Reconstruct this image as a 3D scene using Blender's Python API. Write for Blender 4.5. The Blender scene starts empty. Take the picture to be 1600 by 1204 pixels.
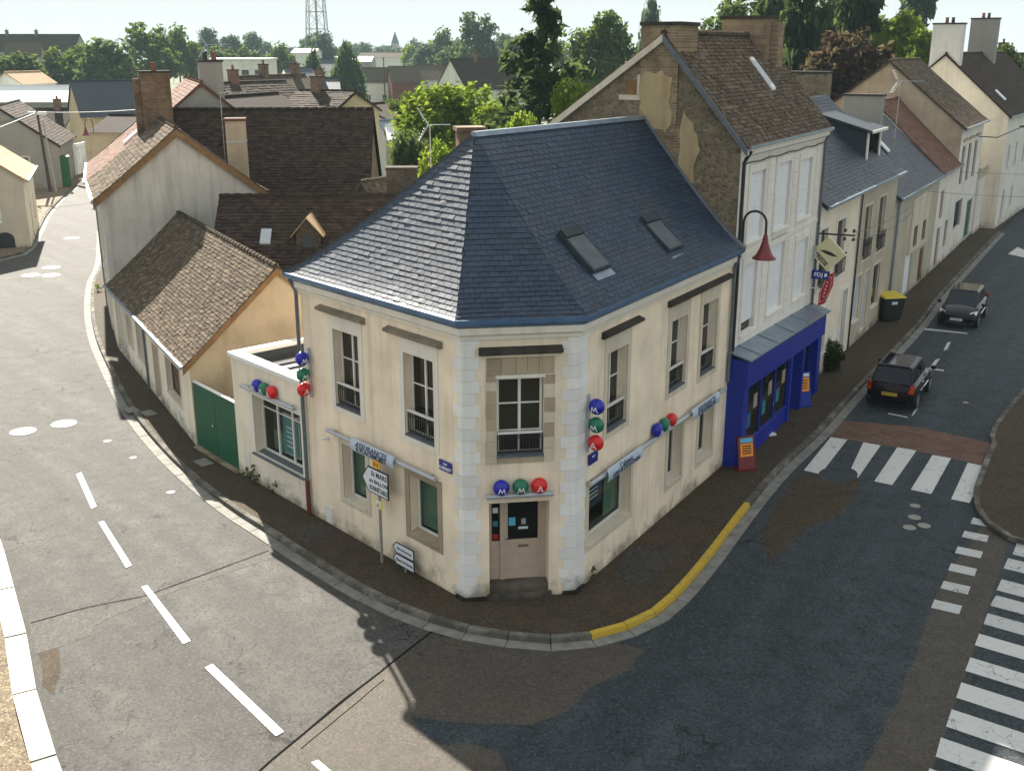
import bpy, bmesh, math, random
from mathutils import Vector, Matrix
from mathutils.geometry import tessellate_polygon
R = random.Random(11)
rad = math.radians
scene = bpy.context.scene
col = scene.collection

# ------------------------------------------------------------------ camera
CAM = Vector((0, 0, 12)); FPX = 1687.0; PITCH = rad(17.3)
cam = bpy.data.cameras.new('camera'); cam.sensor_width = 36; cam.lens = 36 * FPX / 1600
cam.clip_end = 6000; cam.clip_start = 0.1
camo = bpy.data.objects.new('camera', cam); col.objects.link(camo)
camo.location = CAM; camo.rotation_euler = (rad(90) - PITCH, 0, 0)
scene.camera = camo

# ------------------------------------------------------------------ sky and sun
SUN_AZ, SUN_EL = rad(-22.0), rad(34.0)      # azimuth measured clockwise from +Y
sunv = Vector((math.sin(SUN_AZ) * math.cos(SUN_EL), math.cos(SUN_AZ) * math.cos(SUN_EL), math.sin(SUN_EL)))
w = bpy.data.worlds.new('World'); scene.world = w; w.use_nodes = True
nt = w.node_tree; nt.nodes.clear()
wo = nt.nodes.new('ShaderNodeOutputWorld'); bg = nt.nodes.new('ShaderNodeBackground')
sky = nt.nodes.new('ShaderNodeTexSky'); sky.sky_type = 'NISHITA'; sky.sun_disc = False
sky.sun_elevation = SUN_EL; sky.sun_rotation = SUN_AZ
sky.altitude = 100; sky.air_density = 1.0; sky.dust_density = 1.0; sky.ozone_density = 2.0
# thin high haze evens the whole dome out
gm = nt.nodes.new('ShaderNodeGamma'); gm.inputs[1].default_value = 0.04
tn = nt.nodes.new('ShaderNodeMix'); tn.data_type = 'RGBA'; tn.blend_type = 'MULTIPLY'; tn.inputs[0].default_value = 1.0
tn.inputs[7].default_value = (0.875, 0.915, 0.93, 1)
nt.links.new(sky.outputs[0], gm.inputs[0]); nt.links.new(gm.outputs[0], tn.inputs[6])
bg.inputs['Strength'].default_value = 0.133
nt.links.new(tn.outputs[2], bg.inputs[0]); nt.links.new(bg.outputs[0], wo.inputs[0])
sl = bpy.data.lights.new('sun', 'SUN'); sl.energy = 2.5; sl.angle = rad(0.6); sl.color = (1.0, 0.93, 0.82)
so = bpy.data.objects.new('sun', sl); col.objects.link(so); so.location = (0, 0, 60)
so.rotation_euler = (-sunv).to_track_quat('-Z', 'Y').to_euler()
vs = scene.view_settings
vs.view_transform = 'Standard'; vs.look = 'None'; vs.exposure = 2.74; vs.gamma = 1.0; vs.use_curve_mapping = False
scene.cycles.use_denoising = True
scene.cycles.max_bounces = 7; scene.cycles.diffuse_bounces = 3; scene.cycles.glossy_bounces = 3
scene.cycles.transparent_max_bounces = 10; scene.cycles.volume_bounces = 1

# ------------------------------------------------------------------ survey helpers
def gp(px, py, z=0.0):
    """point of the plane z = const that a sight line of the survey photo meets"""
    cx, cy = (px - 800) / FPX, (602 - py) / FPX
    r = Vector((cx, math.cos(PITCH) + cy * math.sin(PITCH), -math.sin(PITCH) + cy * math.cos(PITCH)))
    return CAM + r * ((z - CAM.z) / r.z)
def at(px, py, Y):
    cx, cy = (px - 800) / FPX, (602 - py) / FPX
    r = Vector((cx, math.cos(PITCH) + cy * math.sin(PITCH), -math.sin(PITCH) + cy * math.cos(PITCH)))
    return CAM + r * (Y / r.y)

# ------------------------------------------------------------------ object helpers
ORG = {}
def empty(name, loc, label, cat, group=None):
    o = bpy.data.objects.new(name, None); col.objects.link(o); o.empty_display_size = 0.2
    o.location = loc; ORG[o] = Vector(loc)
    return tag(o, label, cat, group)
def tag(o, label=None, cat=None, group=None, kind=None):
    if label: o['label'] = label
    if cat: o['category'] = cat
    if group: o['group'] = group
    if kind: o['kind'] = kind
    return o

class MB:
    def __init__(s): s.v = []; s.f = []; s.m = []; s.r = []; s.use_r = False
    def add(s, pts, faces, m=0, r=None):
        b = len(s.v); s.v += [Vector(p) for p in pts]
        for f in faces:
            s.f.append([b + i for i in f]); s.m.append(m); s.r.append(0.5 if r is None else r)
        if r is not None: s.use_r = True
        return s
    def quad(s, a, b, c, d, m=0, r=None): return s.add([a, b, c, d], [(0, 1, 2, 3)], m, r)
    def poly(s, pts, m=0):
        pts = [Vector(p) for p in pts]
        if len(pts) < 5: return s.add(pts, [tuple(range(len(pts)))], m)
        return s.add(pts, [tuple(t) for t in tessellate_polygon([pts])], m)
    def hexa(s, p, m=0, r=None):       # p: 4 bottom, 4 top (same order)
        return s.add(p, [(3, 2, 1, 0), (4, 5, 6, 7), (0, 1, 5, 4), (1, 2, 6, 5), (2, 3, 7, 6), (3, 0, 4, 7)], m, r)
    def box(s, fr, s0, s1, d0, d1, z0, z1, m=0, r=None):
        P = fr.pt
        return s.hexa([P(s0, d0, z0), P(s0, d1, z0), P(s1, d1, z0), P(s1, d0, z0),
                       P(s0, d0, z1), P(s0, d1, z1), P(s1, d1, z1), P(s1, d0, z1)], m, r)
    def prism(s, pts, off, m=0, r=None):   # polygon extruded by a vector
        n = len(pts); q = [Vector(p) for p in pts]; off = Vector(off)
        fs = [tuple(range(n - 1, -1, -1)), tuple(range(n, 2 * n))] + [(i, (i + 1) % n, n + (i + 1) % n, n + i) for i in range(n)]
        return s.add(q + [p + off for p in q], fs, m, r)
    def tube(s, p, q, r0, r1=None, n=8, m=0, caps=True):
        p, q = Vector(p), Vector(q); r1 = r0 if r1 is None else r1
        d = (q - p).normalized(); a = d.orthogonal().normalized(); b = d.cross(a)
        ring = [(math.cos(2 * math.pi * i / n), math.sin(2 * math.pi * i / n)) for i in range(n)]
        pts = [p + (a * c + b * k) * r0 for c, k in ring] + [q + (a * c + b * k) * r1 for c, k in ring]
        fs = [(i, (i + 1) % n, n + (i + 1) % n, n + i) for i in range(n)]
        if caps: fs += [tuple(range(n - 1, -1, -1)), tuple(range(n, 2 * n))]
        return s.add(pts, fs, m)
    def path(s, pts, r, n=6, m=0):
        for a, b in zip(pts, pts[1:]): s.tube(a, b, r, r, n, m)
        return s
    def lathe(s, c, prof, n=16, m=0):      # prof: (radius, z)
        c = Vector(c); pts = []
        for rr, z in prof:
            for i in range(n):
                a = 2 * math.pi * i / n; pts.append(c + Vector((rr * math.cos(a), rr * math.sin(a), z)))
        fs = []
        for k in range(len(prof) - 1):
            for i in range(n):
                fs.append((k * n + i, k * n + (i + 1) % n, (k + 1) * n + (i + 1) % n, (k + 1) * n + i))
        fs += [tuple(range(n - 1, -1, -1)), tuple(range((len(prof) - 1) * n, len(prof) * n))]
        return s.add(pts, fs, m)
    def ball(s, c, rx, fx, up, ax, nu=16, nv=10, m=0):   # ellipsoid with three axes
        c = Vector(c); pts = []; fs = []
        for j in range(nv + 1):
            th = math.pi * j / nv
            for i in range(nu):
                ph = 2 * math.pi * i / nu
                pts.append(c + rx * (math.sin(th) * math.cos(ph) * ax[0]) + fx * (math.sin(th) * math.sin(ph) * ax[1]) + up * (math.cos(th) * ax[2]))
        for j in range(nv):
            for i in range(nu):
                fs.append((j * nu + i, (j + 1) * nu + i, (j + 1) * nu + (i + 1) % nu, j * nu + (i + 1) % nu))
        return s.add(pts, fs, m)
    def build(s, name, mats, parent=None, smooth=False, org=None, recalc=True):
        if not isinstance(mats, (list, tuple)): mats = [mats]
        if parent is not None: o0 = ORG[parent]
        elif org is not None: o0 = Vector(org)
        else: o0 = Vector((0, 0, 0))
        me = bpy.data.meshes.new(name)
        me.from_pydata([tuple(p - o0) for p in s.v], [], s.f)
        for mm in mats: me.materials.append(mm)
        me.polygons.foreach_set('material_index', s.m)
        if s.use_r:
            a = me.attributes.new('rnd', 'FLOAT', 'FACE'); a.data.foreach_set('value', s.r)
        if smooth: me.polygons.foreach_set('use_smooth', [True] * len(s.f))
        if recalc and len(s.f) < 6000:
            bm = bmesh.new(); bm.from_mesh(me); bmesh.ops.recalc_face_normals(bm, faces=bm.faces); bm.to_mesh(me); bm.free()
        me.update()
        o = bpy.data.objects.new(name, me); col.objects.link(o)
        if parent is not None: o.parent = parent; ORG[o] = o0
        else: o.location = o0; ORG[o] = o0
        return o

class Fr:
    """facade frame: s along, d outward, z up"""
    def __init__(s, p, u):
        s.p = Vector((p[0], p[1], 0)); s.u = Vector((u[0], u[1], 0)).normalized(); s.n = Vector((s.u.y, -s.u.x, 0))
    def pt(s, a, d, z): return s.p + s.u * a + s.n * d + Vector((0, 0, z))
    @staticmethod
    def two(p, q): return Fr(p, (q[0] - p[0], q[1] - p[1]))

def text(body, size, c, right, up, m, parent, name='lettering', sx=1.0, align='CENTER', bold=0.0, ext=0.003):
    cu = bpy.data.curves.new(name, 'FONT'); cu.body = body; cu.size = size; cu.align_x = align; cu.align_y = 'CENTER'
    cu.extrude = ext; cu.offset = bold; cu.resolution_u = 2; cu.space_character = 1.05
    cu.materials.append(m)
    tmp = bpy.data.objects.new(name, cu); col.objects.link(tmp); bpy.context.view_layer.update()
    me = bpy.data.meshes.new_from_object(tmp.evaluated_get(bpy.context.evaluated_depsgraph_get()))
    bpy.data.objects.remove(tmp); me.name = name
    if not me.materials: me.materials.append(m)
    o = bpy.data.objects.new(name, me); col.objects.link(o)
    right, up = Vector(right).normalized(), Vector(up).normalized(); f = right.cross(up)
    M = Matrix((right * sx, up, f)).transposed().to_4x4(); M.translation = Vector(c) - ORG[parent]
    o.parent = parent; o.matrix_local = M
    return o

# ------------------------------------------------------------------ materials
def mk(name):
    m = bpy.data.materials.new(name); m.use_nodes = True
    t = m.node_tree; b = t.nodes['Principled BSDF']
    return m, t, b
def _n(t, k, **kw):
    n = t.nodes.new(k)
    for a, v in kw.items():
        if a.startswith('i_'): n.inputs[a[2:].replace('_', ' ')].default_value = v
        else: setattr(n, a, v)
    return n
def ramp(t, stops):
    r = t.nodes.new('ShaderNodeValToRGB'); e = r.color_ramp.elements
    while len(e) < len(stops): e.new(0.5)
    for k, (p, c) in enumerate(stops): e[k].position = p; e[k].color = (*c, 1) if len(c) == 3 else c
    return r
def mix(t, a, b, f, blend='MIX'):
    n = t.nodes.new('ShaderNodeMix'); n.data_type = 'RGBA'; n.blend_type = blend
    for sock, v in ((n.inputs[6], a), (n.inputs[7], b), (n.inputs[0], f)):
        if hasattr(v, 'links') or hasattr(v, 'is_output'): t.links.new(v, sock)
        elif isinstance(v, (tuple, list)): sock.default_value = (*v, 1)
        else: sock.default_value = v
    return n.outputs[2]
def noise(t, scale, detail=4, rough=0.55, vec=None, dist=0.0):
    n = _n(t, 'ShaderNodeTexNoise'); n.inputs['Scale'].default_value = scale; n.inputs['Detail'].default_value = detail
    n.inputs['Roughness'].default_value = rough; n.inputs['Distortion'].default_value = dist
    if vec is not None: t.links.new(vec, n.inputs['Vector'])
    return n.outputs['Fac']
def pos(t, sc=None):
    g = t.nodes.new('ShaderNodeNewGeometry')
    if sc is None: return g.outputs['Position']
    mp = t.nodes.new('ShaderNodeMapping'); mp.inputs['Scale'].default_value = sc
    t.links.new(g.outputs['Position'], mp.inputs['Vector']); return mp.outputs[0]
def step(t, v, a, b):
    n = t.nodes.new('ShaderNodeMapRange'); n.inputs[1].default_value = a; n.inputs[2].default_value = b
    t.links.new(v, n.inputs[0]); return n.outputs[0]
def bump(t, b, h, strength=0.4, dist=0.02):
    n = t.nodes.new('ShaderNodeBump'); n.inputs['Strength'].default_value = strength; n.inputs['Distance'].default_value = dist
    t.links.new(h, n.inputs['Height']); t.links.new(n.outputs[0], b.inputs['Normal'])
def mul(c, k): return tuple(max(0, min(1, x * k)) for x in c)

def mat(name, c, rough=0.8, var=0.12, scale=2.0, bmp=0.0, bsc=40, spec=0.3, metal=0.0):
    m, t, b = mk(name); p = pos(t)
    f = step(t, noise(t, scale, 5, 0.6, p), 0.3, 0.7)
    t.links.new(mix(t, mul(c, 1 - var), mul(c, 1 + var), f), b.inputs['Base Color'])
    b.inputs['Roughness'].default_value = rough; b.inputs['Specular IOR Level'].default_value = spec; b.inputs['Metallic'].default_value = metal
    if bmp: bump(t, b, noise(t, bsc, 3, 0.6, p), bmp, 0.01)
    return m
def wallmat(name, c, dirt=(0.30, 0.25, 0.17), amt=0.45, bsc=60, bmp=0.25, blot=0.14, blk=0.0):
    """rendered wall: mottling, rain streaks, splash stains, fine grain"""
    m, t, b = mk(name); p = pos(t)
    f = step(t, noise(t, 0.9, 6, 0.62, p), 0.3, 0.72)
    c0 = mix(t, mul(c, 1 - blot), mul(c, 1 + blot * 0.6), f)
    st = step(t, noise(t, 1.0, 5, 0.6, pos(t, (3.2, 3.2, 0.22))), 0.50, 0.76)
    c1 = mix(t, c0, dirt, 0.0)
    mm = t.nodes.new('ShaderNodeMath'); mm.operation = 'MULTIPLY'; mm.inputs[1].default_value = amt; t.links.new(st, mm.inputs[0])
    c1 = mix(t, c0, dirt, mm.outputs[0])
    # splash stains climbing irregularly from the pavement
    g = t.nodes.new('ShaderNodeSeparateXYZ'); t.links.new(p, g.inputs[0])
    nz = noise(t, 1.7, 5, 0.65, p)
    ad = t.nodes.new('ShaderNodeMath'); ad.operation = 'MULTIPLY_ADD'; t.links.new(nz, ad.inputs[0]); ad.inputs[1].default_value = -1.9; t.links.new(g.outputs[2], ad.inputs[2])
    s2 = step(t, ad.outputs[0], -0.55, -1.05)
    st2 = step(t, noise(t, 1.0, 4, 0.6, pos(t, (9.5, 9.5, 0.35))), 0.58, 0.80)
    m3 = t.nodes.new('ShaderNodeMath'); m3.operation = 'MULTIPLY'; m3.inputs[1].default_value = amt * 0.22; t.links.new(st2, m3.inputs[0])
    c1 = mix(t, c1, mul(dirt, 0.8), m3.outputs[0])
    m2 = t.nodes.new('ShaderNodeMath'); m2.operation = 'MULTIPLY'; m2.inputs[1].default_value = 0.8; t.links.new(s2, m2.inputs[0])
    c2 = mix(t, c1, mul(dirt, 0.6), m2.outputs[0])
    oi = t.nodes.new('ShaderNodeObjectInfo'); mr_ = t.nodes.new('ShaderNodeMapRange'); mr_.inputs[3].default_value = 1 - blk; mr_.inputs[4].default_value = 1 + blk * 0.5; t.links.new(oi.outputs['Random'], mr_.inputs[0])
    hs = t.nodes.new('ShaderNodeHueSaturation'); t.links.new(mr_.outputs[0], hs.inputs['Value']); t.links.new(c2, hs.inputs['Color']); c2 = hs.outputs[0]
    fine = noise(t, 55, 2, 0.7, p)
    c3 = mix(t, c2, mul(c, 0.8), step(t, fine, 0.55, 0.75)) if bmp else c2
    t.links.new(mix(t, c2, c3, 0.35), b.inputs['Base Color'])
    b.inputs['Roughness'].default_value = 0.9; b.inputs['Specular IOR Level'].default_value = 0.15
    if bmp: bump(t, b, noise(t, bsc, 4, 0.7, p), bmp, 0.012)
    return m
def tilemat(name, stops, rough=0.75, spec=0.3, moss=(0.10, 0.085, 0.03), mossamt=0.5, streak=None):
    m, t, b = mk(name); p = pos(t)
    a = t.nodes.new('ShaderNodeAttribute'); a.attribute_name = 'rnd'
    r = ramp(t, stops); t.links.new(a.outputs['Fac'], r.inputs[0])
    f = step(t, noise(t, 0.8, 6, 0.65, p), 0.48, 0.72)
    mm = t.nodes.new('ShaderNodeMath'); mm.operation = 'MULTIPLY'; mm.inputs[1].default_value = mossamt; t.links.new(f, mm.inputs[0])
    c = mix(t, r.outputs[0], moss, mm.outputs[0])
    f2 = step(t, noise(t, 14, 4, 0.7, p), 0.42, 0.72)
    c = mix(t, c, mul(stops[-1][1], 1.15), f2) if streak is None else mix(t, c, streak, f2)
    cc = mix(t, r.outputs[0], c, 0.55)
    t.links.new(mix(t, c, cc, 0.3), b.inputs['Base Color'])
    b.inputs['Roughness'].default_value = rough; b.inputs['Specular IOR Level'].default_value = spec
    bump(t, b, noise(t, 45, 3, 0.7, p), 0.3, 0.008)
    return m
def asphalt(name, c, tint, grain=24, light=1.6, rough=0.8, crack=0.8, spec=0.3, ang=None, soft=1.0):
    m, t, b = mk(name); p = pos(t)
    big = step(t, noise(t, 0.22, 5, 0.6, p), 0.32, 0.7)
    c0 = mix(t, c, tint, big)
    if ang is not None:      # traffic polishes bands along the lane
        mp = t.nodes.new('ShaderNodeMapping'); mp.vector_type = 'TEXTURE'; mp.inputs['Rotation'].default_value = (0, 0, ang); mp.inputs['Scale'].default_value = (14, 1.1, 1)
        t.links.new(p, mp.inputs['Vector']); c0 = mix(t, c0, mul(tint, 1.5), step(t, noise(t, 1.0, 3, 0.5, mp.outputs[0]), 0.40, 0.66))
    mid = step(t, noise(t, 1.6, 6, 0.7, p), 0.35, 0.7)
    c0 = mix(t, mul(c, 1 - 0.28 * soft), c0, mid)
    v = _n(t, 'ShaderNodeTexVoronoi'); v.inputs['Scale'].default_value = grain; t.links.new(p, v.inputs['Vector'])
    sep = t.nodes.new('ShaderNodeSeparateColor'); t.links.new(v.outputs['Color'], sep.inputs[0])
    c1 = mix(t, c0, mul(c, light * 1.25), step(t, sep.outputs[0], 0.66, 1.0))
    c1 = mix(t, c1, mul(c, 1 - 0.65 * soft), step(t, sep.outputs[1], 0.62, 1.05))
    fn = noise(t, 11, 5, 0.8, p)
    c1 = mix(t, c1, mul(c, 1 - 0.5 * soft), step(t, fn, 0.55, 0.85))
    wv = noise(t, 2.5, 3, 0.6, p)
    av = t.nodes.new('ShaderNodeVectorMath'); av.operation = 'MULTIPLY_ADD'
    cb = t.nodes.new('ShaderNodeCombineXYZ'); t.links.new(wv, cb.inputs[0]); t.links.new(noise(t, 3.3, 3, 0.6, p), cb.inputs[1])
    t.links.new(cb.outputs[0], av.inputs[0]); av.inputs[1].default_value = (0.9, 0.9, 0); t.links.new(p, av.inputs[2])
    k = None
    for sc_, wd_, m0, m1, ms in ((0.75, 0.016, 0.50, 0.60, 0.33), (2.6, 0.020, 0.60, 0.66, 0.45)):
        ve = _n(t, 'ShaderNodeTexVoronoi', feature='DISTANCE_TO_EDGE'); ve.inputs['Scale'].default_value = sc_; t.links.new(av.outputs[0], ve.inputs['Vector'])
        line = step(t, ve.outputs['Distance'], wd_, wd_ * 0.3); msk = step(t, noise(t, ms, 3, 0.6, p), m0, m1)
        q = t.nodes.new('ShaderNodeMath'); q.operation = 'MULTIPLY'; t.links.new(line, q.inputs[0]); t.links.new(msk, q.inputs[1])
        if k is None: k = q
        else:
            mxx = t.nodes.new('ShaderNodeMath'); mxx.operation = 'MAXIMUM'; t.links.new(k.outputs[0], mxx.inputs[0]); t.links.new(q.outputs[0], mxx.inputs[1]); k = mxx
    k2 = t.nodes.new('ShaderNodeMath'); k2.operation = 'MULTIPLY'; t.links.new(k.outputs[0], k2.inputs[0]); k2.inputs[1].default_value = crack
    c2 = mix(t, c1, mul(c, 0.15), k2.outputs[0])
    t.links.new(c2, b.inputs['Base Color'])
    b.inputs['Roughness'].default_value = rough; b.inputs['Specular IOR Level'].default_value = spec
    bump(t, b, v.outputs['Distance'], 0.3, 0.008)
    return m
def paint(name, c, wear=0.5):
    m, t, b = mk(name); p = pos(t)
    f = step(t, noise(t, 2.2, 8, 0.8, p), 0.72, 0.60)
    fine = step(t, noise(t, 16, 5, 0.8, p), 0.74, 0.58)
    k = t.nodes.new('ShaderNodeMath'); k.operation = 'MULTIPLY'; t.links.new(f, k.inputs[0]); t.links.new(fine, k.inputs[1])
    ve = _n(t, 'ShaderNodeTexVoronoi', feature='DISTANCE_TO_EDGE'); ve.inputs['Scale'].default_value = 2.2; dsp = t.nodes.new('ShaderNodeVectorMath'); dsp.operation = 'MULTIPLY_ADD'; nz_ = _n(t, 'ShaderNodeTexNoise'); nz_.inputs['Scale'].default_value = 4.0; t.links.new(p, nz_.inputs['Vector']); t.links.new(nz_.outputs['Color'], dsp.inputs[0]); dsp.inputs[1].default_value = (0.5, 0.5, 0); t.links.new(p, dsp.inputs[2]); t.links.new(dsp.outputs[0], ve.inputs['Vector'])
    l0 = step(t, ve.outputs['Distance'], 0.004, 0.016); lm = t.nodes.new('ShaderNodeMath'); lm.operation = 'MAXIMUM'; t.links.new(l0, lm.inputs[0]); t.links.new(step(t, noise(t, 0.9, 4, 0.6, p), 0.56, 0.46), lm.inputs[1]); l = lm.outputs[0]
    k2 = t.nodes.new('ShaderNodeMath'); k2.operation = 'MULTIPLY'; t.links.new(k.outputs[0], k2.inputs[0]); t.links.new(l, k2.inputs[1])
    k3 = t.nodes.new('ShaderNodeMath'); k3.operation = 'MAXIMUM'; t.links.new(k2.outputs[0], k3.inputs[0]); k3.inputs[1].default_value = 1 - wear
    t.links.new(mix(t, (0.10, 0.10, 0.10), c, k3.outputs[0]), b.inputs['Base Color'])
    b.inputs['Roughness'].default_value = 0.6; b.inputs['Specular IOR Level'].default_value = 0.35
    return m
def rubble(name, c, c2, sc=8.5):
    m, t, b = mk(name); p = pos(t)
    v = _n(t, 'ShaderNodeTexVoronoi'); v.inputs['Scale'].default_value = sc; v.inputs['Randomness'].default_value = 1; t.links.new(p, v.inputs['Vector'])
    e = _n(t, 'ShaderNodeTexVoronoi', feature='DISTANCE_TO_EDGE'); e.inputs['Scale'].default_value = sc; t.links.new(p, e.inputs['Vector'])
    sep = t.nodes.new('ShaderNodeSeparateColor'); t.links.new(v.outputs['Color'], sep.inputs[0])
    a = mix(t, c, c2, sep.outputs[0])
    a = mix(t, a, mul(c, 0.45), step(t, noise(t, 0.7, 6, 0.7, p), 0.45, 0.75))
    a = mix(t, mul(c2, 0.75), a, step(t, e.outputs['Distance'], 0.0, 0.10))
    a = mix(t, a, mul(c, 0.5), step(t, noise(t, 18, 4, 0.7, p), 0.5, 0.75))
    t.links.new(a, b.inputs['Base Color']); b.inputs['Roughness'].default_value = 0.95; b.inputs['Specular IOR Level'].default_value = 0.1
    bump(t, b, e.outputs['Distance'], 0.7, 0.06)
    return m
def brickmat(name, c1, c2, mortar, sc=1.0, u=(1, 0, 0), v=(0, 0, 1)):
    m, t, b = mk(name); p = pos(t)
    sx = t.nodes.new('ShaderNodeVectorMath'); sx.operation = 'DOT_PRODUCT'; sx.inputs[1].default_value = v; t.links.new(p, sx.inputs[0])
    d = t.nodes.new('ShaderNodeVectorMath'); d.operation = 'DOT_PRODUCT'; d.inputs[1].default_value = u; t.links.new(p, d.inputs[0])
    cb = t.nodes.new('ShaderNodeCombineXYZ'); t.links.new(d.outputs['Value'], cb.inputs[0]); t.links.new(sx.outputs['Value'], cb.inputs[1])
    br = t.nodes.new('ShaderNodeTexBrick'); t.links.new(cb.outputs[0], br.inputs['Vector'])
    br.inputs['Scale'].default_value = sc; br.inputs['Brick Width'].default_value = 0.24; br.inputs['Row Height'].default_value = 0.075
    br.inputs['Mortar Size'].default_value = 0.010; br.inputs['Bias'].default_value = -0.2
    br.inputs['Color1'].default_value = (*c1, 1); br.inputs['Color2'].default_value = (*c2, 1); br.inputs['Mortar'].default_value = (*mortar, 1)
    a = mix(t, br.outputs['Color'], mul(c1, 0.45), step(t, noise(t, 1.3, 6, 0.7, p), 0.45, 0.75))
    t.links.new(a, b.inputs['Base Color']); b.inputs['Roughness'].default_value = 0.93; b.inputs['Specular IOR Level'].default_value = 0.1
    bump(t, b, br.outputs['Fac'], -0.5, 0.02)
    return m
def leafmat(name, dark, light):
    m, t, b = mk(name); t.nodes.remove(b); o = t.nodes['Material Output']
    a = t.nodes.new('ShaderNodeAttribute'); a.attribute_name = 'rnd'
    c = mix(t, dark, light, a.outputs['Fac'])
    d = t.nodes.new('ShaderNodeBsdfDiffuse'); tr = t.nodes.new('ShaderNodeBsdfTranslucent')
    t.links.new(c, d.inputs[0]); t.links.new(mix(t, c, (0.9, 1.0, 0.25), 0.06), tr.inputs[0])
    mx = t.nodes.new('ShaderNodeMixShader'); mx.inputs[0].default_value = 0.55
    t.links.new(d.outputs[0], mx.inputs[1]); t.links.new(tr.outputs[0], mx.inputs[2]); t.links.new(mx.outputs[0], o.inputs[0])
    return m
def clearglass(name, tint=(0.75, 0.85, 0.8)):
    m, t, b = mk(name); t.nodes.remove(b); o = t.nodes['Material Output']
    lw = t.nodes.new('ShaderNodeLayerWeight'); lw.inputs[0].default_value = 0.5; pw = t.nodes.new('ShaderNodeMath'); pw.operation = 'POWER'; pw.inputs[1].default_value = 4.0; t.links.new(lw.outputs['Facing'], pw.inputs[0])
    fr = t.nodes.new('ShaderNodeMath'); fr.operation = 'MULTIPLY_ADD'; fr.inputs[1].default_value = 0.6; fr.inputs[2].default_value = 0.035; t.links.new(pw.outputs[0], fr.inputs[0])
    g = t.nodes.new('ShaderNodeBsdfGlossy'); g.inputs['Roughness'].default_value = 0.02
    tr = t.nodes.new('ShaderNodeBsdfTransparent'); tr.inputs[0].default_value = (*tint, 1)
    mx = t.nodes.new('ShaderNodeMixShader'); t.links.new(fr.outputs[0], mx.inputs[0]); t.links.new(tr.outputs[0], mx.inputs[1]); t.links.new(g.outputs[0], mx.inputs[2])
    t.links.new(mx.outputs[0], o.inputs[0]); return m
def plain(name, c, rough=0.5, spec=0.5, metal=0.0, coat=0.0):
    return_m, t, b = mk(name)
    p = pos(t); f = noise(t, 6, 4, 0.6, p)
    t.links.new(mix(t, mul(c, 0.88), mul(c, 1.08), f), b.inputs['Base Color'])
    b.inputs['Roughness'].default_value = rough; b.inputs['Specular IOR Level'].default_value = spec; b.inputs['Metallic'].default_value = metal
    b.inputs['Coat Weight'].default_value = coat; b.inputs['Coat Roughness'].default_value = 0.05
    return return_m

M = {}
M['cream'] = wallmat('cream_render', (0.87, 0.735, 0.56), amt=0.38, blot=0.18)
M['cream_cool'] = wallmat('cool_cream_render', (0.80, 0.72, 0.58), amt=0.34)
M['white_stone'] = wallmat('white_stone', (0.76, 0.73, 0.66), amt=0.30, blot=0.06)
M['quoin'] = wallmat('white_quoin', (0.80, 0.785, 0.745), dirt=(0.35, 0.32, 0.25), amt=0.30, blot=0.09, bmp=0.2, blk=0.10)
M['stone'] = wallmat('tan_stone', (0.44, 0.36, 0.245), dirt=(0.16, 0.12, 0.08), amt=0.4, blot=0.25, blk=0.2)
M['stone_pale'] = wallmat('pale_stone', (0.62, 0.55, 0.43), dirt=(0.22, 0.18, 0.12), amt=0.4, blot=0.15)
M['stone_dark'] = wallmat('mossy_stone', (0.060, 0.052, 0.042), dirt=(0.02, 0.02, 0.015), amt=0.85, blot=0.45, bmp=0.5)
M['hood_l'] = wallmat('weathered_hood', (0.24, 0.20, 0.15), dirt=(0.05, 0.045, 0.035), amt=0.6, blot=0.4)
M['quoin_pale'] = wallmat('pale_surround', (0.76, 0.71, 0.62), dirt=(0.35, 0.3, 0.22), amt=0.3, blot=0.1)
M['ochre'] = wallmat('ochre_render', (0.47, 0.385, 0.27), dirt=(0.20, 0.13, 0.07), amt=0.3, blot=0.22)
M['grey_white'] = wallmat('grey_white_render', (0.55, 0.52, 0.46), dirt=(0.20, 0.19, 0.16), amt=0.6, blot=0.16)
M['greige'] = wallmat('greige_render', (0.47, 0.42, 0.33), dirt=(0.2, 0.17, 0.12), amt=0.4)
M['white_wall'] = wallmat('white_render', (0.72, 0.69, 0.62), amt=0.25)
M['house_grey'] = wallmat('far_grey_render', (0.30, 0.29, 0.26), amt=0.4)
M['house_yellow'] = wallmat('far_yellow_render', (0.50, 0.42, 0.27), amt=0.2)
M['rubble'] = rubble('rubble_stone', (0.16, 0.125, 0.085), (0.30, 0.245, 0.165))
M['rubble_dark'] = rubble('dark_rubble', (0.075, 0.064, 0.05), (0.13, 0.11, 0.085), 9)
M['step'] = wallmat('worn_step', (0.15, 0.13, 0.105), dirt=(0.05, 0.045, 0.035), amt=0.5, blot=0.3)
M['plaster'] = wallmat('old_plaster', (0.44, 0.35, 0.20), dirt=(0.25, 0.16, 0.07), amt=0.5, blot=0.25)
UR = (0.5023, 0.8647, 0); NR = (0.8647, -0.5023, 0)
M['brick_n'] = brickmat('ochre_brick', (0.30, 0.22, 0.13), (0.15, 0.105, 0.065), (0.32, 0.27, 0.19), u=NR)
M['brick_u'] = brickmat('ochre_brick_side', (0.29, 0.21, 0.13), (0.16, 0.11, 0.07), (0.30, 0.25, 0.18), u=UR)
M['brick_red'] = brickmat('brown_brick', (0.15, 0.085, 0.055), (0.25, 0.155, 0.095), (0.22, 0.18, 0.13), u=(0.87, 0.49, 0))
M['paver'] = brickmat('red_paver', (0.20, 0.115, 0.085), (0.14, 0.085, 0.065), (0.07, 0.06, 0.05), u=NR, v=UR, sc=0.9)
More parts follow.
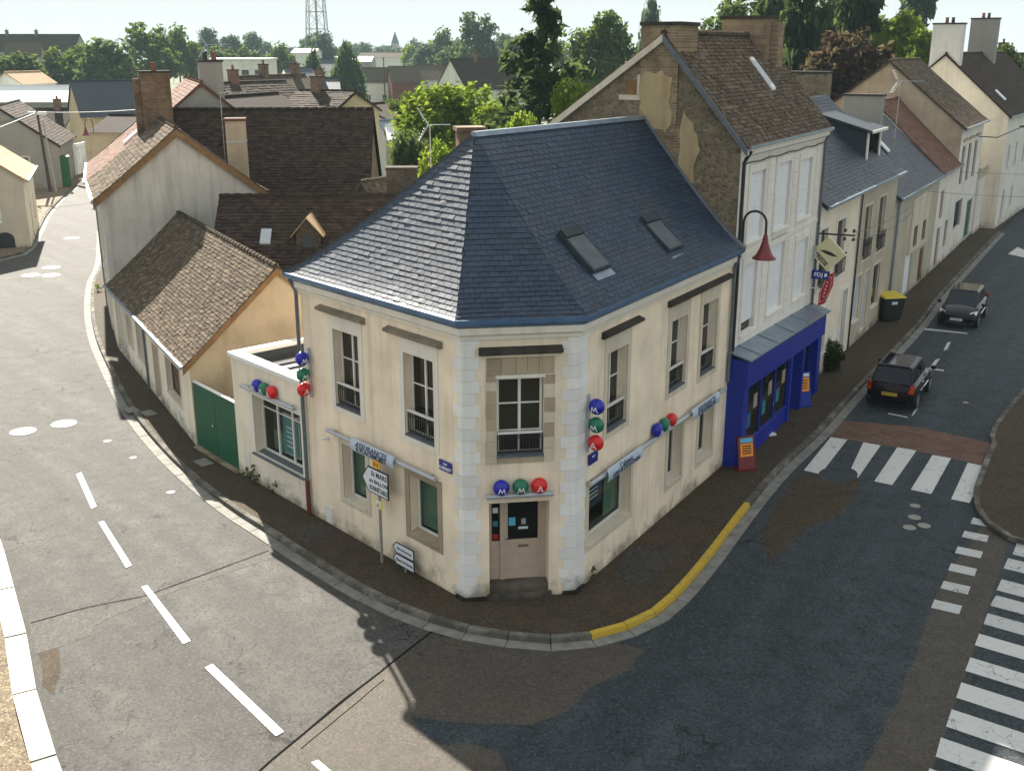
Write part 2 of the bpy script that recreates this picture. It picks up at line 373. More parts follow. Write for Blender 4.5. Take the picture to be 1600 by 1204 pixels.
M['slate'] = tilemat('slate', [(0.0, (0.004, 0.013, 0.032)), (0.5, (0.008, 0.022, 0.048)), (1.0, (0.021, 0.040, 0.072))], rough=0.52, spec=0.5, moss=(0.070, 0.066, 0.048), mossamt=0.5)
M['slate_old'] = tilemat('old_slate', [(0.0, (0.014, 0.021, 0.032)), (1.0, (0.044, 0.056, 0.074))], rough=0.5, spec=0.4, moss=(0.045, 0.045, 0.028))
M['tile'] = tilemat('brown_tile', [(0.0, (0.040, 0.031, 0.024)), (0.4, (0.078, 0.060, 0.045)), (0.75, (0.115, 0.088, 0.066)), (1.0, (0.185, 0.145, 0.108))], rough=0.9, spec=0.05, moss=(0.07, 0.06, 0.03), mossamt=0.6)
M['tile_low'] = tilemat('mossy_brown_tile', [(0.0, (0.030, 0.024, 0.018)), (0.4, (0.062, 0.048, 0.036)), (0.75, (0.098, 0.076, 0.056)), (1.0, (0.175, 0.138, 0.10))], rough=0.9, spec=0.05, moss=(0.06, 0.052, 0.026), mossamt=0.65)
M['tile_dark'] = tilemat('dark_tile', [(0.0, (0.020, 0.014, 0.012)), (0.5, (0.038, 0.026, 0.021)), (1.0, (0.066, 0.046, 0.037))], rough=0.9, spec=0.12, moss=(0.05, 0.045, 0.02), mossamt=0.7)
M['tile_red'] = tilemat('red_tile', [(0.0, (0.085, 0.042, 0.030)), (0.5, (0.135, 0.068, 0.048)), (1.0, (0.20, 0.11, 0.08))], rough=0.85, spec=0.15, moss=(0.09, 0.07, 0.04), mossamt=0.4)
M['tile_pale'] = tilemat('pale_tile', [(0.0, (0.30, 0.20, 0.11)), (1.0, (0.50, 0.36, 0.21))], rough=0.85, spec=0.15, moss=(0.2, 0.15, 0.08), mossamt=0.4)
M['zinc'] = mat('zinc', (0.22, 0.27, 0.33), 0.38, 0.2, 3, spec=0.5, metal=0.5)
M['zinc_blue'] = mat('blue_zinc', (0.09, 0.17, 0.30), 0.45, 0.2, 3, spec=0.5, metal=0.25)
M['white_paintwood'] = mat('white_joinery', (0.70, 0.68, 0.63), 0.5, 0.06, 5)
M['door_paint'] = mat('pinkish_beige_door', (0.46, 0.36, 0.28), 0.5, 0.06, 5)
M['iron'] = plain('black_iron', (0.012, 0.013, 0.014), 0.5)
M['pipe'] = mat('grey_pipe', (0.11, 0.125, 0.14), 0.5, 0.2, 4)
M['pipe_red'] = mat('oxide_red_pipe', (0.13, 0.035, 0.025), 0.5, 0.2, 4)
M['glass'] = plain('dark_window_glass', (0.010, 0.010, 0.009), 0.03, 0.25)
M['glass_brown'] = plain('brown_window_glass', (0.032, 0.027, 0.018), 0.04, 0.28)
M['glass_green'] = plain('greenish_window_glass', (0.035, 0.06, 0.045), 0.04, 0.6)
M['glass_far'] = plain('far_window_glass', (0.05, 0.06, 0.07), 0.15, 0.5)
M['clear'] = clearglass('clear_glass')
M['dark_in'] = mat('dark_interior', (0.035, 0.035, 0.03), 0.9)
M['blind'] = mat('green_blind', (0.10, 0.16, 0.11), 0.8, 0.15, 1.5)
M['shutter'] = mat('white_shutter', (0.74, 0.755, 0.78), 0.55, 0.04, 3)
M['shutter_blue'] = mat('grey_blue_shutter', (0.42, 0.46, 0.50), 0.6, 0.1, 3)
M['blue_shop'] = mat('royal_blue_shopfront', (0.004, 0.020, 0.27), 0.42, 0.12, 3, spec=0.4)
M['green_gate'] = mat('green_gate', (0.010, 0.095, 0.045), 0.5, 0.15, 3)
M['ball_blue'] = plain('blue_plastic', (0.008, 0.012, 0.34), 0.25, 0.5)
M['ball_green'] = plain('green_plastic', (0.004, 0.15, 0.075), 0.25, 0.5)
M['ball_red'] = plain('red_plastic', (0.62, 0.008, 0.008), 0.25, 0.5)
M['letter'] = plain('white_letter', (0.80, 0.81, 0.84), 0.4)
M['alu'] = mat('grey_sign_tube', (0.42, 0.44, 0.47), 0.4, 0.1, 6, metal=0.3)
M['plate'] = mat('pale_blue_sign_plate', (0.44, 0.51, 0.60), 0.4, 0.04, 4)
M['navy'] = plain('navy_print', (0.015, 0.03, 0.08), 0.5)
M['plaque'] = plain('enamel_blue', (0.006, 0.02, 0.24), 0.25)
M['sign_white'] = plain('sign_white', (0.66, 0.70, 0.74), 0.4)
M['sign_black'] = plain('sign_black', (0.010, 0.010, 0.012), 0.4)
M['sign_yellow'] = plain('sign_yellow', (0.75, 0.36, 0.02), 0.4)
M['yellow_pale'] = plain('pale_yellow', (0.72, 0.62, 0.12), 0.5)
M['sign_red'] = plain('sign_red', (0.42, 0.010, 0.010), 0.3)
M['presse'] = plain('presse_cream', (0.66, 0.60, 0.36), 0.4)
M['orange'] = plain('orange_print', (0.85, 0.30, 0.02), 0.5)
M['cyan'] = plain('cyan_print', (0.10, 0.42, 0.62), 0.5)
M['poster'] = plain('blue_poster', (0.02, 0.10, 0.26), 0.3)
M['poster_teal'] = plain('teal_poster', (0.04, 0.20, 0.24), 0.3)
M['galv'] = mat('galvanised_post', (0.33, 0.32, 0.29), 0.5, 0.15, 8, metal=0.4)
M['concrete'] = wallmat('kerb_concrete', (0.27, 0.255, 0.22), dirt=(0.09, 0.08, 0.065), amt=0.4, blot=0.25, blk=0.2)
M['gutter_c'] = mat('gutter_concrete', (0.19, 0.185, 0.165), 0.85, 0.3, 3, 0.3)
M['kerb_yellow'] = paint('yellow_kerb_paint', (0.50, 0.34, 0.03), 0.9)
M['kerb_white'] = paint('white_kerb', (0.25, 0.24, 0.205), 0.85)
M['paint'] = paint('road_paint', (0.54, 0.54, 0.51), 0.85)
M['paint_worn'] = paint('worn_road_paint', (0.46, 0.46, 0.44), 0.97)
M['asph'] = asphalt('worn_asphalt', (0.068, 0.0655, 0.060), (0.084, 0.081, 0.075), ang=rad(-49), spec=0.15, rough=0.82, light=1.15, soft=0.55)
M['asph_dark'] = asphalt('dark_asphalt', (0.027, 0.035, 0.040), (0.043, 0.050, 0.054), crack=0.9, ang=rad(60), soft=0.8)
M['asph_brown'] = asphalt('brown_asphalt', (0.066, 0.056, 0.044), (0.090, 0.078, 0.061), crack=0.5, soft=0.55, light=1.2)
M['asph_patch'] = asphalt('patched_asphalt', (0.046, 0.041, 0.034), (0.060, 0.054, 0.046), crack=0.2)
M['pave'] = asphalt('pavement_asphalt', (0.056, 0.042, 0.027), (0.090, 0.068, 0.045), grain=30, crack=0.3, rough=0.9, spec=0.2, soft=0.7, light=1.35)
M['pave_tan'] = asphalt('tan_pavement', (0.17, 0.135, 0.09), (0.23, 0.185, 0.13), grain=28, crack=0.3, rough=0.9, spec=0.2)
M['manhole'] = mat('cast_cover', (0.24, 0.225, 0.195), 0.6, 0.25, 14, 0.6, 60)
M['tar'] = mat('tar', (0.012, 0.012, 0.012), 1.0, 0.2, 8, spec=0.0)
M['iron_cover'] = mat('dark_cover', (0.06, 0.06, 0.058), 0.5, 0.25, 14)
M['grass'] = mat('grass', (0.055, 0.085, 0.022), 0.95, 0.5, 0.15)
M['field'] = mat('field_ground', (0.075, 0.095, 0.035), 0.95, 0.5, 0.02)
M['bark'] = mat('bark', (0.07, 0.05, 0.035), 0.9, 0.3, 6)
M['leaf'] = leafmat('leaf_green', (0.020, 0.045, 0.010), (0.085, 0.135, 0.022))
M['leaf_lime'] = leafmat('leaf_lime', (0.050, 0.100, 0.010), (0.230, 0.300, 0.030))
M['leaf_dark'] = leafmat('leaf_dark', (0.010, 0.026, 0.013), (0.040, 0.072, 0.028))
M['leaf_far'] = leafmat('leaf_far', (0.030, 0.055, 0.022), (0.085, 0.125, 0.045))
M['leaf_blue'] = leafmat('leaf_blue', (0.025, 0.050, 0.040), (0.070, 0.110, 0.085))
M['leaf_copper'] = leafmat('leaf_copper', (0.014, 0.007, 0.010), (0.085, 0.040, 0.046))
M['leaf_cyp'] = leafmat('leaf_cypress', (0.012, 0.040, 0.016), (0.045, 0.085, 0.025))
M['tyre'] = plain('tyre', (0.012, 0.012, 0.012), 0.8)
M['rim'] = plain('rim', (0.35, 0.36, 0.37), 0.35, metal=0.7)
M['car_black'] = plain('black_car_paint', (0.004, 0.004, 0.006), 0.05, 0.22, 0.0, 0.0)
M['car_plum'] = plain('plum_car_paint', (0.010, 0.004, 0.011), 0.05, 0.22, 0.0, 0.0)
M['car_glass'] = plain('car_glass', (0.006, 0.010, 0.018), 0.03, 0.3)
M['chrome'] = plain('chrome', (0.6, 0.6, 0.62), 0.12, metal=1.0)
M['lampglass'] = plain('headlamp', (0.62, 0.64, 0.66), 0.1)
M['tail'] = plain('tail_lamp', (0.45, 0.05, 0.01), 0.15)
M['bin_lid'] = plain('yellow_bin_lid', (0.62, 0.47, 0.03), 0.45)
M['bin'] = plain('dark_bin', (0.014, 0.016, 0.016), 0.5)
M['membrane'] = mat('roof_membrane', (0.032, 0.037, 0.043), 0.7, 0.2, 3)
M['white_sheet'] = mat('white_metal_sheet', (0.72, 0.73, 0.72), 0.45, 0.06, 2)
M['lamp_red'] = plain('dark_red_lamp', (0.16, 0.010, 0.012), 0.35)
M['terracotta'] = mat('terracotta', (0.20, 0.09, 0.055), 0.85, 0.2, 6)
M['timber'] = mat('brown_timber', (0.20, 0.115, 0.05), 0.8, 0.25, 5)
M['mast'] = plain('mast_steel', (0.28, 0.29, 0.30), 0.5)
M['lead'] = mat('lead_flashing', (0.10, 0.115, 0.13), 0.5, 0.2, 4)

# ------------------------------------------------------------------ ground, roads, pavements
ZR = -0.12
gmb = MB(); gmb.quad((-1500, -80, -0.16), (1500, -80, -0.16), (1500, 1700, -0.16), (-1500, 1700, -0.16))
ground = tag(gmb.build('ground', M['field']), kind='structure')
def sheet(name, pts, z, m, parent=None):
    mb = MB(); mb.poly([(p[0], p[1], z) for p in pts]); return mb.build(name, m, parent)
road = tag(sheet('road', [(-75, -25), (75, -25), (75, 130), (-75, 130)], ZR, M['asph']), kind='structure')
def px(pts, z=ZR): return [gp(x, y, z) for x, y in pts]
# right-hand street: darker asphalt beyond the joint
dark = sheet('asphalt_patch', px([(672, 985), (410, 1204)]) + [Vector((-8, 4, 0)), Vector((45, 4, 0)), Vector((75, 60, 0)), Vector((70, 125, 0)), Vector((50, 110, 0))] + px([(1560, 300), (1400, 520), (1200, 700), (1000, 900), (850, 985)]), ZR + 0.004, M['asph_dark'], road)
def ragged(pts, amp=0.12, n=6, closed=True):
    out = []
    for i, a in enumerate(pts):
        if not closed and i == len(pts) - 1: out.append(a); break
        b = pts[(i + 1) % len(pts)]; L = (b - a).length; k = max(1, min(n, int(L / 0.35)))
        for j in range(k):
            p = a.lerp(b, j / k)
            if j: p = p + Vector((R.uniform(-amp, amp), R.uniform(-amp, amp), 0))
            out.append(p)
    return out
sheet('asphalt_patch', px([(668, 989), (412, 1200), (400, 1215), (600, 1300), (800, 1260)]) + ragged(px([(795, 1210), (780, 1175), (730, 1160), (690, 1165), (655, 1140), (640, 1118), (700, 1127), (760, 1130), (830, 1133), (885, 1112), (925, 1072), (985, 1046), (1010, 1015)]), 0.06, 6, False) + px([(960, 1004), (800, 1010), (720, 1000)]), ZR + 0.008, M['asph_brown'], road)
sheet('asphalt_patch', ragged(px([(1550, 800), (1500, 868), (1462, 930), (1437, 1000), (1412, 1070), (1385, 1130), (1345, 1210), (1300, 1300)]), 0.05, 6, False) + px([(1420, 1300), (1462, 1190), (1500, 1080), (1540, 960), (1575, 850)]), ZR + 0.008, M['asph_brown'], road)
sheet('asphalt_patch', ragged(px([(1243, 740), (1342, 748), (1338, 775), (1312, 806), (1262, 822), (1235, 850), (1200, 880), (1190, 830)]), 0.06), ZR + 0.008, M['pave'], road)
# trench repair across the left street
sheet('trench_patch', ragged(px([(45, 972), (120, 952), (152, 957), (230, 930), (330, 893), (420, 861), (430, 870), (330, 903), (240, 935), (150, 976), (140, 992), (100, 1008), (55, 1022)]), 0.03), ZR + 0.004, M['asph_patch'], road)
sheet('asphalt_patch', ragged(px([(60, 1022), (92, 1012), (95, 1050), (85, 1085), (66, 1070)]), 0.05), ZR + 0.004, M['pave'], road)
# tar joints
def joint(pts, wd, z=ZR + 0.0125):
    mb = MB()
    for a, b in zip(pts, pts[1:]):
        d = (b - a); n = Vector((-d.y, d.x, 0)).normalized() * wd / 2
        mb.quad(*[Vector((p.x, p.y, z)) for p in (a - n, b - n, b + n, a + n)])
    return mb.build('tar_joint', M['tar'], road)
joint(ragged(px([(676, 986), (520, 1107), (405, 1205)]), 0.012, 12, False), 0.05)
joint(ragged(px([(600, 1062), (470, 1170)]), 0.012, 12, False), 0.018)
joint(ragged(px([(48, 973), (130, 950), (230, 930), (420, 860)]), 0.01, 6, False), 0.025)
# lane dashes of the left street
def mark(name, pts, m=None, z=ZR + 0.009):
    return sheet(name, pts, z, m or M['paint'], road)
for q in ([(119, 741), (127, 738), (151, 791), (143, 795)], [(154, 816), (162, 814), (206, 883), (197, 887)],
          [(221, 917), (230, 914), (298, 1001), (286, 1006)], [(320, 1043), (332, 1037), (444, 1143), (431, 1150)], [(486, 1191), (497, 1187), (560, 1240), (548, 1246)]):
    mark('lane_dash', px(q), z=ZR + 0.013)
# zebra crossings: raised table on the right street, and the one at the corner
for q in ([(1298, 683), (1324, 687), (1282, 741), (1256, 735)], [(1349, 691), (1376, 696), (1341, 746), (1325, 742)],
          [(1402, 699), (1432, 704), (1394, 758), (1366, 752)], [(1457, 711), (1486, 716), (1455, 772), (1423, 765)], [(1512, 723), (1542, 729), (1515, 786), (1486, 780)]):
    mark('zebra_stripe', px(q), M['paint'], ZR + 0.013)
sheet('paver_band', px([(1317, 657), (1440, 668), (1556, 694), (1541, 728), (1420, 702), (1296, 682)]), ZR + 0.009, M['paver'], road)
sheet('asphalt_patch', [gp(1310 + 31 * math.cos(a), 736 + 13 * math.sin(a), 0) * 1.0 + Vector((0, 0, 0)) for a in [i * math.pi / 10 for i in range(20)]], ZR + 0.017, M['asph_dark'], road)
zd = (gp(1600, 1022, ZR) - gp(1525, 1000, ZR)).normalized()
for (x0, y0, x1, y1) in ((1590, 846, 1582, 866), (1575, 872, 1568, 888), (1565, 905, 1557, 922), (1556, 930, 1547, 946), (1543, 958, 1537, 975), (1530, 990, 1523, 1008), (1516, 1027, 1508, 1048), (1502, 1066, 1494, 1090), (1487, 1108, 1478, 1135), (1470, 1152, 1462, 1182), (1452, 1200, 1444, 1230)):
    a, b = gp(x0, y0, ZR), gp(x1, y1, ZR)
    mark('zebra_stripe', [a, a + zd * 3.2, b + zd * 3.2, b], M['paint_worn'] if y0 < 960 else M['paint'], ZR + 0.013)
for cx, cy in ((1537, 817), (1524, 838), (1514, 863), (1504, 890), (1493, 918), (1479, 948)):
    c = gp(cx, cy, ZR); u = Vector(UR); n = Vector(NR)
    mark('give_way_block', [c + n * 0.3 - u * 0.22, c + n * 0.3 + u * 0.22, c - n * 0.3 + u * 0.22, c - n * 0.3 - u * 0.22], M['paint_worn'], ZR + 0.013)
# parking bay ticks on the right street
for q in ([(1441, 513), (1457, 514), (1510, 520), (1513, 522), (1440, 515)], [(1480, 535), (1486, 534), (1480, 546), (1474, 548)], [(1462, 562), (1469, 560), (1458, 575), (1450, 577)],
          [(1452, 575), (1475, 578), (1475, 580), (1452, 577)], [(1388, 645), (1418, 651), (1418, 653), (1388, 647)], [(1429, 640), (1435, 637), (1428, 648), (1424, 650)]):
    mark('parking_tick', px(q), M['paint_worn'])
mark('lane_dash', px([(1575, 397), (1590, 386), (1612, 396), (1608, 404)]), M['paint'])
def cover(x, y, r, m, name='manhole_cover'):
    c = gp(x, y, ZR); mb = MB()
    mb.lathe((c.x, c.y, 0), [(r, ZR), (r, ZR + 0.014), (r * 0.9, ZR + 0.014), (r * 0.88, ZR + 0.008), (r * 0.6, ZR + 0.011), (0.01, ZR + 0.011)], 24)
    return mb.build(name, m, road)
for x, y, r in ((100, 662, 0.42), (36, 674, 0.42), (80, 418, 0.5), (48, 430, 0.5), (80, 430, 0.5), (112, 372, 0.5)): cover(x, y, r, M['manhole'])
for x, y, r in ((168, 689, 0.12), (208, 715, 0.11), (267, 769, 0.12), (1430, 790, 0.14), (1429, 808, 0.17), (1421, 824, 0.17), (1444, 821, 0.17), (1509, 629, 0.1)): cover(x, y, r, M['kerb_white'], 'valve_cover')

# block of the corner house: pavement, kerb stones, gutter slabs
def smooth_line(pts, stepl=0.25):
    out = []
    P = [pts[0]] + list(pts) + [pts[-1]]
    for i in range(1, len(P) - 2):
        a, b, c, d = P[i - 1], P[i], P[i + 1], P[i + 2]; k = max(2, int((c - b).length / stepl))
        for j in range(k):
            t = j / k
            out.append(0.5 * ((2 * b) + (c - a) * t + (2 * a - 5 * b + 4 * c - d) * t * t + (3 * b - a - 3 * c + d) * t ** 3))
    out.append(P[-2]); return out
def resample(pts, L):
    out = [pts[0]]; acc = 0.0
    for a, b in zip(pts, pts[1:]):
        seg = (b - a).length; p = a
        while acc + seg >= L:
            f = (L - acc) / seg; p = p.lerp(b, f); seg = (b - p).length; out.append(p.copy()); acc = 0
        acc += seg
    return out
def normals(pts):
    ns = []
    for i in range(len(pts)):
        d = pts[min(i + 1, len(pts) - 1)] - pts[max(i - 1, 0)]; ns.append(Vector((-d.y, d.x, 0)).normalized())
    return ns
KP = [(150, 395), (135, 440), (131, 480), (136, 520), (150, 560), (190, 640), (250, 715), (330, 785), (400, 832), (480, 885), (560, 932), (640, 968), (720, 992), (800, 1005), (870, 1010), (930, 1004), (990, 988), (1040, 965), (1080, 930), (1130, 870), (1185, 795), (1235, 735), (1300, 672), (1345, 620), (1400, 560), (1450, 505), (1500, 440), (1600, 335)]
kl = [gp(x, y) for x, y in KP]; kl = [kl[0] + Vector((-11.0, 30, 0))] + kl + [kl[-1] + Vector((14, 21, 0))]
kl = smooth_line(kl)
def offs(line, o):
    ns = normals(line); return [p + n * o for p, n in zip(line, ns)]
inner = offs(kl, 0.47)
pv = MB(); pv.poly([(p.x, p.y, 0.0) for p in inner] + [(75, 140, 0.0), (-75, 140, 0.0)][0:2])
pavement = tag(pv.build('pavement', M['pave']), kind='structure')
def kerb(line, parent, L=1.0, o0=0.30, o1=0.47, gut=(0.0, 0.29), matf=None, gm=None, z1=0.012):
    rs = resample(line, L); ns = normals(rs)
    for i in range(len(rs) - 1):
        a, b, na, nb = rs[i], rs[i + 1], ns[i], ns[i + 1]; g = (b - a) * 0.012; dz = R.uniform(-0.006, 0.006)
        def q(o): return a + na * o + g, b + nb * o - g
        mb = MB(); a0, b0 = q(o0); a1, b1 = q(o1)
        zz = z1 + dz
        mb.hexa([Vector((p.x, p.y, ZR - 0.02)) for p in (a0, b0, b1, a1)] + [Vector((p.x, p.y, zz)) for p in (a0 + na * 0.02, b0 + nb * 0.02, b1, a1)])
        mb.build('kerb_stone', matf(a) if matf else M['concrete'], parent)
        if gut:
            mb = MB(); a0, b0 = q(gut[0]); a1, b1 = q(gut[1])
            mb.hexa([Vector((p.x, p.y, ZR - 0.03)) for p in (a0, b0, b1, a1)] + [Vector((p.x, p.y, ZR + 0.016 + dz * 0.5)) for p in (a0, b0)] + [Vector((p.x, p.y, ZR + 0.020 + dz * 0.5)) for p in (b1, a1)])
            mb.build('gutter_slab', gm or M['gutter_c'], parent)
ya, yb = gp(905, 1000), gp(1187, 790)
def kmat(p):
    return M['kerb_yellow'] if (p.x > ya.x - 0.15 and p.x < yb.x and p.y < yb.y + 0.3) else M['concrete']
vis = [p for p in kl if p.y < 75]
kerb(vis, pavement, matf=kmat)
# pavement repairs: concrete slabs and covers set in the asphalt
for q in ([(462, 832), (498, 815), (523, 830), (480, 850)], [(985, 852), (1055, 856), (1040, 885), (1012, 918), (958, 900)]):
    pts = [gp(x, y) for x, y in q]; mb = MB(); mb.prism([(p.x, p.y, -0.02) for p in pts], (0, 0, 0.026)); mb.build('pavement_slab', M['asph_patch'], pavement)
for x, y in ((318, 722), (232, 645), (205, 640)):
    c = gp(x, y); mb = MB(); f = Fr((c.x, c.y), (0.66, -0.75)); mb.box(f, -0.3, 0.3, -0.2, 0.2, -0.02, 0.008); mb.build('pavement_cover', M['gutter_c'], pavement)
# garden ground inside the block
tag(sheet('garden_lawn', [(-7, 37), (0, 35), (8, 48), (20, 75), (36, 110), (-30, 110), (-20, 78), (-8, 50)], 0.006, M['grass']), kind='structure')
# opposite corner on the right
rk = [gp(x, y) for x, y in ((1770, 440), (1600, 635), (1575, 695), (1556, 745), (1549, 772), (1554, 798), (1572, 818), (1600, 834), (1700, 858))]
rk = smooth_line(rk, 0.2)[::-1]
ri = offs(rk, 0.47)
pv2 = MB(); pv2.poly([(p.x, p.y, 0.0) for p in ri] + [(60, 62, 0), (60, 24, 0)])
pavement2 = tag(pv2.build('pavement', M['pave']), kind='structure')
kerb(rk, pavement2, 0.8)
# left foreground: white kerb band and tan footway
lb = [gp(x, y) for x, y in ((-160, 560), (-60, 700), (-2, 822), (22, 900), (45, 980), (66, 1090), (104, 1204), (140, 1300))]
lb = smooth_line(lb, 0.3)
li = offs(lb[::-1], 0.5)
pv3 = MB(); pv3.poly([(p.x, p.y, 0.0) for p in li] + [(-40, 45, 0), (-40, 8, 0)])
pavement3 = tag(pv3.build('pavement', M['pave_tan']), kind='structure')
kerb(lb[::-1], pavement3, 2.4, 0.05, 0.5, None, lambda p: M['kerb_white'])
# left street, far side
ll = [gp(x, y) for x, y in ((-120, 430), (0, 405), (45, 393), (62, 372), (82, 332), (110, 302), (137, 280))]
ll = [ll[0]] + ll[1:] + [ll[-1] + Vector((-6, 30, 0))]
ll = smooth_line(ll, 0.5)
lo = offs(ll, 0.47)
pv4 = MB(); pv4.poly([(p.x, p.y, 0.0) for p in lo] + [(-75, 140, 0), (-75, 60, 0)])
for v_ in pv4.v: v_.z += 0.03
pavement4 = tag(pv4.build('pavement', M['pave_tan']), kind='structure')
kerb(ll, pavement4, 2.5)

# ------------------------------------------------------------------ roofs of individual slates / tiles
def tiles_on(p0, p1, q0, q1, tw, expo, th, flare=1.0, jit=0.3, gap=0.012, lift=0.012, overlap=0.35):
    """rows of tiles on the (possibly triangular) roof plane eave p0-p1 / ridge q0-q1"""
    p0, p1, q0, q1 = map(Vector, (p0, p1, q0, q1)); e = (p1 - p0).normalized()
    n = e.cross(((q0 + q1) / 2 - (p0 + p1) / 2)).normalized()
    if n.z < 0: n = -n
    Ls = (((q0 + q1) - (p0 + p1)) / 2); Ls = (Ls - e * Ls.dot(e)).length
    rows = max(3, int(round(Ls / expo)))
    def edge(p, q, t):
        v = p.lerp(q, t); v.z = p.z + (q.z - p.z) * (t ** flare); return v
    out = []
    for i in range(rows):
        t0, t1 = i / rows, min(1.0, (i + 1 + overlap) / rows)
        rowj = R.uniform(0, 0.3); off = (0.5 * (i % 2) + rowj * 0.2) * tw
        La, Ra, Lb, Rb = edge(p0, q0, t0), edge(p1, q1, t0), edge(p0, q0, t1), edge(p1, q1, t1)
        xl0, xr0, xl1, xr1 = [(v - p0).dot(e) for v in (La, Ra, Lb, Rb)]
        def P(x, L, Rr, a, b):
            return L.copy() if b - a < 1e-5 else L.lerp(Rr, (x - a) / (b - a))
        k0 = int(math.floor((min(xl0, xl1) - off) / tw)); k1 = int(math.ceil((max(xr0, xr1) - off) / tw))
        for k in range(k0, k1 + 1):
            a = off + k * tw + gap / 2; b = off + (k + 1) * tw - gap / 2
            a0, b0 = max(a, xl0), min(b, xr0); a1, b1 = max(a, xl1), min(b, xr1)
            if b0 - a0 < 0.03: continue
            if b1 < a1: a1 = b1 = max(min((a1 + b1) / 2, xr1), xl1)
            lz = lift + th + R.uniform(-1, 1) * th * jit; lz2 = lz + R.uniform(-1, 1) * th * jit * 0.7
            A0, B0, A1, B1 = P(a0, La, Ra, xl0, xr0), P(b0, La, Ra, xl0, xr0), P(a1, Lb, Rb, xl1, xr1), P(b1, Lb, Rb, xl1, xr1)
            rr_ = R.random()
            if R.random() < 0.025: lz += th * 0.8; rr_ = R.choice((0.0, 1.0, 1.0))
            dn = (A0 - A1); dn = dn.normalized() * R.uniform(-1, 1) * th * jit * 0.8
            v = [A0 + n * lz + dn, B0 + n * lz2 + dn, B1 + n * lift * 0.5, A1 + n * lift * 0.5, A0 - n * 0.004 + dn, B0 - n * 0.004 + dn, B1 - n * 0.01, A1 - n * 0.01]
            out.append((v, rr_))
    return out
TF = [(0, 1, 2, 3), (4, 5, 1, 0), (5, 6, 2, 1), (7, 4, 0, 3)]
def lay(tl, roof, name, m, single=0):
    tl = sorted(tl, key=lambda t: (t[0][0] - CAM).length)
    for v, r in tl[:single]:
        MB().add(v, TF, 0, r).build(name, m, roof, recalc=False)
    if len(tl) > single:
        mb = MB()
        for v, r in tl[single:]: mb.add(v, TF, 0, r)
        o = mb.build(name + '_field', m, roof, recalc=False); tag(o, kind='stuff')

# ------------------------------------------------------------------ walls with openings, windows
def wall(mb, fr, s0, s1, z0, z1, holes=(), rev=0.25, m=0, mr=None, d=0.0):
    xs = sorted({s0, s1, *[h[0] for h in holes], *[h[1] for h in holes]}); zs = sorted({z0, z1, *[h[2] for h in holes], *[h[3] for h in holes]})
    mr = m if mr is None else mr
    for i in range(len(xs) - 1):
        for j in range(len(zs) - 1):
            cx, cz = (xs[i] + xs[i + 1]) / 2, (zs[j] + zs[j + 1]) / 2
            if any(h[0] < cx < h[1] and h[2] < cz < h[3] for h in holes): continue
            mb.quad(fr.pt(xs[i], d, zs[j]), fr.pt(xs[i + 1], d, zs[j]), fr.pt(xs[i + 1], d, zs[j + 1]), fr.pt(xs[i], d, zs[j + 1]), m)
    for h in holes:
        a, b, c, e = h[:4]; r = h[4] if len(h) > 4 else rev
        P = lambda s, z: (fr.pt(s, d, z), fr.pt(s, d - r, z))
        for (p, q), (u, v) in ((P(a, c), P(a, e)), (P(b, e), P(b, c)), (P(a, e), P(b, e)), (P(b, c), P(a, c))):
            mb.quad(p, q, v, u, mr)
def ring(fr, a, b, c, e, wd, d0, d1, bottom=True, m=0, wt=None):
    mb = MB(); wt = wt or wd
    mb.box(fr, a - wd, a, d0, d1, c - (wd if bottom else 0), e, m); mb.box(fr, b, b + wd, d0, d1, c - (wd if bottom else 0), e, m)
    mb.box(fr, a - wd, b + wd, d0, d1 + 0.003, e, e + wt, m)
    if bottom: mb.box(fr, a, b, d0, d1, c - wd, c, m)
    return mb
def window(bld, fr, a, b, c, e, d=-0.2, cols=2, rows=3, fw=0.05, bar=0.03, m=None, g=None, splits=None, name='window'):
    m = m or M['white_paintwood']; mb = MB()
    mb.box(fr, a, a + fw, d - 0.05, d, c, e); mb.box(fr, b - fw, b, d - 0.05, d, c, e)
    mb.box(fr, a + fw, b - fw, d - 0.05, d, c, c + fw); mb.box(fr, a + fw, b - fw, d - 0.05, d, e - fw, e)
    zs = [c + fw + (e - c - 2 * fw) * k / rows for k in range(rows + 1)] if splits is None else [c + fw] + [c + (e - c) * t for t in splits] + [e - fw]
    xs = [a + fw + (b - a - 2 * fw) * k / cols for k in range(cols + 1)]
    for k, x in enumerate(xs[1:-1]): mb.box(fr, x - bar, x + bar, d - 0.045, d + 0.006, c + fw, e - fw)
    for z in zs[1:-1]:
        for i in range(cols): mb.box(fr, xs[i] + (bar if i else 0), xs[i + 1] - (bar if i < cols - 1 else 0), d - 0.04, d - 0.004, z - 0.016, z + 0.016)
    o = mb.build(name, m, bld)
    for i in range(cols):
        for j in range(len(zs) - 1):
            p = MB(); tlt = R.uniform(-0.004, 0.004) * (0.2 if g is M['clear'] else 1)
            p.quad(fr.pt(xs[i], d - 0.03 + tlt, zs[j]), fr.pt(xs[i + 1], d - 0.03 - tlt, zs[j]), fr.pt(xs[i + 1], d - 0.03 + tlt, zs[j + 1]), fr.pt(xs[i], d - 0.03 - tlt, zs[j + 1]))
            p.build('pane', g or M['glass'], o)
    return o
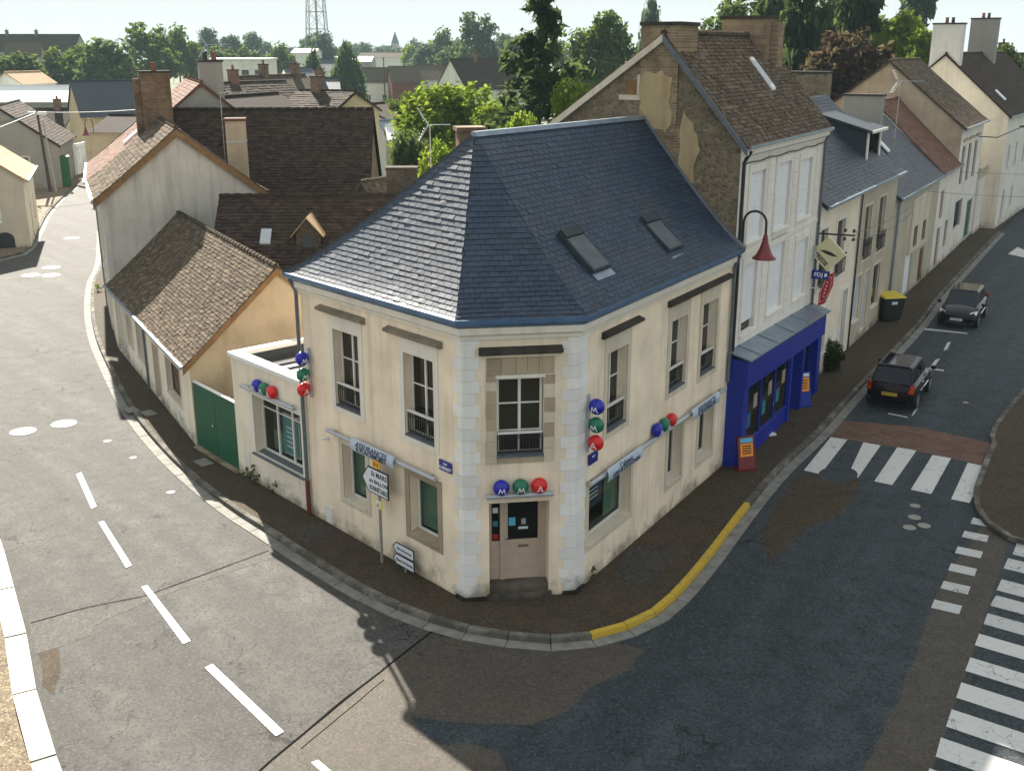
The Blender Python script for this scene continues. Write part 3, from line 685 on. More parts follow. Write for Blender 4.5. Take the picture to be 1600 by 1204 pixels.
def rail(bld, fr, a, b, z, d=-0.06, h=0.5, n=12, white=True):
    mb = MB()
    mb.box(fr, a, b, d - 0.012, d + 0.012, z + h * 0.82, z + h * 0.85); mb.box(fr, a, b, d - 0.012, d + 0.012, z + 0.05, z + 0.08)
    for i in range(n + 1):
        s = a + (b - a) * i / n; mb.box(fr, s - 0.011, s + 0.011, d - 0.008, d + 0.008, z + 0.08, z + h * 0.82)
    for i in range(n):
        s = a + (b - a) * (i + 0.5) / n; c = fr.pt(s, d, z + h * 0.7)
        mb.path([c + fr.u * (0.03 * math.cos(t)) + Vector((0, 0, 0.03 * math.sin(t))) for t in [k * math.pi / 3 for k in range(7)]], 0.009, 4)
    o = mb.build('balcony_rail', M['iron'], bld)
    h2 = MB(); h2.box(fr, a, b, d - 0.03, d + 0.03, z + h * 0.86, z + h * 0.94); h2.build('handrail', M['white_paintwood'] if white else M['iron'], o)
    return o
def hood(bld, fr, a, b, z, proj=0.17, m=None, th=0.11):
    mb = MB(); P = fr.pt
    pr = [(0.0, z - 0.05), (proj * 0.45, z - 0.05), (proj * 0.9, z), (proj, z), (proj, z + th * 0.55), (0.0, z + th)]
    mb.prism([P(a, d, zz) for d, zz in pr], fr.u * (b - a)); return mb.build('hood_mould', m or M['stone_dark'], bld)
def sill(bld, fr, a, b, z, d0, d1, m, slope=0.04, th=0.07):
    mb = MB(); P = fr.pt
    mb.prism([P(a, d0, z - th), P(a, d1, z - th), P(a, d1, z - slope), P(a, d0, z)], fr.u * (b - a)); return mb.build('sill', m, bld)

# ------------------------------------------------------------------ shop sign kit: lettered balls on tubes
STROKES = {'M': [(-0.5, -0.5), (-0.3, 0.45), (0.0, -0.3), (0.3, 0.45), (0.5, -0.5)], 'A': None}
def sign_ball(parent, c, right, up, fwd, letter, m, r=0.185):
    mb = MB(); mb.ball(c, right, fwd, up, (r, r * 0.8, r), 24, 14)
    b = mb.build('sign_ball', m, parent, smooth=True)
    s = r * 0.86; L = MB()
    def on(x, y):
        y -= 0.28 * 1.0; X, Y = x * s, y * s
        k = max(0.02, 1 - (X / r) ** 2 - (Y / r) ** 2); return Vector(c) + right * X + up * Y + fwd * (r * 0.8 * math.sqrt(k) + 0.004)
    segs = [((-0.5, -0.45), (-0.27, 0.42)), ((-0.27, 0.42), (0.0, -0.2)), ((0.0, -0.2), (0.27, 0.42)), ((0.27, 0.42), (0.5, -0.45))] if letter == 'M' else \
           [((-0.45, -0.45), (0.0, 0.5)), ((0.0, 0.5), (0.45, -0.45)), ((-0.3, -0.12), (0.3, -0.12))]
    for (x0, y0), (x1, y1) in segs:
        dx, dy = x1 - x0, y1 - y0; l = math.hypot(dx, dy); nx, ny = -dy / l * 0.065, dx / l * 0.065
        for k in range(5):
            t0, t1 = k / 5, (k + 1) / 5
            L.quad(on(x0 + dx * t0 - nx, y0 + dy * t0 - ny), on(x0 + dx * t1 - nx, y0 + dy * t1 - ny), on(x0 + dx * t1 + nx, y0 + dy * t1 + ny), on(x0 + dx * t0 + nx, y0 + dy * t0 + ny))
    L.build('lettering', M['letter'], b)
    return b
BALLS = (('M', 'ball_blue'), ('M', 'ball_green'), ('A', 'ball_red'))
UP = Vector((0, 0, 1))
def flag_sign(fr, s, zs, face, label, proj=0.24):
    o = empty('projecting_sign', fr.pt(s, 0, 3.35), label, 'shop sign', 'ball signs of the insurance office')
    mb = MB(); mb.tube(fr.pt(s, 0.03, zs[-1] - 0.25), fr.pt(s, 0.03, zs[0] + 0.25), 0.045, n=10); mb.build('mounting_tube', M['alu'], o, smooth=False)
    for z in zs:
        b = MB(); b.tube(fr.pt(s, 0.03, z), fr.pt(s, proj, z), 0.02); b.build('bracket', M['alu'], o)
    for (lt, m), z in zip(BALLS, zs):
        c = fr.pt(s, proj, z); rt = (face.cross(UP)) * -1
        sign_ball(o, c, UP.cross(face), UP, face, lt, M[m])
    return o
def tube_sign(fr, s0, s1, z, label, balls=None, plates=(), r=0.055, d=0.12):
    o = empty('sign_tube', fr.pt((s0 + s1) / 2, 0, z - 0.1), label, 'shop sign', 'ball signs of the insurance office')
    mb = MB(); mb.tube(fr.pt(s0, d, z), fr.pt(s1, d, z), r, n=12); mb.build('tube', M['alu'], o)
    for s in (s0 + 0.25, s1 - 0.25):
        b = MB(); b.tube(fr.pt(s, 0, z), fr.pt(s, d, z), 0.02); b.build('bracket', M['iron'], o)
    if balls:
        for (lt, m), s in zip(BALLS, balls): sign_ball(o, fr.pt(s, d, z + r + 0.15), fr.u, UP, fr.n, lt, M[m])
    for a, b, t1, t2 in plates:
        mb = MB(); n = 8; pr = []
        for k in range(n + 1):
            t = k / n; zz = z + 0.15 - 0.31 * t; dd = d + 0.03 + 0.10 * math.sin(math.pi * (0.15 + 0.6 * t)); pr.append((dd, zz))
        for (d0, z0), (d1, z1) in zip(pr, pr[1:]):
            mb.hexa([fr.pt(a, d0 - 0.012, z0), fr.pt(b, d0 - 0.012, z0), fr.pt(b, d1 - 0.012, z1), fr.pt(a, d1 - 0.012, z1), fr.pt(a, d0, z0), fr.pt(b, d0, z0), fr.pt(b, d1, z1), fr.pt(a, d1, z1)])
        p = mb.build('name_plate', M['plate'], o)
        for body, k, sz in ((t1, 0.27, 0.185), (t2, 0.72, 0.155)):
            i = int(k * n); dd = (pr[i][0] + pr[i + 1][0]) / 2 + 0.008; zz = (pr[i][1] + pr[i + 1][1]) / 2
            upv = (Vector((0, 0, pr[i][1] - pr[i + 1][1])) + fr.n * (pr[i][0] - pr[i + 1][0]))
            text(body, sz, fr.pt((a + b) / 2, dd + 0.006, zz), fr.u, upv, M['navy'], p, sx=1.12, bold=0.0005)
    return o

# ================================================================== CORNER HOUSE
A, B, C, E_ = (-5.363, 26.833), (-1.065, 22.042), (1.435, 22.406), (6.338, 30.405)
FL, FC, FRt = Fr.two(A, B), Fr.two(B, C), Fr.two(C, E_)
LL, LC, LR = 6.437, 2.527, 9.382
hc = empty('corner_house', (0.2, 22.3, 0), 'cream two storey corner house with blue slate hipped roof and white quoins', 'house')
mb = MB()
HL = [(1.43, 2.52, 3.48, 5.45), (4.34, 5.44, 3.48, 5.45), (1.60, 2.62, 1.0, 2.5), (4.42, 5.5, 1.03, 2.5)]
HC = [(0.74, 1.78, 3.47, 5.25), (0.56, 1.92, 0.02, 2.36, 0.4)]
HR = [(1.42, 2.46, 3.5, 5.40), (4.98, 6.05, 3.5, 5.38), (7.12, 8.22, 3.4, 5.40), (0.62, 2.85, 0.95, 2.45), (5.16, 6.08, 0.85, 2.42), (7.30, 8.35, 0.8, 2.30)]
wall(mb, FL, 0, LL, 0, 6.45, HL); wall(mb, FC, 0, LC, 0, 6.45, HC); wall(mb, FRt, 0, LR, 0, 6.45, HR)
Bk = Vector((1.2, 33.6, 0))
for p, q in ((Vector((*E_, 0)), Bk), (Bk, Vector((*A, 0)))):
    mb.quad(p, q, q + UP * 6.45, p + UP * 6.45)
mb.build('wall', M['cream'], hc, recalc=False)
# dark rooms behind the glazing
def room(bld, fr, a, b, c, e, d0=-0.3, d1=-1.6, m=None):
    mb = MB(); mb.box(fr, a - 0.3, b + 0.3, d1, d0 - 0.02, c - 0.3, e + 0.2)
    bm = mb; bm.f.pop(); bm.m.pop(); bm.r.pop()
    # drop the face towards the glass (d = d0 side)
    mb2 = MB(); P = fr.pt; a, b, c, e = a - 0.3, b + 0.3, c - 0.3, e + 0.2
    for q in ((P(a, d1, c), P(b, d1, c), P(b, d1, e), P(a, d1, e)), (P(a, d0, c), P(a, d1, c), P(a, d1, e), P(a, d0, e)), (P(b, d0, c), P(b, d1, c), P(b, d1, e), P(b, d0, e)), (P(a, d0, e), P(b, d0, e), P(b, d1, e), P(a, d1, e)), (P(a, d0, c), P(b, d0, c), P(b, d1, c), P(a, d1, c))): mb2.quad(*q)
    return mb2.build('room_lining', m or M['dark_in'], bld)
def upper(fr, h, sm, g, hood_ab=None, bw=0.17, rows=3, hm=None):
    a, b, c, e = h[:4]
    ring(fr, a, b, c, e, bw, -0.01, 0.02, True, wt=0.37).build('window_surround', sm, hc)
    window(hc, fr, a + 0.02, b - 0.02, c + 0.02, e - 0.02, -0.2, 2, rows, g=g, splits=(0.20, 0.50, 0.78) if rows == 4 else (0.24, 0.62))
    rail(hc, fr, a + 0.03, b - 0.03, c + 0.02, h=0.62)
    sill(hc, fr, a, b, c + 0.045, -0.19, 0.03, M['lead'])
    if hood_ab: hood(hc, fr, hood_ab[0], hood_ab[1], 5.86, m=hm)
upper(FL, HL[0], M['quoin_pale'], M['glass_brown'], (0.9, 2.86), hm=M['hood_l']); upper(FL, HL[1], M['quoin_pale'], M['glass'], (3.78, 5.78), hm=M['hood_l'])
upper(FRt, HR[0], M['stone_pale'], M['glass_brown'], (1.08, 3.02)); upper(FRt, HR[1], M['stone_pale'], M['glass_brown'], (4.72, 6.62)); upper(FRt, HR[2], M['stone_pale'], M['glass_brown'], (6.63, 9.0))
# chamfer window framed by single stone blocks
a, b, c, e = HC[0]
window(hc, FC, a + 0.02, b - 0.02, c + 0.02, e - 0.02, -0.16, 2, 3, g=M['glass_brown'], splits=(0.30, 0.66)); rail(hc, FC, a + 0.02, b - 0.02, c + 0.02, -0.04, 0.56, 14)
sill(hc, FC, a, b, c + 0.045, -0.15, 0.05, M['lead']); hood(hc, FC, 0.36, 2.16, 5.84, 0.2, th=0.12)
for side in (0, 1):
    z = c - 0.17; k = 0
    while z < e + 0.05:
        h = R.choice((0.2, 0.26, 0.32)); w0 = R.uniform(0.225, 0.245); z1 = min(z + h, e + 0.08)
        s0, s1 = ((a - w0, a - 0.005) if side == 0 else (b + 0.005, b + w0))
        mb = MB(); mb.box(FC, s0, s1, -0.01, 0.016 + R.uniform(0, 0.012), z + 0.004, z1 - 0.004); mb.build('stone_block', M['stone'] if R.random() < 0.7 else M['stone_pale'], hc); z = z1; k += 1
xs = [a - 0.22, a + 0.1, a + 0.42, a + 0.66, b - 0.12, b + 0.22]
for s0, s1 in zip(xs, xs[1:]):
    mb = MB(); mb.box(FC, s0 + 0.006, s1 - 0.006, -0.01, 0.024 + R.uniform(0, 0.012), e + 0.085, e + 0.46); mb.build('stone_block', M['stone'], hc)
mb = MB(); mb.box(FC, a - 0.02, b + 0.02, -0.01, 0.03, e + 0.004, e + 0.08); mb.build('lintel', M['quoin_pale'], hc)
mb = MB(); mb.box(FC, a, b, -0.01, 0.02, c - 0.17, c - 0.03); mb.build('stone_block', M['stone'], hc)
# ground floor windows
def shopwin(fr, h, cols, sm, bw=0.16, blind=None, splits=None, post=None):
    a, b, c, e = h[:4]
    ring(fr, a, b, c, e, bw, -0.01, 0.018, True).build('window_surround', sm, hc)
    window(hc, fr, a + 0.02, b - 0.02, c + 0.03, e - 0.02, -0.22, cols, 1, g=M['clear'], splits=splits or (), fw=0.06)
    sill(hc, fr, a - 0.02, b + 0.02, c + 0.05, -0.21, 0.05, sm, 0.06, 0.1)
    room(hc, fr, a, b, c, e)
    if blind:
        mb = MB(); mb.box(fr, a + (b - a) * blind[0], a + (b - a) * blind[1], -0.36, -0.34, c + 0.1, e); mb.build('blind', M['blind'], hc)
    if post:
        mb = MB(); mb.box(fr, a + (b - a) * post[0], a + (b - a) * post[1], -0.33, -0.315, c + post[2] * (e - c), c + post[3] * (e - c)); p = mb.build('poster', M[post[4]], hc)
        for k in range(4):
            l = MB(); z = c + (post[2] + (post[3] - post[2]) * (0.3 + 0.14 * k)) * (e - c); s0 = a + (b - a) * (post[0] * 0.8 + post[1] * 0.2); s1 = a + (b - a) * (post[0] * 0.25 + post[1] * 0.75)
            l.box(fr, s0, s1, -0.314, -0.310, z, z + 0.03); l.build('print_line', M['sign_white'], p)
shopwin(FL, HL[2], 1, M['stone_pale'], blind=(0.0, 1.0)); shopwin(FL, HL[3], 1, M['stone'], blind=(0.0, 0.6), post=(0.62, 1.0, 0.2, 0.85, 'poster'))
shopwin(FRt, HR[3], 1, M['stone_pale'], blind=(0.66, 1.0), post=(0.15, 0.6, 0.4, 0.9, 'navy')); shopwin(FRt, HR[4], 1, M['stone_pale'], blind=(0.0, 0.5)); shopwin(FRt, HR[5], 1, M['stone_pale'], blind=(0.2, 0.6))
# door of the chamfer
a, b, c, e = HC[1][:4]; zd0 = 0.30
mb = MB(); d = -0.36
mb.box(FC, a, a + 0.05, d - 0.06, d + 0.03, zd0, e); mb.box(FC, b - 0.12, b, d - 0.06, d + 0.03, zd0, e); mb.box(FC, a + 0.05, b - 0.12, d - 0.06, d + 0.03, e - 0.04, e); mb.box(FC, a + 0.29, a + 0.39, d - 0.06, d + 0.02, zd0, e - 0.04)
mb.build('door_frame', M['door_paint'], hc)
mb = MB(); s0, s1 = a + 0.39, b - 0.12
mb.box(FC, s0, s0 + 0.08, d - 0.05, d, zd0, e - 0.04); mb.box(FC, s1 - 0.07, s1, d - 0.05, d, zd0, e - 0.04); mb.box(FC, s0 + 0.08, s1 - 0.07, d - 0.05, d, e - 0.1, e - 0.04); mb.box(FC, s0 + 0.08, s1 - 0.07, d - 0.05, d, 1.22, 1.28); mb.box(FC, s0 + 0.08, s1 - 0.07, d - 0.05, d, zd0, zd0 + 0.09); mb.box(FC, s0 + 0.08, s1 - 0.07, d - 0.045, d - 0.015, zd0 + 0.09, 1.22)
door = mb.build('door', M['door_paint'], hc)
p = MB(); p.quad(*[FC.pt(s, d - 0.03, z) for s, z in ((s0 + 0.08, 1.28), (s1 - 0.07, 1.28), (s1 - 0.07, e - 0.1), (s0 + 0.08, e - 0.1))]); p.build('pane', M['glass'], door)
p = MB(); p.box(FC, s0 + 0.32, s0 + 0.56, d - 0.014, d - 0.006, 1.08, 1.14); p.build('letter_slot', M['timber'], door)
p = MB(); p.box(FC, s0 + 0.02, s0 + 0.15, d + 0.005, d + 0.03, 1.3, 1.325); p.build('handle', M['chrome'], door)
for (x, z, w_, h_, mm) in ((0.11, 1.62, 0.15, 0.2, 'cyan'), (0.33, 1.52, 0.22, 0.06, 'sign_white'), (0.40, 1.64, 0.10, 0.14, 'alu')):
    p = MB(); p.box(FC, s0 + x, s0 + x + w_, d - 0.029, d - 0.027, z, z + h_); p.build('sticker', M[mm], door)
mb = MB(); mb.box(FC, a + 0.05, a + 0.29, d - 0.045, d - 0.015, zd0, 1.2); mb.box(FC, a + 0.05, a + 0.10, d - 0.05, d, 1.2, e - 0.04); mb.box(FC, a + 0.10, a + 0.29, d - 0.05, d, 1.2, 1.26)
sl_ = mb.build('side_light', M['door_paint'], hc)
p = MB(); p.quad(*[FC.pt(s, d - 0.03, z) for s, z in ((a + 0.10, 1.26), (a + 0.29, 1.26), (a + 0.29, e - 0.04), (a + 0.10, e - 0.04))]); p.build('pane', M['glass'], sl_)
for z, mm in ((1.62, 'poster_teal'), (1.3, 'sign_red'), (1.95, 'sign_white')):
    p = MB(); p.box(FC, a + 0.13, a + 0.25, d - 0.029, d - 0.027, z, z + 0.13); p.build('sticker', M[mm], sl_)
mb = MB(); mb.box(FC, a, b, d - 0.06, -0.02, 0.0, zd0); mb.build('door_step', M['step'], hc)
mb = MB(); mb.box(FC, a - 0.06, b + 0.06, -0.015, 0.10, 0.0, 0.13); mb.build('door_step', M['step'], hc)
# quoins, one block at a time, wrapping both corners
z = 0.08; k = 0
def wedge(fa, la, wa, fb, wb, z0, z1, mm, ctr):
    """block wrapped round the corner where facade fa ends (s = la) and fb starts (s = 0)"""
    pr = 0.012; nn = (fa.n + fb.n).normalized(); cpt = fa.pt(la, 0, 0); k_ = pr / nn.dot(fa.n)
    ring_ = [fa.pt(la - wa, -0.01, 0), fa.pt(la - wa, pr, 0), cpt + nn * k_, fb.pt(wb, pr, 0), fb.pt(wb, -0.01, 0), cpt - nn * 0.02]
    mb = MB(); mb.prism([p + UP * z0 for p in ring_], (0, 0, z1 - z0)); return mb.build('quoin', mm, hc)
while z < 6.25:
    h = 0.27; z1 = min(z + h, 6.26); lng = k % 2 == 0
    wedge(FL, LL, 0.30 if lng else 0.17, FC, 0.37 if lng else 0.28, z + 0.004, z1 - 0.004, M['quoin'], None)
    wedge(FC, LC, 0.37 if not lng else 0.25, FRt, 0.36 if not lng else 0.50, z + 0.004, z1 - 0.004, M['quoin'], None)
    z = z1; k += 1
for fa, la, fb in ((FL, LL, FC), (FC, LC, FRt)):
    nn = (fa.n + fb.n).normalized(); cpt = fa.pt(la, 0, 0)
    mb = MB(); mb.prism([fa.pt(la - 0.28, -0.01, 0), fa.pt(la - 0.28, 0.07, 0), cpt + nn * 0.09, fb.pt(0.5 if fb is FC else 0.4, 0.07, 0), fb.pt(0.5 if fb is FC else 0.4, -0.01, 0), cpt - nn * 0.02], (0, 0, 0.078)); mb.build('quoin_base', M['stone_dark'], hc)
# cornice, gutter, roof
def offset_chain(frs, lens, o, s_start, s_end):
    """polyline parallel to the three facades, o metres outside"""
    def isect(f1, f2):
        p, q = f1.pt(0, o, 0), f2.pt(0, o, 0); d1, d2 = f1.u, f2.u
        det = d1.x * d2.y - d1.y * d2.x; t = ((q.x - p.x) * d2.y - (q.y - p.y) * d2.x) / det; return p + d1 * t
    return [frs[0].pt(s_start, o, 0), isect(frs[0], frs[1]), isect(frs[1], frs[2]), frs[2].pt(s_end, o, 0)]
def band(name, prof, m, parent=None, ss=0.0, se=None):
    se = LR - 0.01 if se is None else se
    chains = [offset_chain((FL, FC, FRt), None, o, ss, se) for o, _ in prof]; mb = MB(); n = len(prof)
    for i in range(3):
        for j in range(n):
            a_, b_ = prof[j], prof[(j + 1) % n]; ca, cb = chains[j], chains[(j + 1) % n]
            mb.quad(ca[i] + UP * a_[1], ca[i + 1] + UP * a_[1], cb[i + 1] + UP * b_[1], cb[i] + UP * b_[1])
    mb.poly([chains[j][0] + UP * prof[j][1] for j in range(n)]); mb.poly([chains[j][3] + UP * prof[j][1] for j in range(n)])
    return mb.build(name, m, parent or hc)
band('cornice', [(-0.02, 6.14), (0.06, 6.14), (0.07, 6.22), (0.15, 6.27), (0.17, 6.42), (-0.02, 6.44)], M['quoin_pale'])
gut = band('gutter', [(0.10, 6.445), (0.20, 6.445), (0.29, 6.53), (0.315, 6.63), (0.29, 6.63), (0.20, 6.53), (0.10, 6.50)], M['zinc_blue'], ss=-0.32)
ech = offset_chain((FL, FC, FRt), None, 0.29, -0.30, LR - 0.02)
EA, EB, EC, EE = [p + UP * 6.60 for p in ech]
R1, R2 = Vector((-0.86, 25.4, 10.13)), Vector((3.78, 31.87, 10.13))
EF = Vector((0.95, 33.75, 6.60))
mb = MB()
def slope(mb, p0, p1, q0, q1, fl, n=8, dz=-0.02):
    for i in range(n):
        def ed(p, q, t): v = p.lerp(q, t); v.z = p.z + (q.z - p.z) * t ** fl + dz; return v
        t0, t1 = i / n, (i + 1) / n; mb.quad(ed(p0, q0, t0), ed(p1, q1, t0), ed(p1, q1, t1), ed(p0, q0, t1))
FLR = 1.16
for q in ((EA, EB, R1, R1), (EB, EC, R1, R1), (EC, EE, R1, R2), (EF, EA, R2, R1)): slope(mb, *q, FLR)
roof = mb.build('roof', M['slate_old'], hc, recalc=False)
sw, se = 0.235, 0.142
front = tiles_on(EA, EB, R1, R1, sw, se, 0.012, FLR) + tiles_on(EB, EC, R1, R1, sw, se, 0.012, FLR) + tiles_on(EC, EE, R1, R2, sw, se, 0.012, FLR)
lay(front, roof, 'slate', M['slate'], 300)
lay(tiles_on(EF, EA, R2, R1, sw, se, 0.012, FLR), roof, 'rear_slate', M['slate'])
def cap(p, q, wd, h, fl=None, name='ridge_cap', m=None, par=None, n=1):
    mb = MB(); pts = []
    for i in range(n + 1):
        t = i / n; v = p.lerp(q, t)
        if fl: v.z = p.z + (q.z - p.z) * t ** fl
        pts.append(v)
    for a_, b_ in zip(pts, pts[1:]):
        d_ = (b_ - a_).normalized(); sd = d_.cross(UP).normalized() * wd; up_ = sd.cross(d_).normalized()
        mb.hexa([a_ - sd - up_ * 0.05, b_ - sd - up_ * 0.05, b_ + sd - up_ * 0.05, a_ + sd - up_ * 0.05, a_ - sd * 0.5 + up_ * h, b_ - sd * 0.5 + up_ * h, b_ + sd * 0.5 + up_ * h, a_ + sd * 0.5 + up_ * h])
    return mb.build(name, m or M['zinc'], par or roof)
cap(R1 - Vector(UR) * 0.05, R2, 0.11, 0.06, name='ridge_cap')
cap(EA + UP * 0.02, R1 + UP * 0.02, 0.05, 0.03, FLR, 'hip_flashing', M['slate_old'], n=8)
cap(EE + UP * 0.03 - Vector(UR) * 0.02, R2 + UP * 0.03 - Vector(UR) * 0.02, 0.10, 0.05, FLR, 'flashing', M['lead'], n=8)
# skylights with roller shutters, and vent slates
ur = (EE - EC).normalized(); P0 = EC
nrm = ur.cross(R1 - EC).normalized(); nrm = nrm if nrm.z > 0 else -nrm; upr = nrm.cross(ur); upr = upr if upr.z > 0 else -upr
def onroof(al, upd, h=0.0):
    L = (R1 - EC).dot(upr); t = upd / L; v = EC + ur * al + upr * upd; v.z += (R1.z - EC.z) * ((max(t, 0)) ** FLR - t); return v + nrm * h
for al, u0, u1 in ((1.55, 1.05, 2.3), (5.45, 0.86, 2.05)):
    mb = MB(); w_ = 0.9
    cs = [onroof(al, u0), onroof(al + w_, u0), onroof(al + w_, u1), onroof(al, u1)]
    mb.hexa(cs + [c_ + nrm * 0.13 for c_ in cs]); o = mb.build('skylight', M['membrane'], roof)
    sh = MB(); k = 15
    for i in range(k):
        f0, f1 = i / k, (i + 0.8) / k; ua, ub = u0 + 0.06 + (u1 - u0 - 0.3) * f0, u0 + 0.06 + (u1 - u0 - 0.3) * f1
        q = [onroof(al + 0.07, ua), onroof(al + w_ - 0.07, ua), onroof(al + w_ - 0.07, ub), onroof(al + 0.07, ub)]
        sh.hexa([p_ + nrm * 0.12 for p_ in q] + [p_ + nrm * 0.145 for p_ in q])
    sh.build('roller_shutter', M['pipe'], o)
    bx = MB(); q = [onroof(al + 0.02, u1 - 0.22), onroof(al + w_ - 0.02, u1 - 0.22), onroof(al + w_ - 0.02, u1), onroof(al + 0.02, u1)]
    bx.hexa([p_ + nrm * 0.125 for p_ in q] + [p_ + nrm * 0.19 for p_ in q]); bx.build('shutter_box', M['membrane'], o)
    fl_ = MB(); q = [onroof(al + 0.0, u0 - 0.22), onroof(al + w_, u0 - 0.22), onroof(al + w_, u0 - 0.01), onroof(al, u0 - 0.01)]
    fl_.hexa([p_ + nrm * 0.03 for p_ in q] + [p_ + nrm * 0.045 for p_ in q]); fl_.build('apron', M['zinc'], o)
for al, u0 in ((4.55, 1.55), (7.5, 3.75), (9.9, 4.2)):
    mb = MB(); q = [onroof(al, u0), onroof(al + 0.16, u0), onroof(al + 0.16, u0 + 0.26), onroof(al, u0 + 0.26)]
    mb.hexa([p_ + nrm * 0.0 for p_ in q] + [p_ + nrm * 0.05 for p_ in q]); mb.build('roof_vent', M['zinc'], roof)
# brick stack behind the hip end
ch = MB(); f = Fr((-1.35, 27.9), (1, 0.2)); ch.box(f, 0, 0.62, -0.5, 0.1, 8.0, 10.02); ch.box(f, -0.06, 0.68, -0.56, 0.16, 10.02, 10.12); ch.build('chimney', M['brick_red'], hc)
# downpipes
mb = MB(); mb.path([FL.pt(-0.12, 0.22, 6.46), FL.pt(-0.07, 0.09, 6.15), FL.pt(-0.07, 0.09, 1.0)], 0.05, 10); mb.build('downpipe', M['pipe'], hc)
mb = MB(); mb.tube(FL.pt(-0.07, 0.09, 1.0), FL.pt(-0.07, 0.09, 0.0), 0.062, n=10); mb.build('downpipe_shoe', M['pipe_red'], hc)
mb = MB(); mb.path([FRt.pt(9.2, 0.22, 6.45), FRt.pt(9.22, 0.08, 6.1), FRt.pt(9.22, 0.08, 2.7)], 0.05, 10); mb.build('downpipe', M['pipe'], hc)
mb = MB(); mb.box(FL, 0.68, 0.98, -0.01, 0.03, 0.05, 0.5); mb.build('meter_cabinet', M['white_paintwood'], hc)
mb = MB(); mb.box(FL, 0.9, 1.0, 0, 0.05, 2.42, 2.5); mb.tube(FL.pt(0.95, 0.03, 2.46), FL.pt(0.88, 0.16, 2.43), 0.035); mb.build('wall_camera', M['white_paintwood'], hc)

# signs of the corner house
flag_sign(FL, 0.29, (4.47, 4.05, 3.65), FL.u, 'upright blue, green and red lettered balls on the wall above the flat roofed annex')
flag_sign(FRt, 0.45, (4.45, 4.02, 3.60), -FRt.u, 'upright blue, green and red lettered balls right of the white corner quoins')
tube_sign(FC, 0.5, 1.99, 2.57, 'row of three lettered balls on a grey tube above the beige door', balls=(0.82, 1.25, 1.67))
tube_sign(FL, 1.1, 5.58, 2.74, 'long grey tube with assurances plate behind the direction sign', plates=((2.33, 4.12, 'ASSURANCES', '& PLACEMENTS'),))
tube_sign(FRt, 0.46, 8.95, 2.56, 'long grey tube with lettered balls and two blue plates on the shaded facade', balls=(4.12, 4.58, 5.04), plates=((1.15, 3.02, 'Cabinet', 'LEBOR DOUCHER'), (6.2, 8.2, 'ASSURANCES', '& PLACEMENTS')))
pl = MB(); pl.box(FL, 5.62, 6.06, 0.024, 0.04, 2.99, 3.24); plq = tag(pl.build('street_plaque', M['plaque'], org=FL.pt(5.84, 0.03, 2.99)), 'small blue enamel street name plaque reading rue carnot beside the quoins', 'street sign')
text('RUE', 0.075, FL.pt(5.84, 0.043, 3.165), FL.u, UP, M['letter'], plq); text('CARNOT', 0.10, FL.pt(5.84, 0.043, 3.06), FL.u, UP, M['letter'], plq, bold=0.002)
pl = MB(); pl.box(FRt, 0.52, 0.95, 0.03, 0.05, 2.98, 3.24); plq2 = tag(pl.build('street_plaque', M['plaque'], org=FRt.pt(0.7, 0.03, 2.98)), 'blue enamel plaque under the red lettered ball on the shaded facade', 'street sign')
text('RUE', 0.08, FRt.pt(0.73, 0.053, 3.15), FRt.u, UP, M['letter'], plq2)
# direction post on the pavement
pb = gp(597, 878); po = empty('direction_sign', (pb.x, pb.y, 0), 'white arrow direction sign on a grey post in front of the assurances plate', 'road sign')
mb = MB(); mb.tube((pb.x, pb.y, 0), (pb.x, pb.y, 2.72), 0.038, n=12); mb.build('post', M['galv'], po)
sf = Fr((pb.x, pb.y), (FL.u.x, FL.u.y))
def arrow(fr, s0, s1, tip, z0, z1, d0, d1, mb, ins=0.0):
    zm = (z0 + z1) / 2
    pts = [(s0 + tip + ins * 0.6, z0 + ins), (s1 - ins, z0 + ins), (s1 - ins, z1 - ins), (s0 + tip + ins * 0.6, z1 - ins), (s0 + ins * 2.2, zm)]
    mb.prism([fr.pt(s, d0, z) for s, z in pts], fr.n * (d1 - d0))
mb = MB(); arrow(sf, -0.62, 0.48, 0.28, 1.80, 2.46, 0.05, 0.075, mb); bd = mb.build('arrow_board', M['sign_black'], po)
mb = MB(); arrow(sf, -0.62, 0.48, 0.28, 1.80, 2.46, 0.075, 0.079, mb, 0.03); mb.build('board_face', M['sign_white'], bd)
text('St MARS', 0.18, sf.pt(0.12, 0.081, 2.31), sf.u, UP, M['sign_black'], bd, bold=0.004, sx=0.95)
text('s/s BALLON', 0.14, sf.pt(0.09, 0.081, 2.12), sf.u, UP, M['sign_black'], bd, bold=0.003)
text('BONNÉTABLE', 0.175, sf.pt(0.085, 0.081, 1.935), sf.u, UP, M['sign_black'], bd, bold=0.003, sx=0.66)
mb = MB(); mb.box(sf, -0.15, 0.15, 0.05, 0.07, 2.49, 2.67); t_ = mb.build('route_tag', M['sign_yellow'], po); text('D 6', 0.12, sf.pt(0, 0.073, 2.58), sf.u, UP, M['sign_black'], t_, bold=0.003)
mb = MB(); mb.box(sf, -0.17, 0.17, 0.04, 0.055, 1.45, 1.66); t_ = mb.build('sticker_plate', M['yellow_pale'], po)
mb = MB(); mb.box(sf, -0.09, 0.09, 0.055, 0.06, 1.46, 1.65); mb.build('sticker', M['sign_white'], t_)
mb = MB(); mb.prism([sf.pt(-0.04, 0.06, 1.5), sf.pt(0.04, 0.06, 1.5), sf.pt(0, 0.06, 1.6)], sf.n * 0.004); mb.build('emblem', M['sign_red'], t_)
pb = gp(634, 893); po = empty('low_direction_sign', (pb.x, pb.y, 0), 'two small white arrow boards on a short post below the ground floor window', 'road sign')
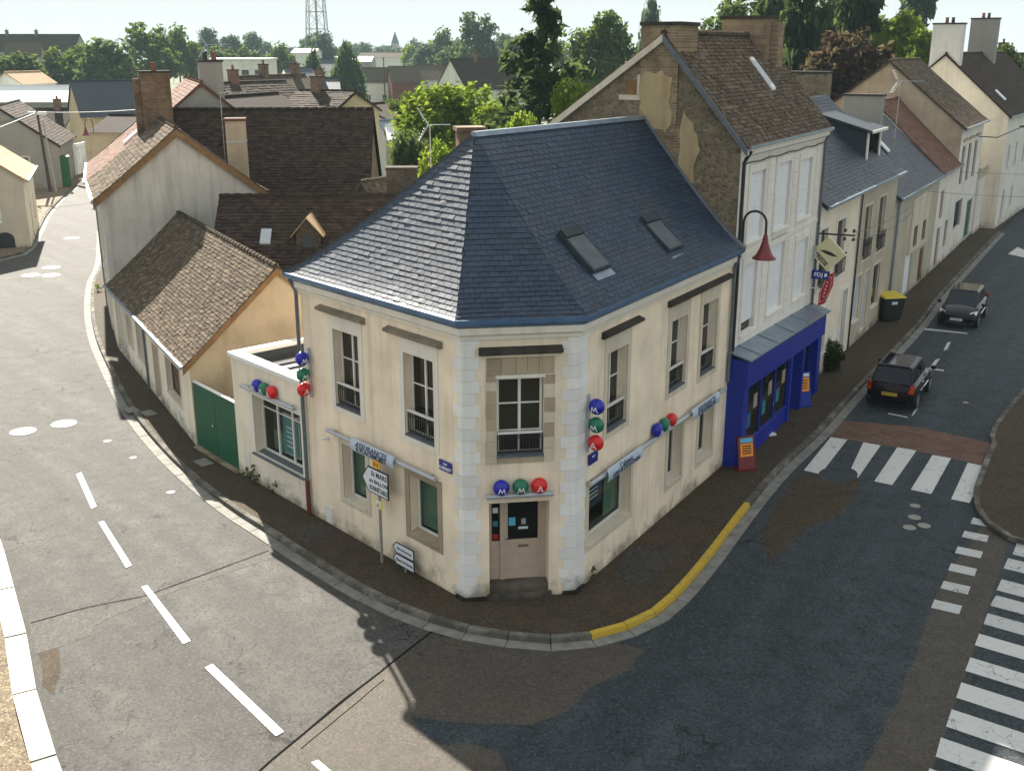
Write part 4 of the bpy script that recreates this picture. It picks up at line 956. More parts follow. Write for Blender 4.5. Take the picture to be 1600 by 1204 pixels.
mb = MB(); mb.tube((pb.x, pb.y, 0), (pb.x, pb.y, 0.68), 0.03, n=10); mb.build('post', M['galv'], po)
sf = Fr((pb.x, pb.y), (FL.u.x, FL.u.y))
for z0, tx in ((0.14, 'Maison de Retraite'), (0.44, 'Aire de Services')):
    mb = MB(); arrow(sf, -0.42, 0.42, 0.13, z0, z0 + 0.275, 0.04, 0.06, mb); bd = mb.build('arrow_board', M['sign_black'], po)
    mb = MB(); arrow(sf, -0.42, 0.42, 0.13, z0, z0 + 0.275, 0.06, 0.064, mb, 0.022); mb.build('board_face', M['sign_white'], bd)
    text(tx, 0.105, sf.pt(0.05, 0.066, z0 + 0.137), sf.u, UP, M['sign_black'], bd, sx=0.78, bold=0.001)

# ================================================================== ANNEX, GATE
AX = (-8.08, 29.84); FA = Fr.two(AX, A); LA = (Vector(A) - Vector(AX)).length
an = empty('annex', (AX[0], AX[1], 0), 'low flat roofed cream annex with white parapet between green gate and corner house', 'annex')
ha = (1.12, 3.68, 0.98, 2.72)
mb = MB(); wall(mb, FA, 0, LA - 0.01, 0, 3.62, [ha], 0.32)
mb.quad(FA.pt(0, 0, 0), FA.pt(0, -3.6, 0), FA.pt(0, -3.6, 3.62), FA.pt(0, 0, 3.62)); mb.quad(FA.pt(0, -3.6, 0), FA.pt(LA + 1, -3.6, 0), FA.pt(LA + 1, -3.6, 3.62), FA.pt(0, -3.6, 3.62))
mb.build('wall', M['cream_cool'], an, recalc=False)
ring(FA, *ha, 0.12, -0.01, 0.02, True).build('window_surround', M['white_stone'], an)
_hc = hc
window(an, FA, ha[0] + 0.02, ha[1] - 0.02, ha[2] + 0.03, ha[3] - 0.02, -0.26, 3, 1, g=M['clear'], splits=(0.78,), fw=0.06)
sill(an, FA, ha[0] - 0.1, ha[1] + 0.1, ha[2] + 0.04, -0.25, 0.10, M['lead'], 0.07, 0.1); room(an, FA, *ha, -0.36, -1.8)
mb = MB(); mb.box(FA, 2.05, 2.8, -0.42, -0.40, 1.15, 2.25); p = mb.build('poster', M['poster_teal'], an)
mb = MB(); mb.box(FA, 2.0, 2.85, -0.44, -0.425, 1.1, 2.3); mb.build('poster_board', M['sign_white'], an)
for k in range(5):
    l = MB(); l.box(FA, 2.2, 2.65, -0.399, -0.396, 1.35 + 0.14 * k, 1.39 + 0.14 * k); l.build('print_line', M['sign_white'], p)
mb = MB(); mb.box(FA, 1.3, 1.95, -0.6, -0.5, 1.0, 1.6); mb.build('display_stand', M['blind'], an)
mb = MB(); P = FA.pt
for s0, s1, d0, d1 in ((-0.06, LA - 0.12, -0.30, 0.06), (-0.06, 0.22, -3.6, -0.302), (0.222, LA + 0.6, -3.6, -3.3)):
    mb.box(FA, s0, s1, d0, d1, 3.60, 3.72)
mb.build('parapet', M['white_sheet'], an)
mb = MB(); mb.box(FA, 0.2, LA + 0.6, -3.4, -0.25, 3.2, 3.26); rf = mb.build('roof_deck', M['white_sheet'], an)
for k in range(8):
    l = MB(); l.box(FA, 0.3 + 0.5 * k, 0.36 + 0.5 * k, -3.25, -0.32, 3.262, 3.33); l.build('standing_seam', M['membrane'], rf)
mb = MB(); mb.box(FA, 0.2, LA - 0.2, -3.299, -3.29, 3.26, 3.6); mb.box(FA, 0.221, 0.23, -3.28, -0.31, 3.26, 3.6); mb.build('upstand', M['membrane'], an)
mb = MB(); mb.box(FA, 0.52, 0.72, -0.01, 0.02, 0.35, 0.85); mb.build('letter_box', M['white_paintwood'], an)
tube_sign(FA, 0.72, 3.58, 2.90, 'grey tube with three small lettered balls above the annex shop window', balls=(1.65, 2.05, 2.45))
GT = (-9.97, 32.06); FG = Fr.two(GT, AX); LG = (Vector(GT) - Vector(AX)).length
gt = empty('gate', (GT[0], GT[1], 0), 'dark green double leaf metal gate beside the low tiled house', 'gate')
for s0, s1 in ((0.02, LG / 2 - 0.012), (LG / 2 + 0.012, LG - 0.02)):
    mb = MB(); mb.box(FG, s0, s1, -0.10, -0.05, 0.05, 2.12); lf = mb.build('gate_leaf', M['green_gate'], gt)
    k = 8
    for i in range(k):
        q = MB(); w_ = (s1 - s0) / k; q.box(FG, s0 + i * w_ + 0.006, s0 + (i + 1) * w_ - 0.006, -0.048, -0.038, 0.09, 2.08); q.build('board', M['green_gate'], lf)
mb = MB(); mb.box(FG, LG / 2 - 0.22, LG / 2 - 0.1, -0.04, 0.0, 1.0, 1.06); mb.build('handle', M['chrome'], gt)
mb = MB(); mb.box(FG, 0, LG, -0.12, -0.03, 2.125, 2.17); mb.build('top_rail', M['white_sheet'], gt)
mb = MB(); mb.box(FG, 0, LG, -0.2, 0.12, 0.0, 0.02); mb.build('threshold', M['stone'], gt)

# ------------------------------------------------------------------ generic ridge house on a facade frame
def verge(mb, fr, s, zs, wd=0.0): pass
def ridge_house(name, label, fr, L, depth, ze, zr, wr, wm, rm, holes=(), tw=0.2, expo=0.14, gable0=None, gable1=None, over=0.28, s0=0.0, single=0, th=0.018, tile='tile', vo=0.12, zback=None, ridge_tiles=True, cat='house', flare=1.06, rear=True, gm=None):
    """ridge parallel to the facade at depth wr; returns the thing"""
    P = fr.pt; zb = ze if zback is None else zback
    o = empty(name, P(s0 + L / 2, 0, 0), label, cat)
    mb = MB(); wall(mb, fr, s0, s0 + L, 0, ze, holes); mb.build('wall', wm, o, recalc=False)
    mb = MB(); mb.quad(P(s0, -depth, 0), P(s0 + L, -depth, 0), P(s0 + L, -depth, zb), P(s0, -depth, zb)); mb.build('rear_wall', wm, o, recalc=False)
    for s, gmat in ((s0, gable0), (s0 + L, gable1)):
        g = MB(); g.poly([P(s, 0, 0), P(s, -depth, 0), P(s, -depth, zb), P(s, -wr, zr - 0.06), P(s, 0, ze)]); g.build('gable_wall', gmat or wm, o, recalc=False)
    a, b = s0 - vo, s0 + L + vo
    k1 = (zr - ze) / wr; k2 = (zr - zb) / (depth - wr)
    e0, e1 = P(a, over, ze - over * k1 * 0.8 + 0.05), P(b, over, ze - over * k1 * 0.8 + 0.05); r0, r1 = P(a, -wr, zr), P(b, -wr, zr)
    f0, f1 = P(a, -depth - over, zb - over * k2 * 0.8 + 0.05), P(b, -depth - over, zb - over * k2 * 0.8 + 0.05)
    mb = MB(); slope(mb, e0, e1, r0, r1, flare, 6); slope(mb, f1, f0, r1, r0, flare, 6)
    for q0, q1 in ((e0, r0), (r0, f0), (e1, r1), (r1, f1)):   # verge boards
        mb.quad(q0 + UP * -0.02, q1 + UP * -0.02, q1 - UP * 0.16, q0 - UP * 0.16)
    rf = mb.build('roof', rm, o, recalc=False)
    lay(tiles_on(e0, e1, r0, r1, tw, expo, th, flare, 0.45), rf, tile, rm, single)
    if rear: lay(tiles_on(f1, f0, r1, r0, tw, expo, th, flare, 0.45), rf, 'rear_' + tile, rm)
    if ridge_tiles:
        n = int((r1 - r0).length / 0.36)
        mb = MB()
        for i in range(n):
            p, q = r0.lerp(r1, i / n), r0.lerp(r1, (i + 0.93) / n); mb.tube(p + UP * 0.0, q + UP * 0.015, 0.085, 0.10, 8, r := 0)
        k = mb.build('ridge_tile', rm, rf); tag(k, kind='stuff')
    mb = MB(); mb.box(fr, a, b, over, over + 0.1, e0.z - 0.07, e0.z + 0.03); mb.build('gutter', M['zinc'], o)
    o['_roof'] = 0; del o['_roof']
    return o, rf
def chimney(o, fr, s0, s1, d0, d1, z0, z1, m, pots=1, name='chimney', cap_=True):
    mb = MB(); mb.box(fr, s0, s1, d0, d1, z0, z1); c = mb.build(name, m, o)
    if cap_:
        k = MB(); k.box(fr, s0 - 0.05, s1 + 0.05, d0 - 0.05, d1 + 0.05, z1, z1 + 0.1); k.build('chimney_cap', M['stone_dark'], c)
    for i in range(pots):
        k = MB(); p = fr.pt((s0 + s1) / 2 + (i - (pots - 1) / 2) * 0.4 * (1 if (s1 - s0) >= (d1 - d0) else 0), (d0 + d1) / 2 + (i - (pots - 1) / 2) * 0.4 * (0 if (s1 - s0) >= (d1 - d0) else 1), z1 + 0.1)
        k.lathe(p, [(0.13, 0), (0.10, 0.3), (0.13, 0.32), (0.13, 0.36)], 10); k.build('chimney_pot', M['terracotta'] if i % 2 == 0 else M['iron'], c)
    return c
def flat_window(o, fr, a, b, c, e, g=None, d=-0.16, cols=2, rows=3, m=None, splits=None):
    return window(o, fr, a + 0.01, b - 0.01, c + 0.01, e - 0.01, d, cols, rows, fw=0.05, bar=0.02, g=g or M['glass'], m=m, splits=splits)

# ================================================================== LOW TILED HOUSE (left street)
CT = (-16.6, 43.9); FT = Fr.two(CT, GT); LT = (Vector(CT) - Vector(GT)).length
hl = [(0.6, 2.5, 0.03, 2.15), (4.9, 6.2, 0.85, 2.2), (7.75, 8.65, 0.03, 2.05), (9.9, 11.9, 0.85, 2.1), (2.9, 3.9, 0.9, 2.1)]
ct, ctr = ridge_house('low_house', 'low cream house with mossy brown tile roof behind the green gate', FT, LT, 5.9, 2.78, 5.5, 2.92, M['cream_cool'], M['tile_low'], hl, 0.175, 0.13, gable0=M['ochre'], gable1=M['ochre'], over=0.22, vo=0.1, th=0.024)
for h in hl:
    ring(FT, *h, 0.11, -0.01, 0.018, h[2] > 0.5).build('window_surround', M['stone_pale'], ct)
    if h[2] > 0.5: flat_window(ct, FT, *h, cols=2, rows=2, m=M['timber'] if h[0] > 9 else None); sill(ct, FT, h[0] - 0.05, h[1] + 0.05, h[2] + 0.03, -0.15, 0.06, M['stone_pale'])
    else:
        mb = MB(); mb.box(FT, h[0], h[1], -0.2, -0.15, h[2], h[3]); dd = mb.build('door', M['timber'] if h[0] > 5 else M['grey_white'], ct)
        for k in range(4):
            q = MB(); w_ = (h[1] - h[0]) / 4; q.box(FT, h[0] + k * w_ + 0.02, h[0] + (k + 1) * w_ - 0.02, -0.149, -0.138, h[2] + 0.1, h[3] - 0.1); q.build('plank', M['timber'] if h[0] > 5 else M['grey_white'], dd)
mb = MB(); mb.path([FT.pt(LT / 2 - 0.2, 0.3, 2.6), FT.pt(LT / 2 - 0.2, 0.06, 2.3), FT.pt(LT / 2 - 0.2, 0.06, 0)], 0.045, 8); mb.build('downpipe', M['pipe'], ct)
for dd_, ze_ in ((0.24, 2.62), (-6.14, 2.62)):
    p = FT.pt(LT + 0.11, dd_, ze_); q = FT.pt(LT + 0.11, -2.92, 5.44); mb = MB(); mb.prism([p, q, q - UP * 0.22, p - UP * 0.22], FT.u * -0.06); mb.build('verge_board', M['timber'], ct)
mb = MB(); mb.box(FT, 11.0, 11.5, 0.0, 0.02, 0.15, 0.6); mb.build('meter_cabinet', M['white_paintwood'], ct)

# tall gabled house beyond it
TG = (CT[0] - FT.u.x * -0.05, CT[1] - FT.u.y * -0.05)
U2 = (0.385, -0.923); F2 = Fr((CT[0], CT[1]), U2); F2 = Fr(tuple((F2.pt(-6.9, 0.0, 0))[:2]), U2)
hh = [(0.8, 1.7, 3.4, 5.2), (2.6, 3.5, 3.4, 5.2), (4.6, 5.5, 3.4, 5.2), (0.8, 1.7, 0.8, 2.4), (2.6, 3.5, 0.05, 2.3), (4.6, 5.5, 0.8, 2.4)]
tg, tgr = ridge_house('gabled_house', 'tall house with broad grey white gable wall and brown brick chimney', F2, 6.85, 6.4, 6.35, 8.95, 3.15, M['grey_white'], M['tile'], hh, 0.26, 0.2, over=0.3, vo=0.16, th=0.03)
for h in hh: flat_window(tg, F2, *h); ring(F2, *h, 0.13, -0.01, 0.03, True).build('window_surround', M['white_stone'], tg)
for sgn in (0, 1):
    p = F2.pt(6.85 + 0.17, 0.34 if sgn == 0 else -6.74, 6.12); q = F2.pt(6.85 + 0.17, -3.15, 8.88)
    mb = MB(); mb.prism([p, q, q - UP * 0.3, p - UP * 0.3], F2.u * -0.08); mb.build('verge_board', M['timber'], tg)
chimney(tg, F2, -0.55, 0.25, -3.75, -2.45, 7.4, 10.95, M['brick_red'], 1)
mb = MB(); mb.box(F2, -0.5, 0.05, -2.45, -2.15, 7.0, 10.7); mb.build('flue', M['brick_red'], tg)
mb = MB(); mb.box(F2, 2.0, 6.8, 0.3, 0.42, 6.0, 6.14); mb.build('fascia', M['white_sheet'], tg)
# next house up the street, darker and higher
_c = F2.pt(-0.9, 0.05, 0); F3 = Fr((_c.x - 9.3 * 0.345, _c.y + 9.3 * 0.9386), (0.345, -0.9386))
h3 = [(1.0, 1.9, 3.4, 5.2), (4.2, 5.1, 3.4, 5.2), (7.2, 8.1, 3.4, 5.2), (1.0, 1.9, 0.8, 2.4), (4.2, 5.1, 0.05, 2.3)]
t3, t3r = ridge_house('street_house', 'house with rust red street side roof behind the brown brick chimney', F3, 9.3, 10.6, 6.2, 10.5, 5.3, M['white_wall'], M['tile_red'], h3, 0.25, 0.2, over=0.3, gable1=M['house_grey'])
for h in h3: flat_window(t3, F3, *h)
for k, s in enumerate((6.0, 6.9)):
    mb = MB(); k1 = (10.5 - 6.2) / 5.3; pts = [F3.pt(s, -1.6, 6.2 + 1.6 * k1 + 0.06), F3.pt(s + 0.35, -1.6, 6.2 + 1.6 * k1 + 0.06), F3.pt(s + 0.35, -2.9, 6.2 + 2.9 * k1 + 0.06), F3.pt(s, -2.9, 6.2 + 2.9 * k1 + 0.06)]
    mb.prism(pts, (0, 0, 0.08)); mb.build('skylight', M['white_sheet'], t3r)
chimney(t3, F3, 8.0, 8.7, -6.4, -5.3, 8.6, 11.4, M['house_grey'], 2)

# antennas
def antenna(p, h, az, label, n=7, L=1.1, m='alu', fan=True):
    o = empty('tv_antenna', p, label, 'antenna'); p = Vector(p); d = Vector((math.sin(az), math.cos(az), 0)); sd = Vector((d.y, -d.x, 0)); top = p + UP * h
    mb = MB(); mb.tube(p, top, 0.022, n=6); mb.build('mast', M['galv'], o)
    mb = MB(); mb.tube(top - d * 0.1, top + d * L, 0.014, n=5); mb.build('boom', M['alu'], o)
    for k in range(n):
        q = top + d * (L * (k + 0.5) / n); b = MB(); w_ = 0.16 * (1 - 0.05 * k); b.tube(q - sd * w_, q + sd * w_, 0.012, n=4); b.build('element', M['alu'], o)
    if fan:
        for s in (-1, 1):
            b = MB(); c = top - d * 0.05
            for k in range(5):
                t = 0.12 + 0.13 * k; q = c - d * (0.12 + 0.35 * t) + UP * s * (0.05 + 0.75 * t); b.tube(q - sd * 0.3, q + sd * 0.3, 0.014, n=4)
            for e in (-0.29, 0.29): b.tube(c + sd * e, c - d * 0.38 + UP * s * 0.6 + sd * e, 0.012, n=4)
            b.build('reflector', M['alu'], o)
    return o
antenna(F3.pt(8.35, -5.8, 11.4), 0.8, rad(70), 'white tv antenna on the grey stack behind the brick chimney')

# ------------------------------------------------------------------ dark barn roofs behind
def plain_house(name, label, c, L, D, ze, zr, rot, wm, rm, tw=0.3, expo=0.22, ch=(), wins=(), tiles=True, cat='house', group=None, flare=1.0, th=0.03, half=None):
    """free standing house: ridge along local x, centre c, long side facing local -y"""
    ca, sa = math.cos(rot), math.sin(rot); u = Vector((ca, sa, 0)); fr = Fr((c[0] - ca * L / 2 + sa * D / 2, c[1] - sa * L / 2 - ca * D / 2), (ca, sa))
    P = fr.pt; o = empty(name, (c[0], c[1], 0), label, cat, group)
    mb = MB(); hs = [w_[1:5] for w_ in wins if w_[0] == 0]
    wall(mb, fr, 0, L, 0, ze, hs, 0.15)
    mb.quad(P(0, -D, 0), P(L, -D, 0), P(L, -D, ze), P(0, -D, ze))
    for s in (0, L): mb.poly([P(s, 0, 0), P(s, -D, 0), P(s, -D, ze), P(s, -D / 2, zr - 0.05), P(s, 0, ze)])
    mb.build('wall', wm, o, recalc=False)
    for w_ in wins:
        if w_[0] == 0:
            p = MB(); p.box(fr, w_[1], w_[2], -0.14, -0.12, w_[3], w_[4]); q = p.build('window', M['white_paintwood'], o)
            for k in (0, 1):
                g = MB(); m_ = (w_[1] + w_[2]) / 2; a_, b_ = ((w_[1] + 0.06, m_ - 0.03) if k == 0 else (m_ + 0.03, w_[2] - 0.06)); g.box(fr, a_, b_, -0.119, -0.112, w_[3] + 0.06, w_[4] - 0.06); g.build('pane', M['glass_far'], q)
        else:
            s = L if w_[0] == 1 else 0; sg = 1 if w_[0] == 1 else -1
            p = MB(); p.box(fr, s + sg * 0.0, s + sg * 0.03, -w_[2], -w_[1], w_[3], w_[4]); q = p.build('window', M['white_paintwood'], o)
            g = MB(); g.box(fr, s + sg * 0.03, s + sg * 0.04, -w_[2] + 0.08, -w_[1] - 0.08, w_[3] + 0.08, w_[4] - 0.08); g.build('pane', M['glass_far'], q)
    k = (zr - ze) / (D / 2); ov = 0.3
    e0, e1, r0, r1, f0, f1 = P(-0.15, ov, ze - ov * k * 0.8), P(L + 0.15, ov, ze - ov * k * 0.8), P(-0.15, -D / 2, zr), P(L + 0.15, -D / 2, zr), P(-0.15, -D - ov, ze - ov * k * 0.8), P(L + 0.15, -D - ov, ze - ov * k * 0.8)
    mb = MB(); slope(mb, e0, e1, r0, r1, flare, 1); slope(mb, f1, f0, r1, r0, flare, 1)
    for q0, q1 in ((e0, r0), (r0, f0), (e1, r1), (r1, f1)): mb.quad(q0 + UP * -0.02, q1 + UP * -0.02, q1 - UP * 0.2, q0 - UP * 0.2)
    rf = mb.build('roof', rm, o, recalc=False)
    if tiles:
        lay(tiles_on(e0, e1, r0, r1, tw, expo, th, flare, 0.5), rf, 'tile', rm); lay(tiles_on(f1, f0, r1, r0, tw, expo, th, flare, 0.5), rf, 'rear_tile', rm)
    mb = MB()
    n = max(3, int(L / 0.4))
    for i in range(n): mb.tube(r0.lerp(r1, i / n) + UP * 0.02, r0.lerp(r1, (i + 0.93) / n) + UP * 0.03, 0.09, 0.11, 6)
    tag(mb.build('ridge_tile', rm, rf), kind='stuff')
    for (s, d, w_, dd, z1, mm) in ch: chimney(o, fr, s, s + w_, -d - dd, -d, ze, z1, M[mm], 1)
    return o, rf, fr
plain_house('barn', 'large dark brown tiled roof with straight ridge behind the gabled house', (-11.3, 52.6), 9.2, 8.0, 5.4, 9.25, rad(2.5), M['rubble'], M['tile_dark'], 0.24, 0.17)
b2, b2r, b2f = plain_house('back_building', 'long dark mossy roof with a small dormer in front of the barn', (-6.6, 43.0), 9.6, 6.2, 3.6, 6.45, rad(1.5), M['rubble'], M['tile_dark'], 0.24, 0.17)
plain_house('lean_to', 'narrow dark roof with light ridge tiles just behind the low tiled house', (-6.6, 37.2), 5.0, 3.6, 3.2, 4.55, rad(12), M['rubble'], M['tile_dark'], 0.24, 0.17)
# dormer on the long roof
P = b2f.pt; c0 = at(481, 335, 41.4); s_ = (c0 - b2f.p).dot(b2f.u)
mb = MB(); mb.box(b2f, s_ - 0.45, s_ + 0.45, -2.2, -1.2, 4.3, 5.35); mb.poly([P(s_ - 0.45, -1.2, 5.35), P(s_ + 0.45, -1.2, 5.35), P(s_, -1.2, 5.85)]); dm = mb.build('dormer', M['rubble_dark'], b2)
for sg in (-1, 1):
    e0, e1 = P(s_ + sg * 0.62, -1.0, 5.2), P(s_ + sg * 0.62, -2.6, 5.2); r0, r1 = P(s_, -1.0, 5.92), P(s_, -2.6, 5.92)
    mb = MB(); mb.hexa([e0 - UP * 0.05, e1 - UP * 0.05, r1 - UP * 0.05, r0 - UP * 0.05, e0, e1, r1, r0])
    mb.build('dormer_roof', M['tile_pale'], dm)
mb = MB(); mb.box(b2f, s_ - 0.2, s_ + 0.2, -1.2, -1.17, 4.7, 5.2); mb.build('dormer_window', M['glass_far'], dm)
cs = at(415, 340, 41.6); s_ = (cs - b2f.p).dot(b2f.u); kk = (6.45 - 3.6) / 3.1
mb = MB(); mb.prism([P(s_ - 0.2, -1.3, 3.6 + 1.3 * kk + 0.05), P(s_ + 0.2, -1.3, 3.6 + 1.3 * kk + 0.05), P(s_ + 0.2, -1.8, 3.6 + 1.8 * kk + 0.05), P(s_ - 0.2, -1.8, 3.6 + 1.8 * kk + 0.05)], (0, 0, 0.07)); mb.build('skylight', M['shutter_blue'], b2r)
mb = MB(); q_ = at(578, 330, 42.6); mb.lathe((q_.x, q_.y, q_.z - 0.6), [(0.15, 0), (0.13, 0.6), (0.17, 0.62), (0.17, 0.7)], 10); mb.build('chimney_pot', M['terracotta'], b2)
# tall slim stack with strap beside the gable
q0 = at(372, 270, 48.2); stk = empty('chimney_stack', (q0.x, q0.y, 0), 'slim tan chimney stack with iron strap beside the barn roof', 'chimney')
fs = Fr((q0.x - 0.4, q0.y), (1, 0.15)); mb = MB(); mb.box(fs, 0, 0.82, -0.6, 0.1, 0, 9.0); mb.build('stack', M['ochre'], stk)
mb = MB(); mb.box(fs, -0.05, 0.87, -0.65, 0.15, 9.0, 9.12); mb.build('stack_cap', M['tile_red'], stk); mb = MB(); mb.box(fs, -0.015, 0.835, -0.615, 0.115, 8.1, 8.16); mb.build('strap', M['alu'], stk)
antenna((q0.x - 0.55, q0.y + 0.1, 7.0), 3.2, rad(80), 'thin antenna mast on the slim tan chimney stack', fan=False)
# small pale tiled roof and stub wall behind the corner house
plain_house('shed', 'small tan tiled shed roof beside a dark stone wall behind the corner house', (-5.6, 47.5), 2.6, 3.4, 4.6, 6.6, rad(55), M['rubble'], M['tile'], 0.24, 0.17)
q0 = at(628, 260, 44.5); fs = Fr((q0.x - 0.55, q0.y), (1, 0.05)); ws = empty('stone_stack', (q0.x, q0.y, 0), 'broad dark rubble chimney block standing right of the small tan roof', 'chimney'); mb = MB(); mb.box(fs, -0.1, 1.15, -0.7, 0, 0, 7.3); mb.build('stack', M['rubble_dark'], ws); mb = MB(); mb.box(fs, -0.13, 1.18, -0.73, 0.03, 7.3, 7.4); mb.build('stack_cap', M['stone_dark'], ws)
qa = at(673, 265, 40.0); antenna((qa.x, qa.y, 5.5), at(677, 195, 40.0).z - 5.5, rad(85), 'large tv antenna with angled reflectors in front of the green tree', 8, 0.75)

# ================================================================== RIGHT STREET ROW
FW = Fr(E_, UR)
# --- tall rubble gabled house with press shop
ht = [(0.95, 2.3, 6.6, 8.62), (3.5, 4.95, 6.6, 8.66), (6.05, 7.4, 6.6, 8.55), (0.85, 2.1, 3.85, 5.95), (3.4, 4.85, 3.95, 6.12), (6.3, 7.65, 3.85, 5.85)]
tall = empty('tall_house', FW.pt(4.4, 0, 0), 'three storey white stone fronted house with rubble gable and brown tile roof', 'house')
LT3 = 8.85; DT = 7.2; ZE = 9.35; WR = 2.4; ZRD = 12.35; ZB = 8.9
mb = MB(); wall(mb, FW, 0, LT3, 0, ZE, ht, 0.14); mb.build('wall', M['white_stone'], tall, recalc=False)
mb = MB(); mb.quad(FW.pt(0, -DT, 0), FW.pt(LT3, -DT, 0), FW.pt(LT3, -DT, ZB), FW.pt(0, -DT, ZB)); mb.build('rear_wall', M['white_stone'], tall, recalc=False)
for s, mm in ((0, M['rubble']), (LT3, M['rubble'])):
    g = MB(); g.poly([FW.pt(s, 0, 0), FW.pt(s, -DT, 0), FW.pt(s, -DT, ZB), FW.pt(s, -WR, ZRD), FW.pt(s, 0, ZE)]); g.build('gable_wall', mm, tall, recalc=False)
e0, e1, r0, r1, f0, f1 = FW.pt(-0.12, 0.22, ZE + 0.05), FW.pt(LT3 + 0.1, 0.22, ZE + 0.05), FW.pt(-0.12, -WR, ZRD + 0.06), FW.pt(LT3 + 0.1, -WR, ZRD + 0.06), FW.pt(-0.12, -DT - 0.3, ZB - 0.12), FW.pt(LT3 + 0.1, -DT - 0.3, ZB - 0.12)
mb = MB(); slope(mb, e0, e1, r0, r1, 1.03, 6); slope(mb, f1, f0, r1, r0, 1.0, 2); tr_ = mb.build('roof', M['tile'], tall, recalc=False)
lay(tiles_on(e0, e1, r0, r1, 0.19, 0.135, 0.02, 1.03, 0.5), tr_, 'tile', M['tile_dark'].copy() if False else M['tile']); lay(tiles_on(f1, f0, r1, r0, 0.22, 0.16, 0.02, 1.0, 0.5), tr_, 'rear_tile', M['tile'])
mb = MB()
for i in range(24): mb.tube(r0.lerp(r1, i / 24) + UP * 0.02, r0.lerp(r1, (i + 0.93) / 24) + UP * 0.04, 0.09, 0.11, 8)
tag(mb.build('ridge_tile', M['tile'], tr_), kind='stuff')
for p, q in ((e0, r0), (f0, r0)):
    mb = MB(); mb.prism([p - UP * 0.02, q - UP * 0.02, q - UP * 0.22, p - UP * 0.22], Vector(UR) * -0.07); mb.build('verge_board', M['stone_pale'] if p is f0 else M['pipe'], tall)
band_ = MB(); pr = [(-0.01, 9.0), (0.05, 9.02), (0.08, 9.12), (0.2, 9.2), (0.22, 9.36), (-0.01, 9.4)]
band_.prism([FW.pt(0, d, z) for d, z in pr], Vector(UR) * LT3); band_.build('cornice', M['white_stone'], tall)
mb = MB(); mb.box(FW, -0.02, LT3 + 0.02, 0.2, 0.3, 9.36, 9.44); mb.build('gutter', M['zinc'], tall)
mb = MB(); mb.box(FW, 0.4, LT3, -0.01, 0.04, 6.24, 6.34); mb.build('string_course', M['white_stone'], tall)
for h in ht:
    ring(FW, *h, 0.16, -0.01, 0.035, True, wt=0.22).build('window_surround', M['white_stone'], tall)
    m_ = (h[0] + h[1]) / 2
    for k, (a_, b_) in enumerate(((h[0] + 0.01, m_ - 0.006), (m_ + 0.006, h[1] - 0.01))):
        z0 = h[2] + 0.02 + (0.28 if (h[0] < 1 and h[2] < 5) else 0)
        mb = MB(); mb.box(FW, a_, b_, -0.10, -0.06, z0, h[3] - 0.01); sh_ = mb.build('shutter', M['shutter'], tall)
        for j in range(3):
            q = MB(); q.box(FW, a_ + 0.02, b_ - 0.02, -0.058, -0.05, z0 + 0.15 + j * 0.75, z0 + 0.22 + j * 0.75); q.build('batten', M['shutter'], sh_)
    sill(tall, FW, h[0] - 0.1, h[1] + 0.1, h[2] + 0.03, -0.1, 0.09, M['white_stone'])
    mb = MB(); mb.box(FW, h[0], h[1], -0.16, -0.13, h[2], h[3]); mb.build('window_void', M['glass'], tall)
# stone joints on the white front: individual ashlar courses
for z0 in [3.6 + 0.42 * k for k in range(13)]:
    for s0, s1 in ((0.02, 0.68), (2.62, 3.22), (5.25, 5.78), (7.95, 8.5)):
        if 6.15 < z0 + 0.2 < 6.4 or z0 > 8.75: continue
        mb = MB(); mb.box(FW, s0 + 0.011, s1 - 0.011, -0.005, 0.018 + R.uniform(0, 0.008), z0 + 0.011, z0 + 0.408); mb.build('ashlar_block', M['white_stone'], tall)
# chimneys
cg = MB(); P = FW.pt; cg.box(FW, -0.06, 1.35, -3.08, -1.95, 9.6, 12.62); c1 = cg.build('chimney', M['brick_n'], tall)
k = MB(); k.box(FW, -0.11, 1.40, -3.13, -1.90, 12.62, 12.72); k.build('chimney_cap', M['stone_dark'], c1)
c2 = chimney(tall, FW, 7.1, 8.2, -3.3, -1.75, 11.2, 12.95, M['brick_u'], 0); k = MB(); k.box(FW, 7.6, 8.22, -1.74, -1.5, 11.4, 12.85); k.build('chimney_flank', M['brick_u'], c2)
# brick flue exposed on the rubble gable, plaster patches over it
mb = MB(); mb.box(FW, -0.035, 0.01, -2.95, -1.55, 7.8, 9.9); mb.build('brick_flue', M['brick_n'], tall)
def blob(pts, d, m, name):
    pts2 = []
    for i, p in enumerate(pts):
        q = pts[(i + 1) % len(pts)]
        for j in range(4):
            t = j / 4; pts2.append((p[0] + (q[0] - p[0]) * t + R.uniform(-0.05, 0.05), p[1] + (q[1] - p[1]) * t + R.uniform(-0.06, 0.06)))
    mb = MB(); tri = tessellate_polygon([[Vector((x, y, 0)) for x, y in pts2]])
    mb.add([FW.pt(-d, -x, y) for x, y in pts2], [tuple(t) for t in tri]); n = len(pts2)
    mb.add([FW.pt(-d, -x, y) for x, y in pts2] + [FW.pt(0, -x, y) for x, y in pts2], [(i, (i + 1) % n, n + (i + 1) % n, n + i) for i in range(n)]); return mb.build(name, m, tall, recalc=False)
blob([(3.0, 11.35), (2.45, 11.4), (2.05, 11.2), (2.2, 10.6), (2.05, 10.1), (2.25, 9.75), (2.7, 9.9), (3.05, 10.4), (3.1, 11.0)], 0.075, M['plaster'], 'plaster_patch')
blob([(3.25, 9.95), (2.95, 9.9), (2.85, 9.2), (3.05, 8.7), (3.4, 9.0)], 0.05, M['plaster'], 'plaster_patch')
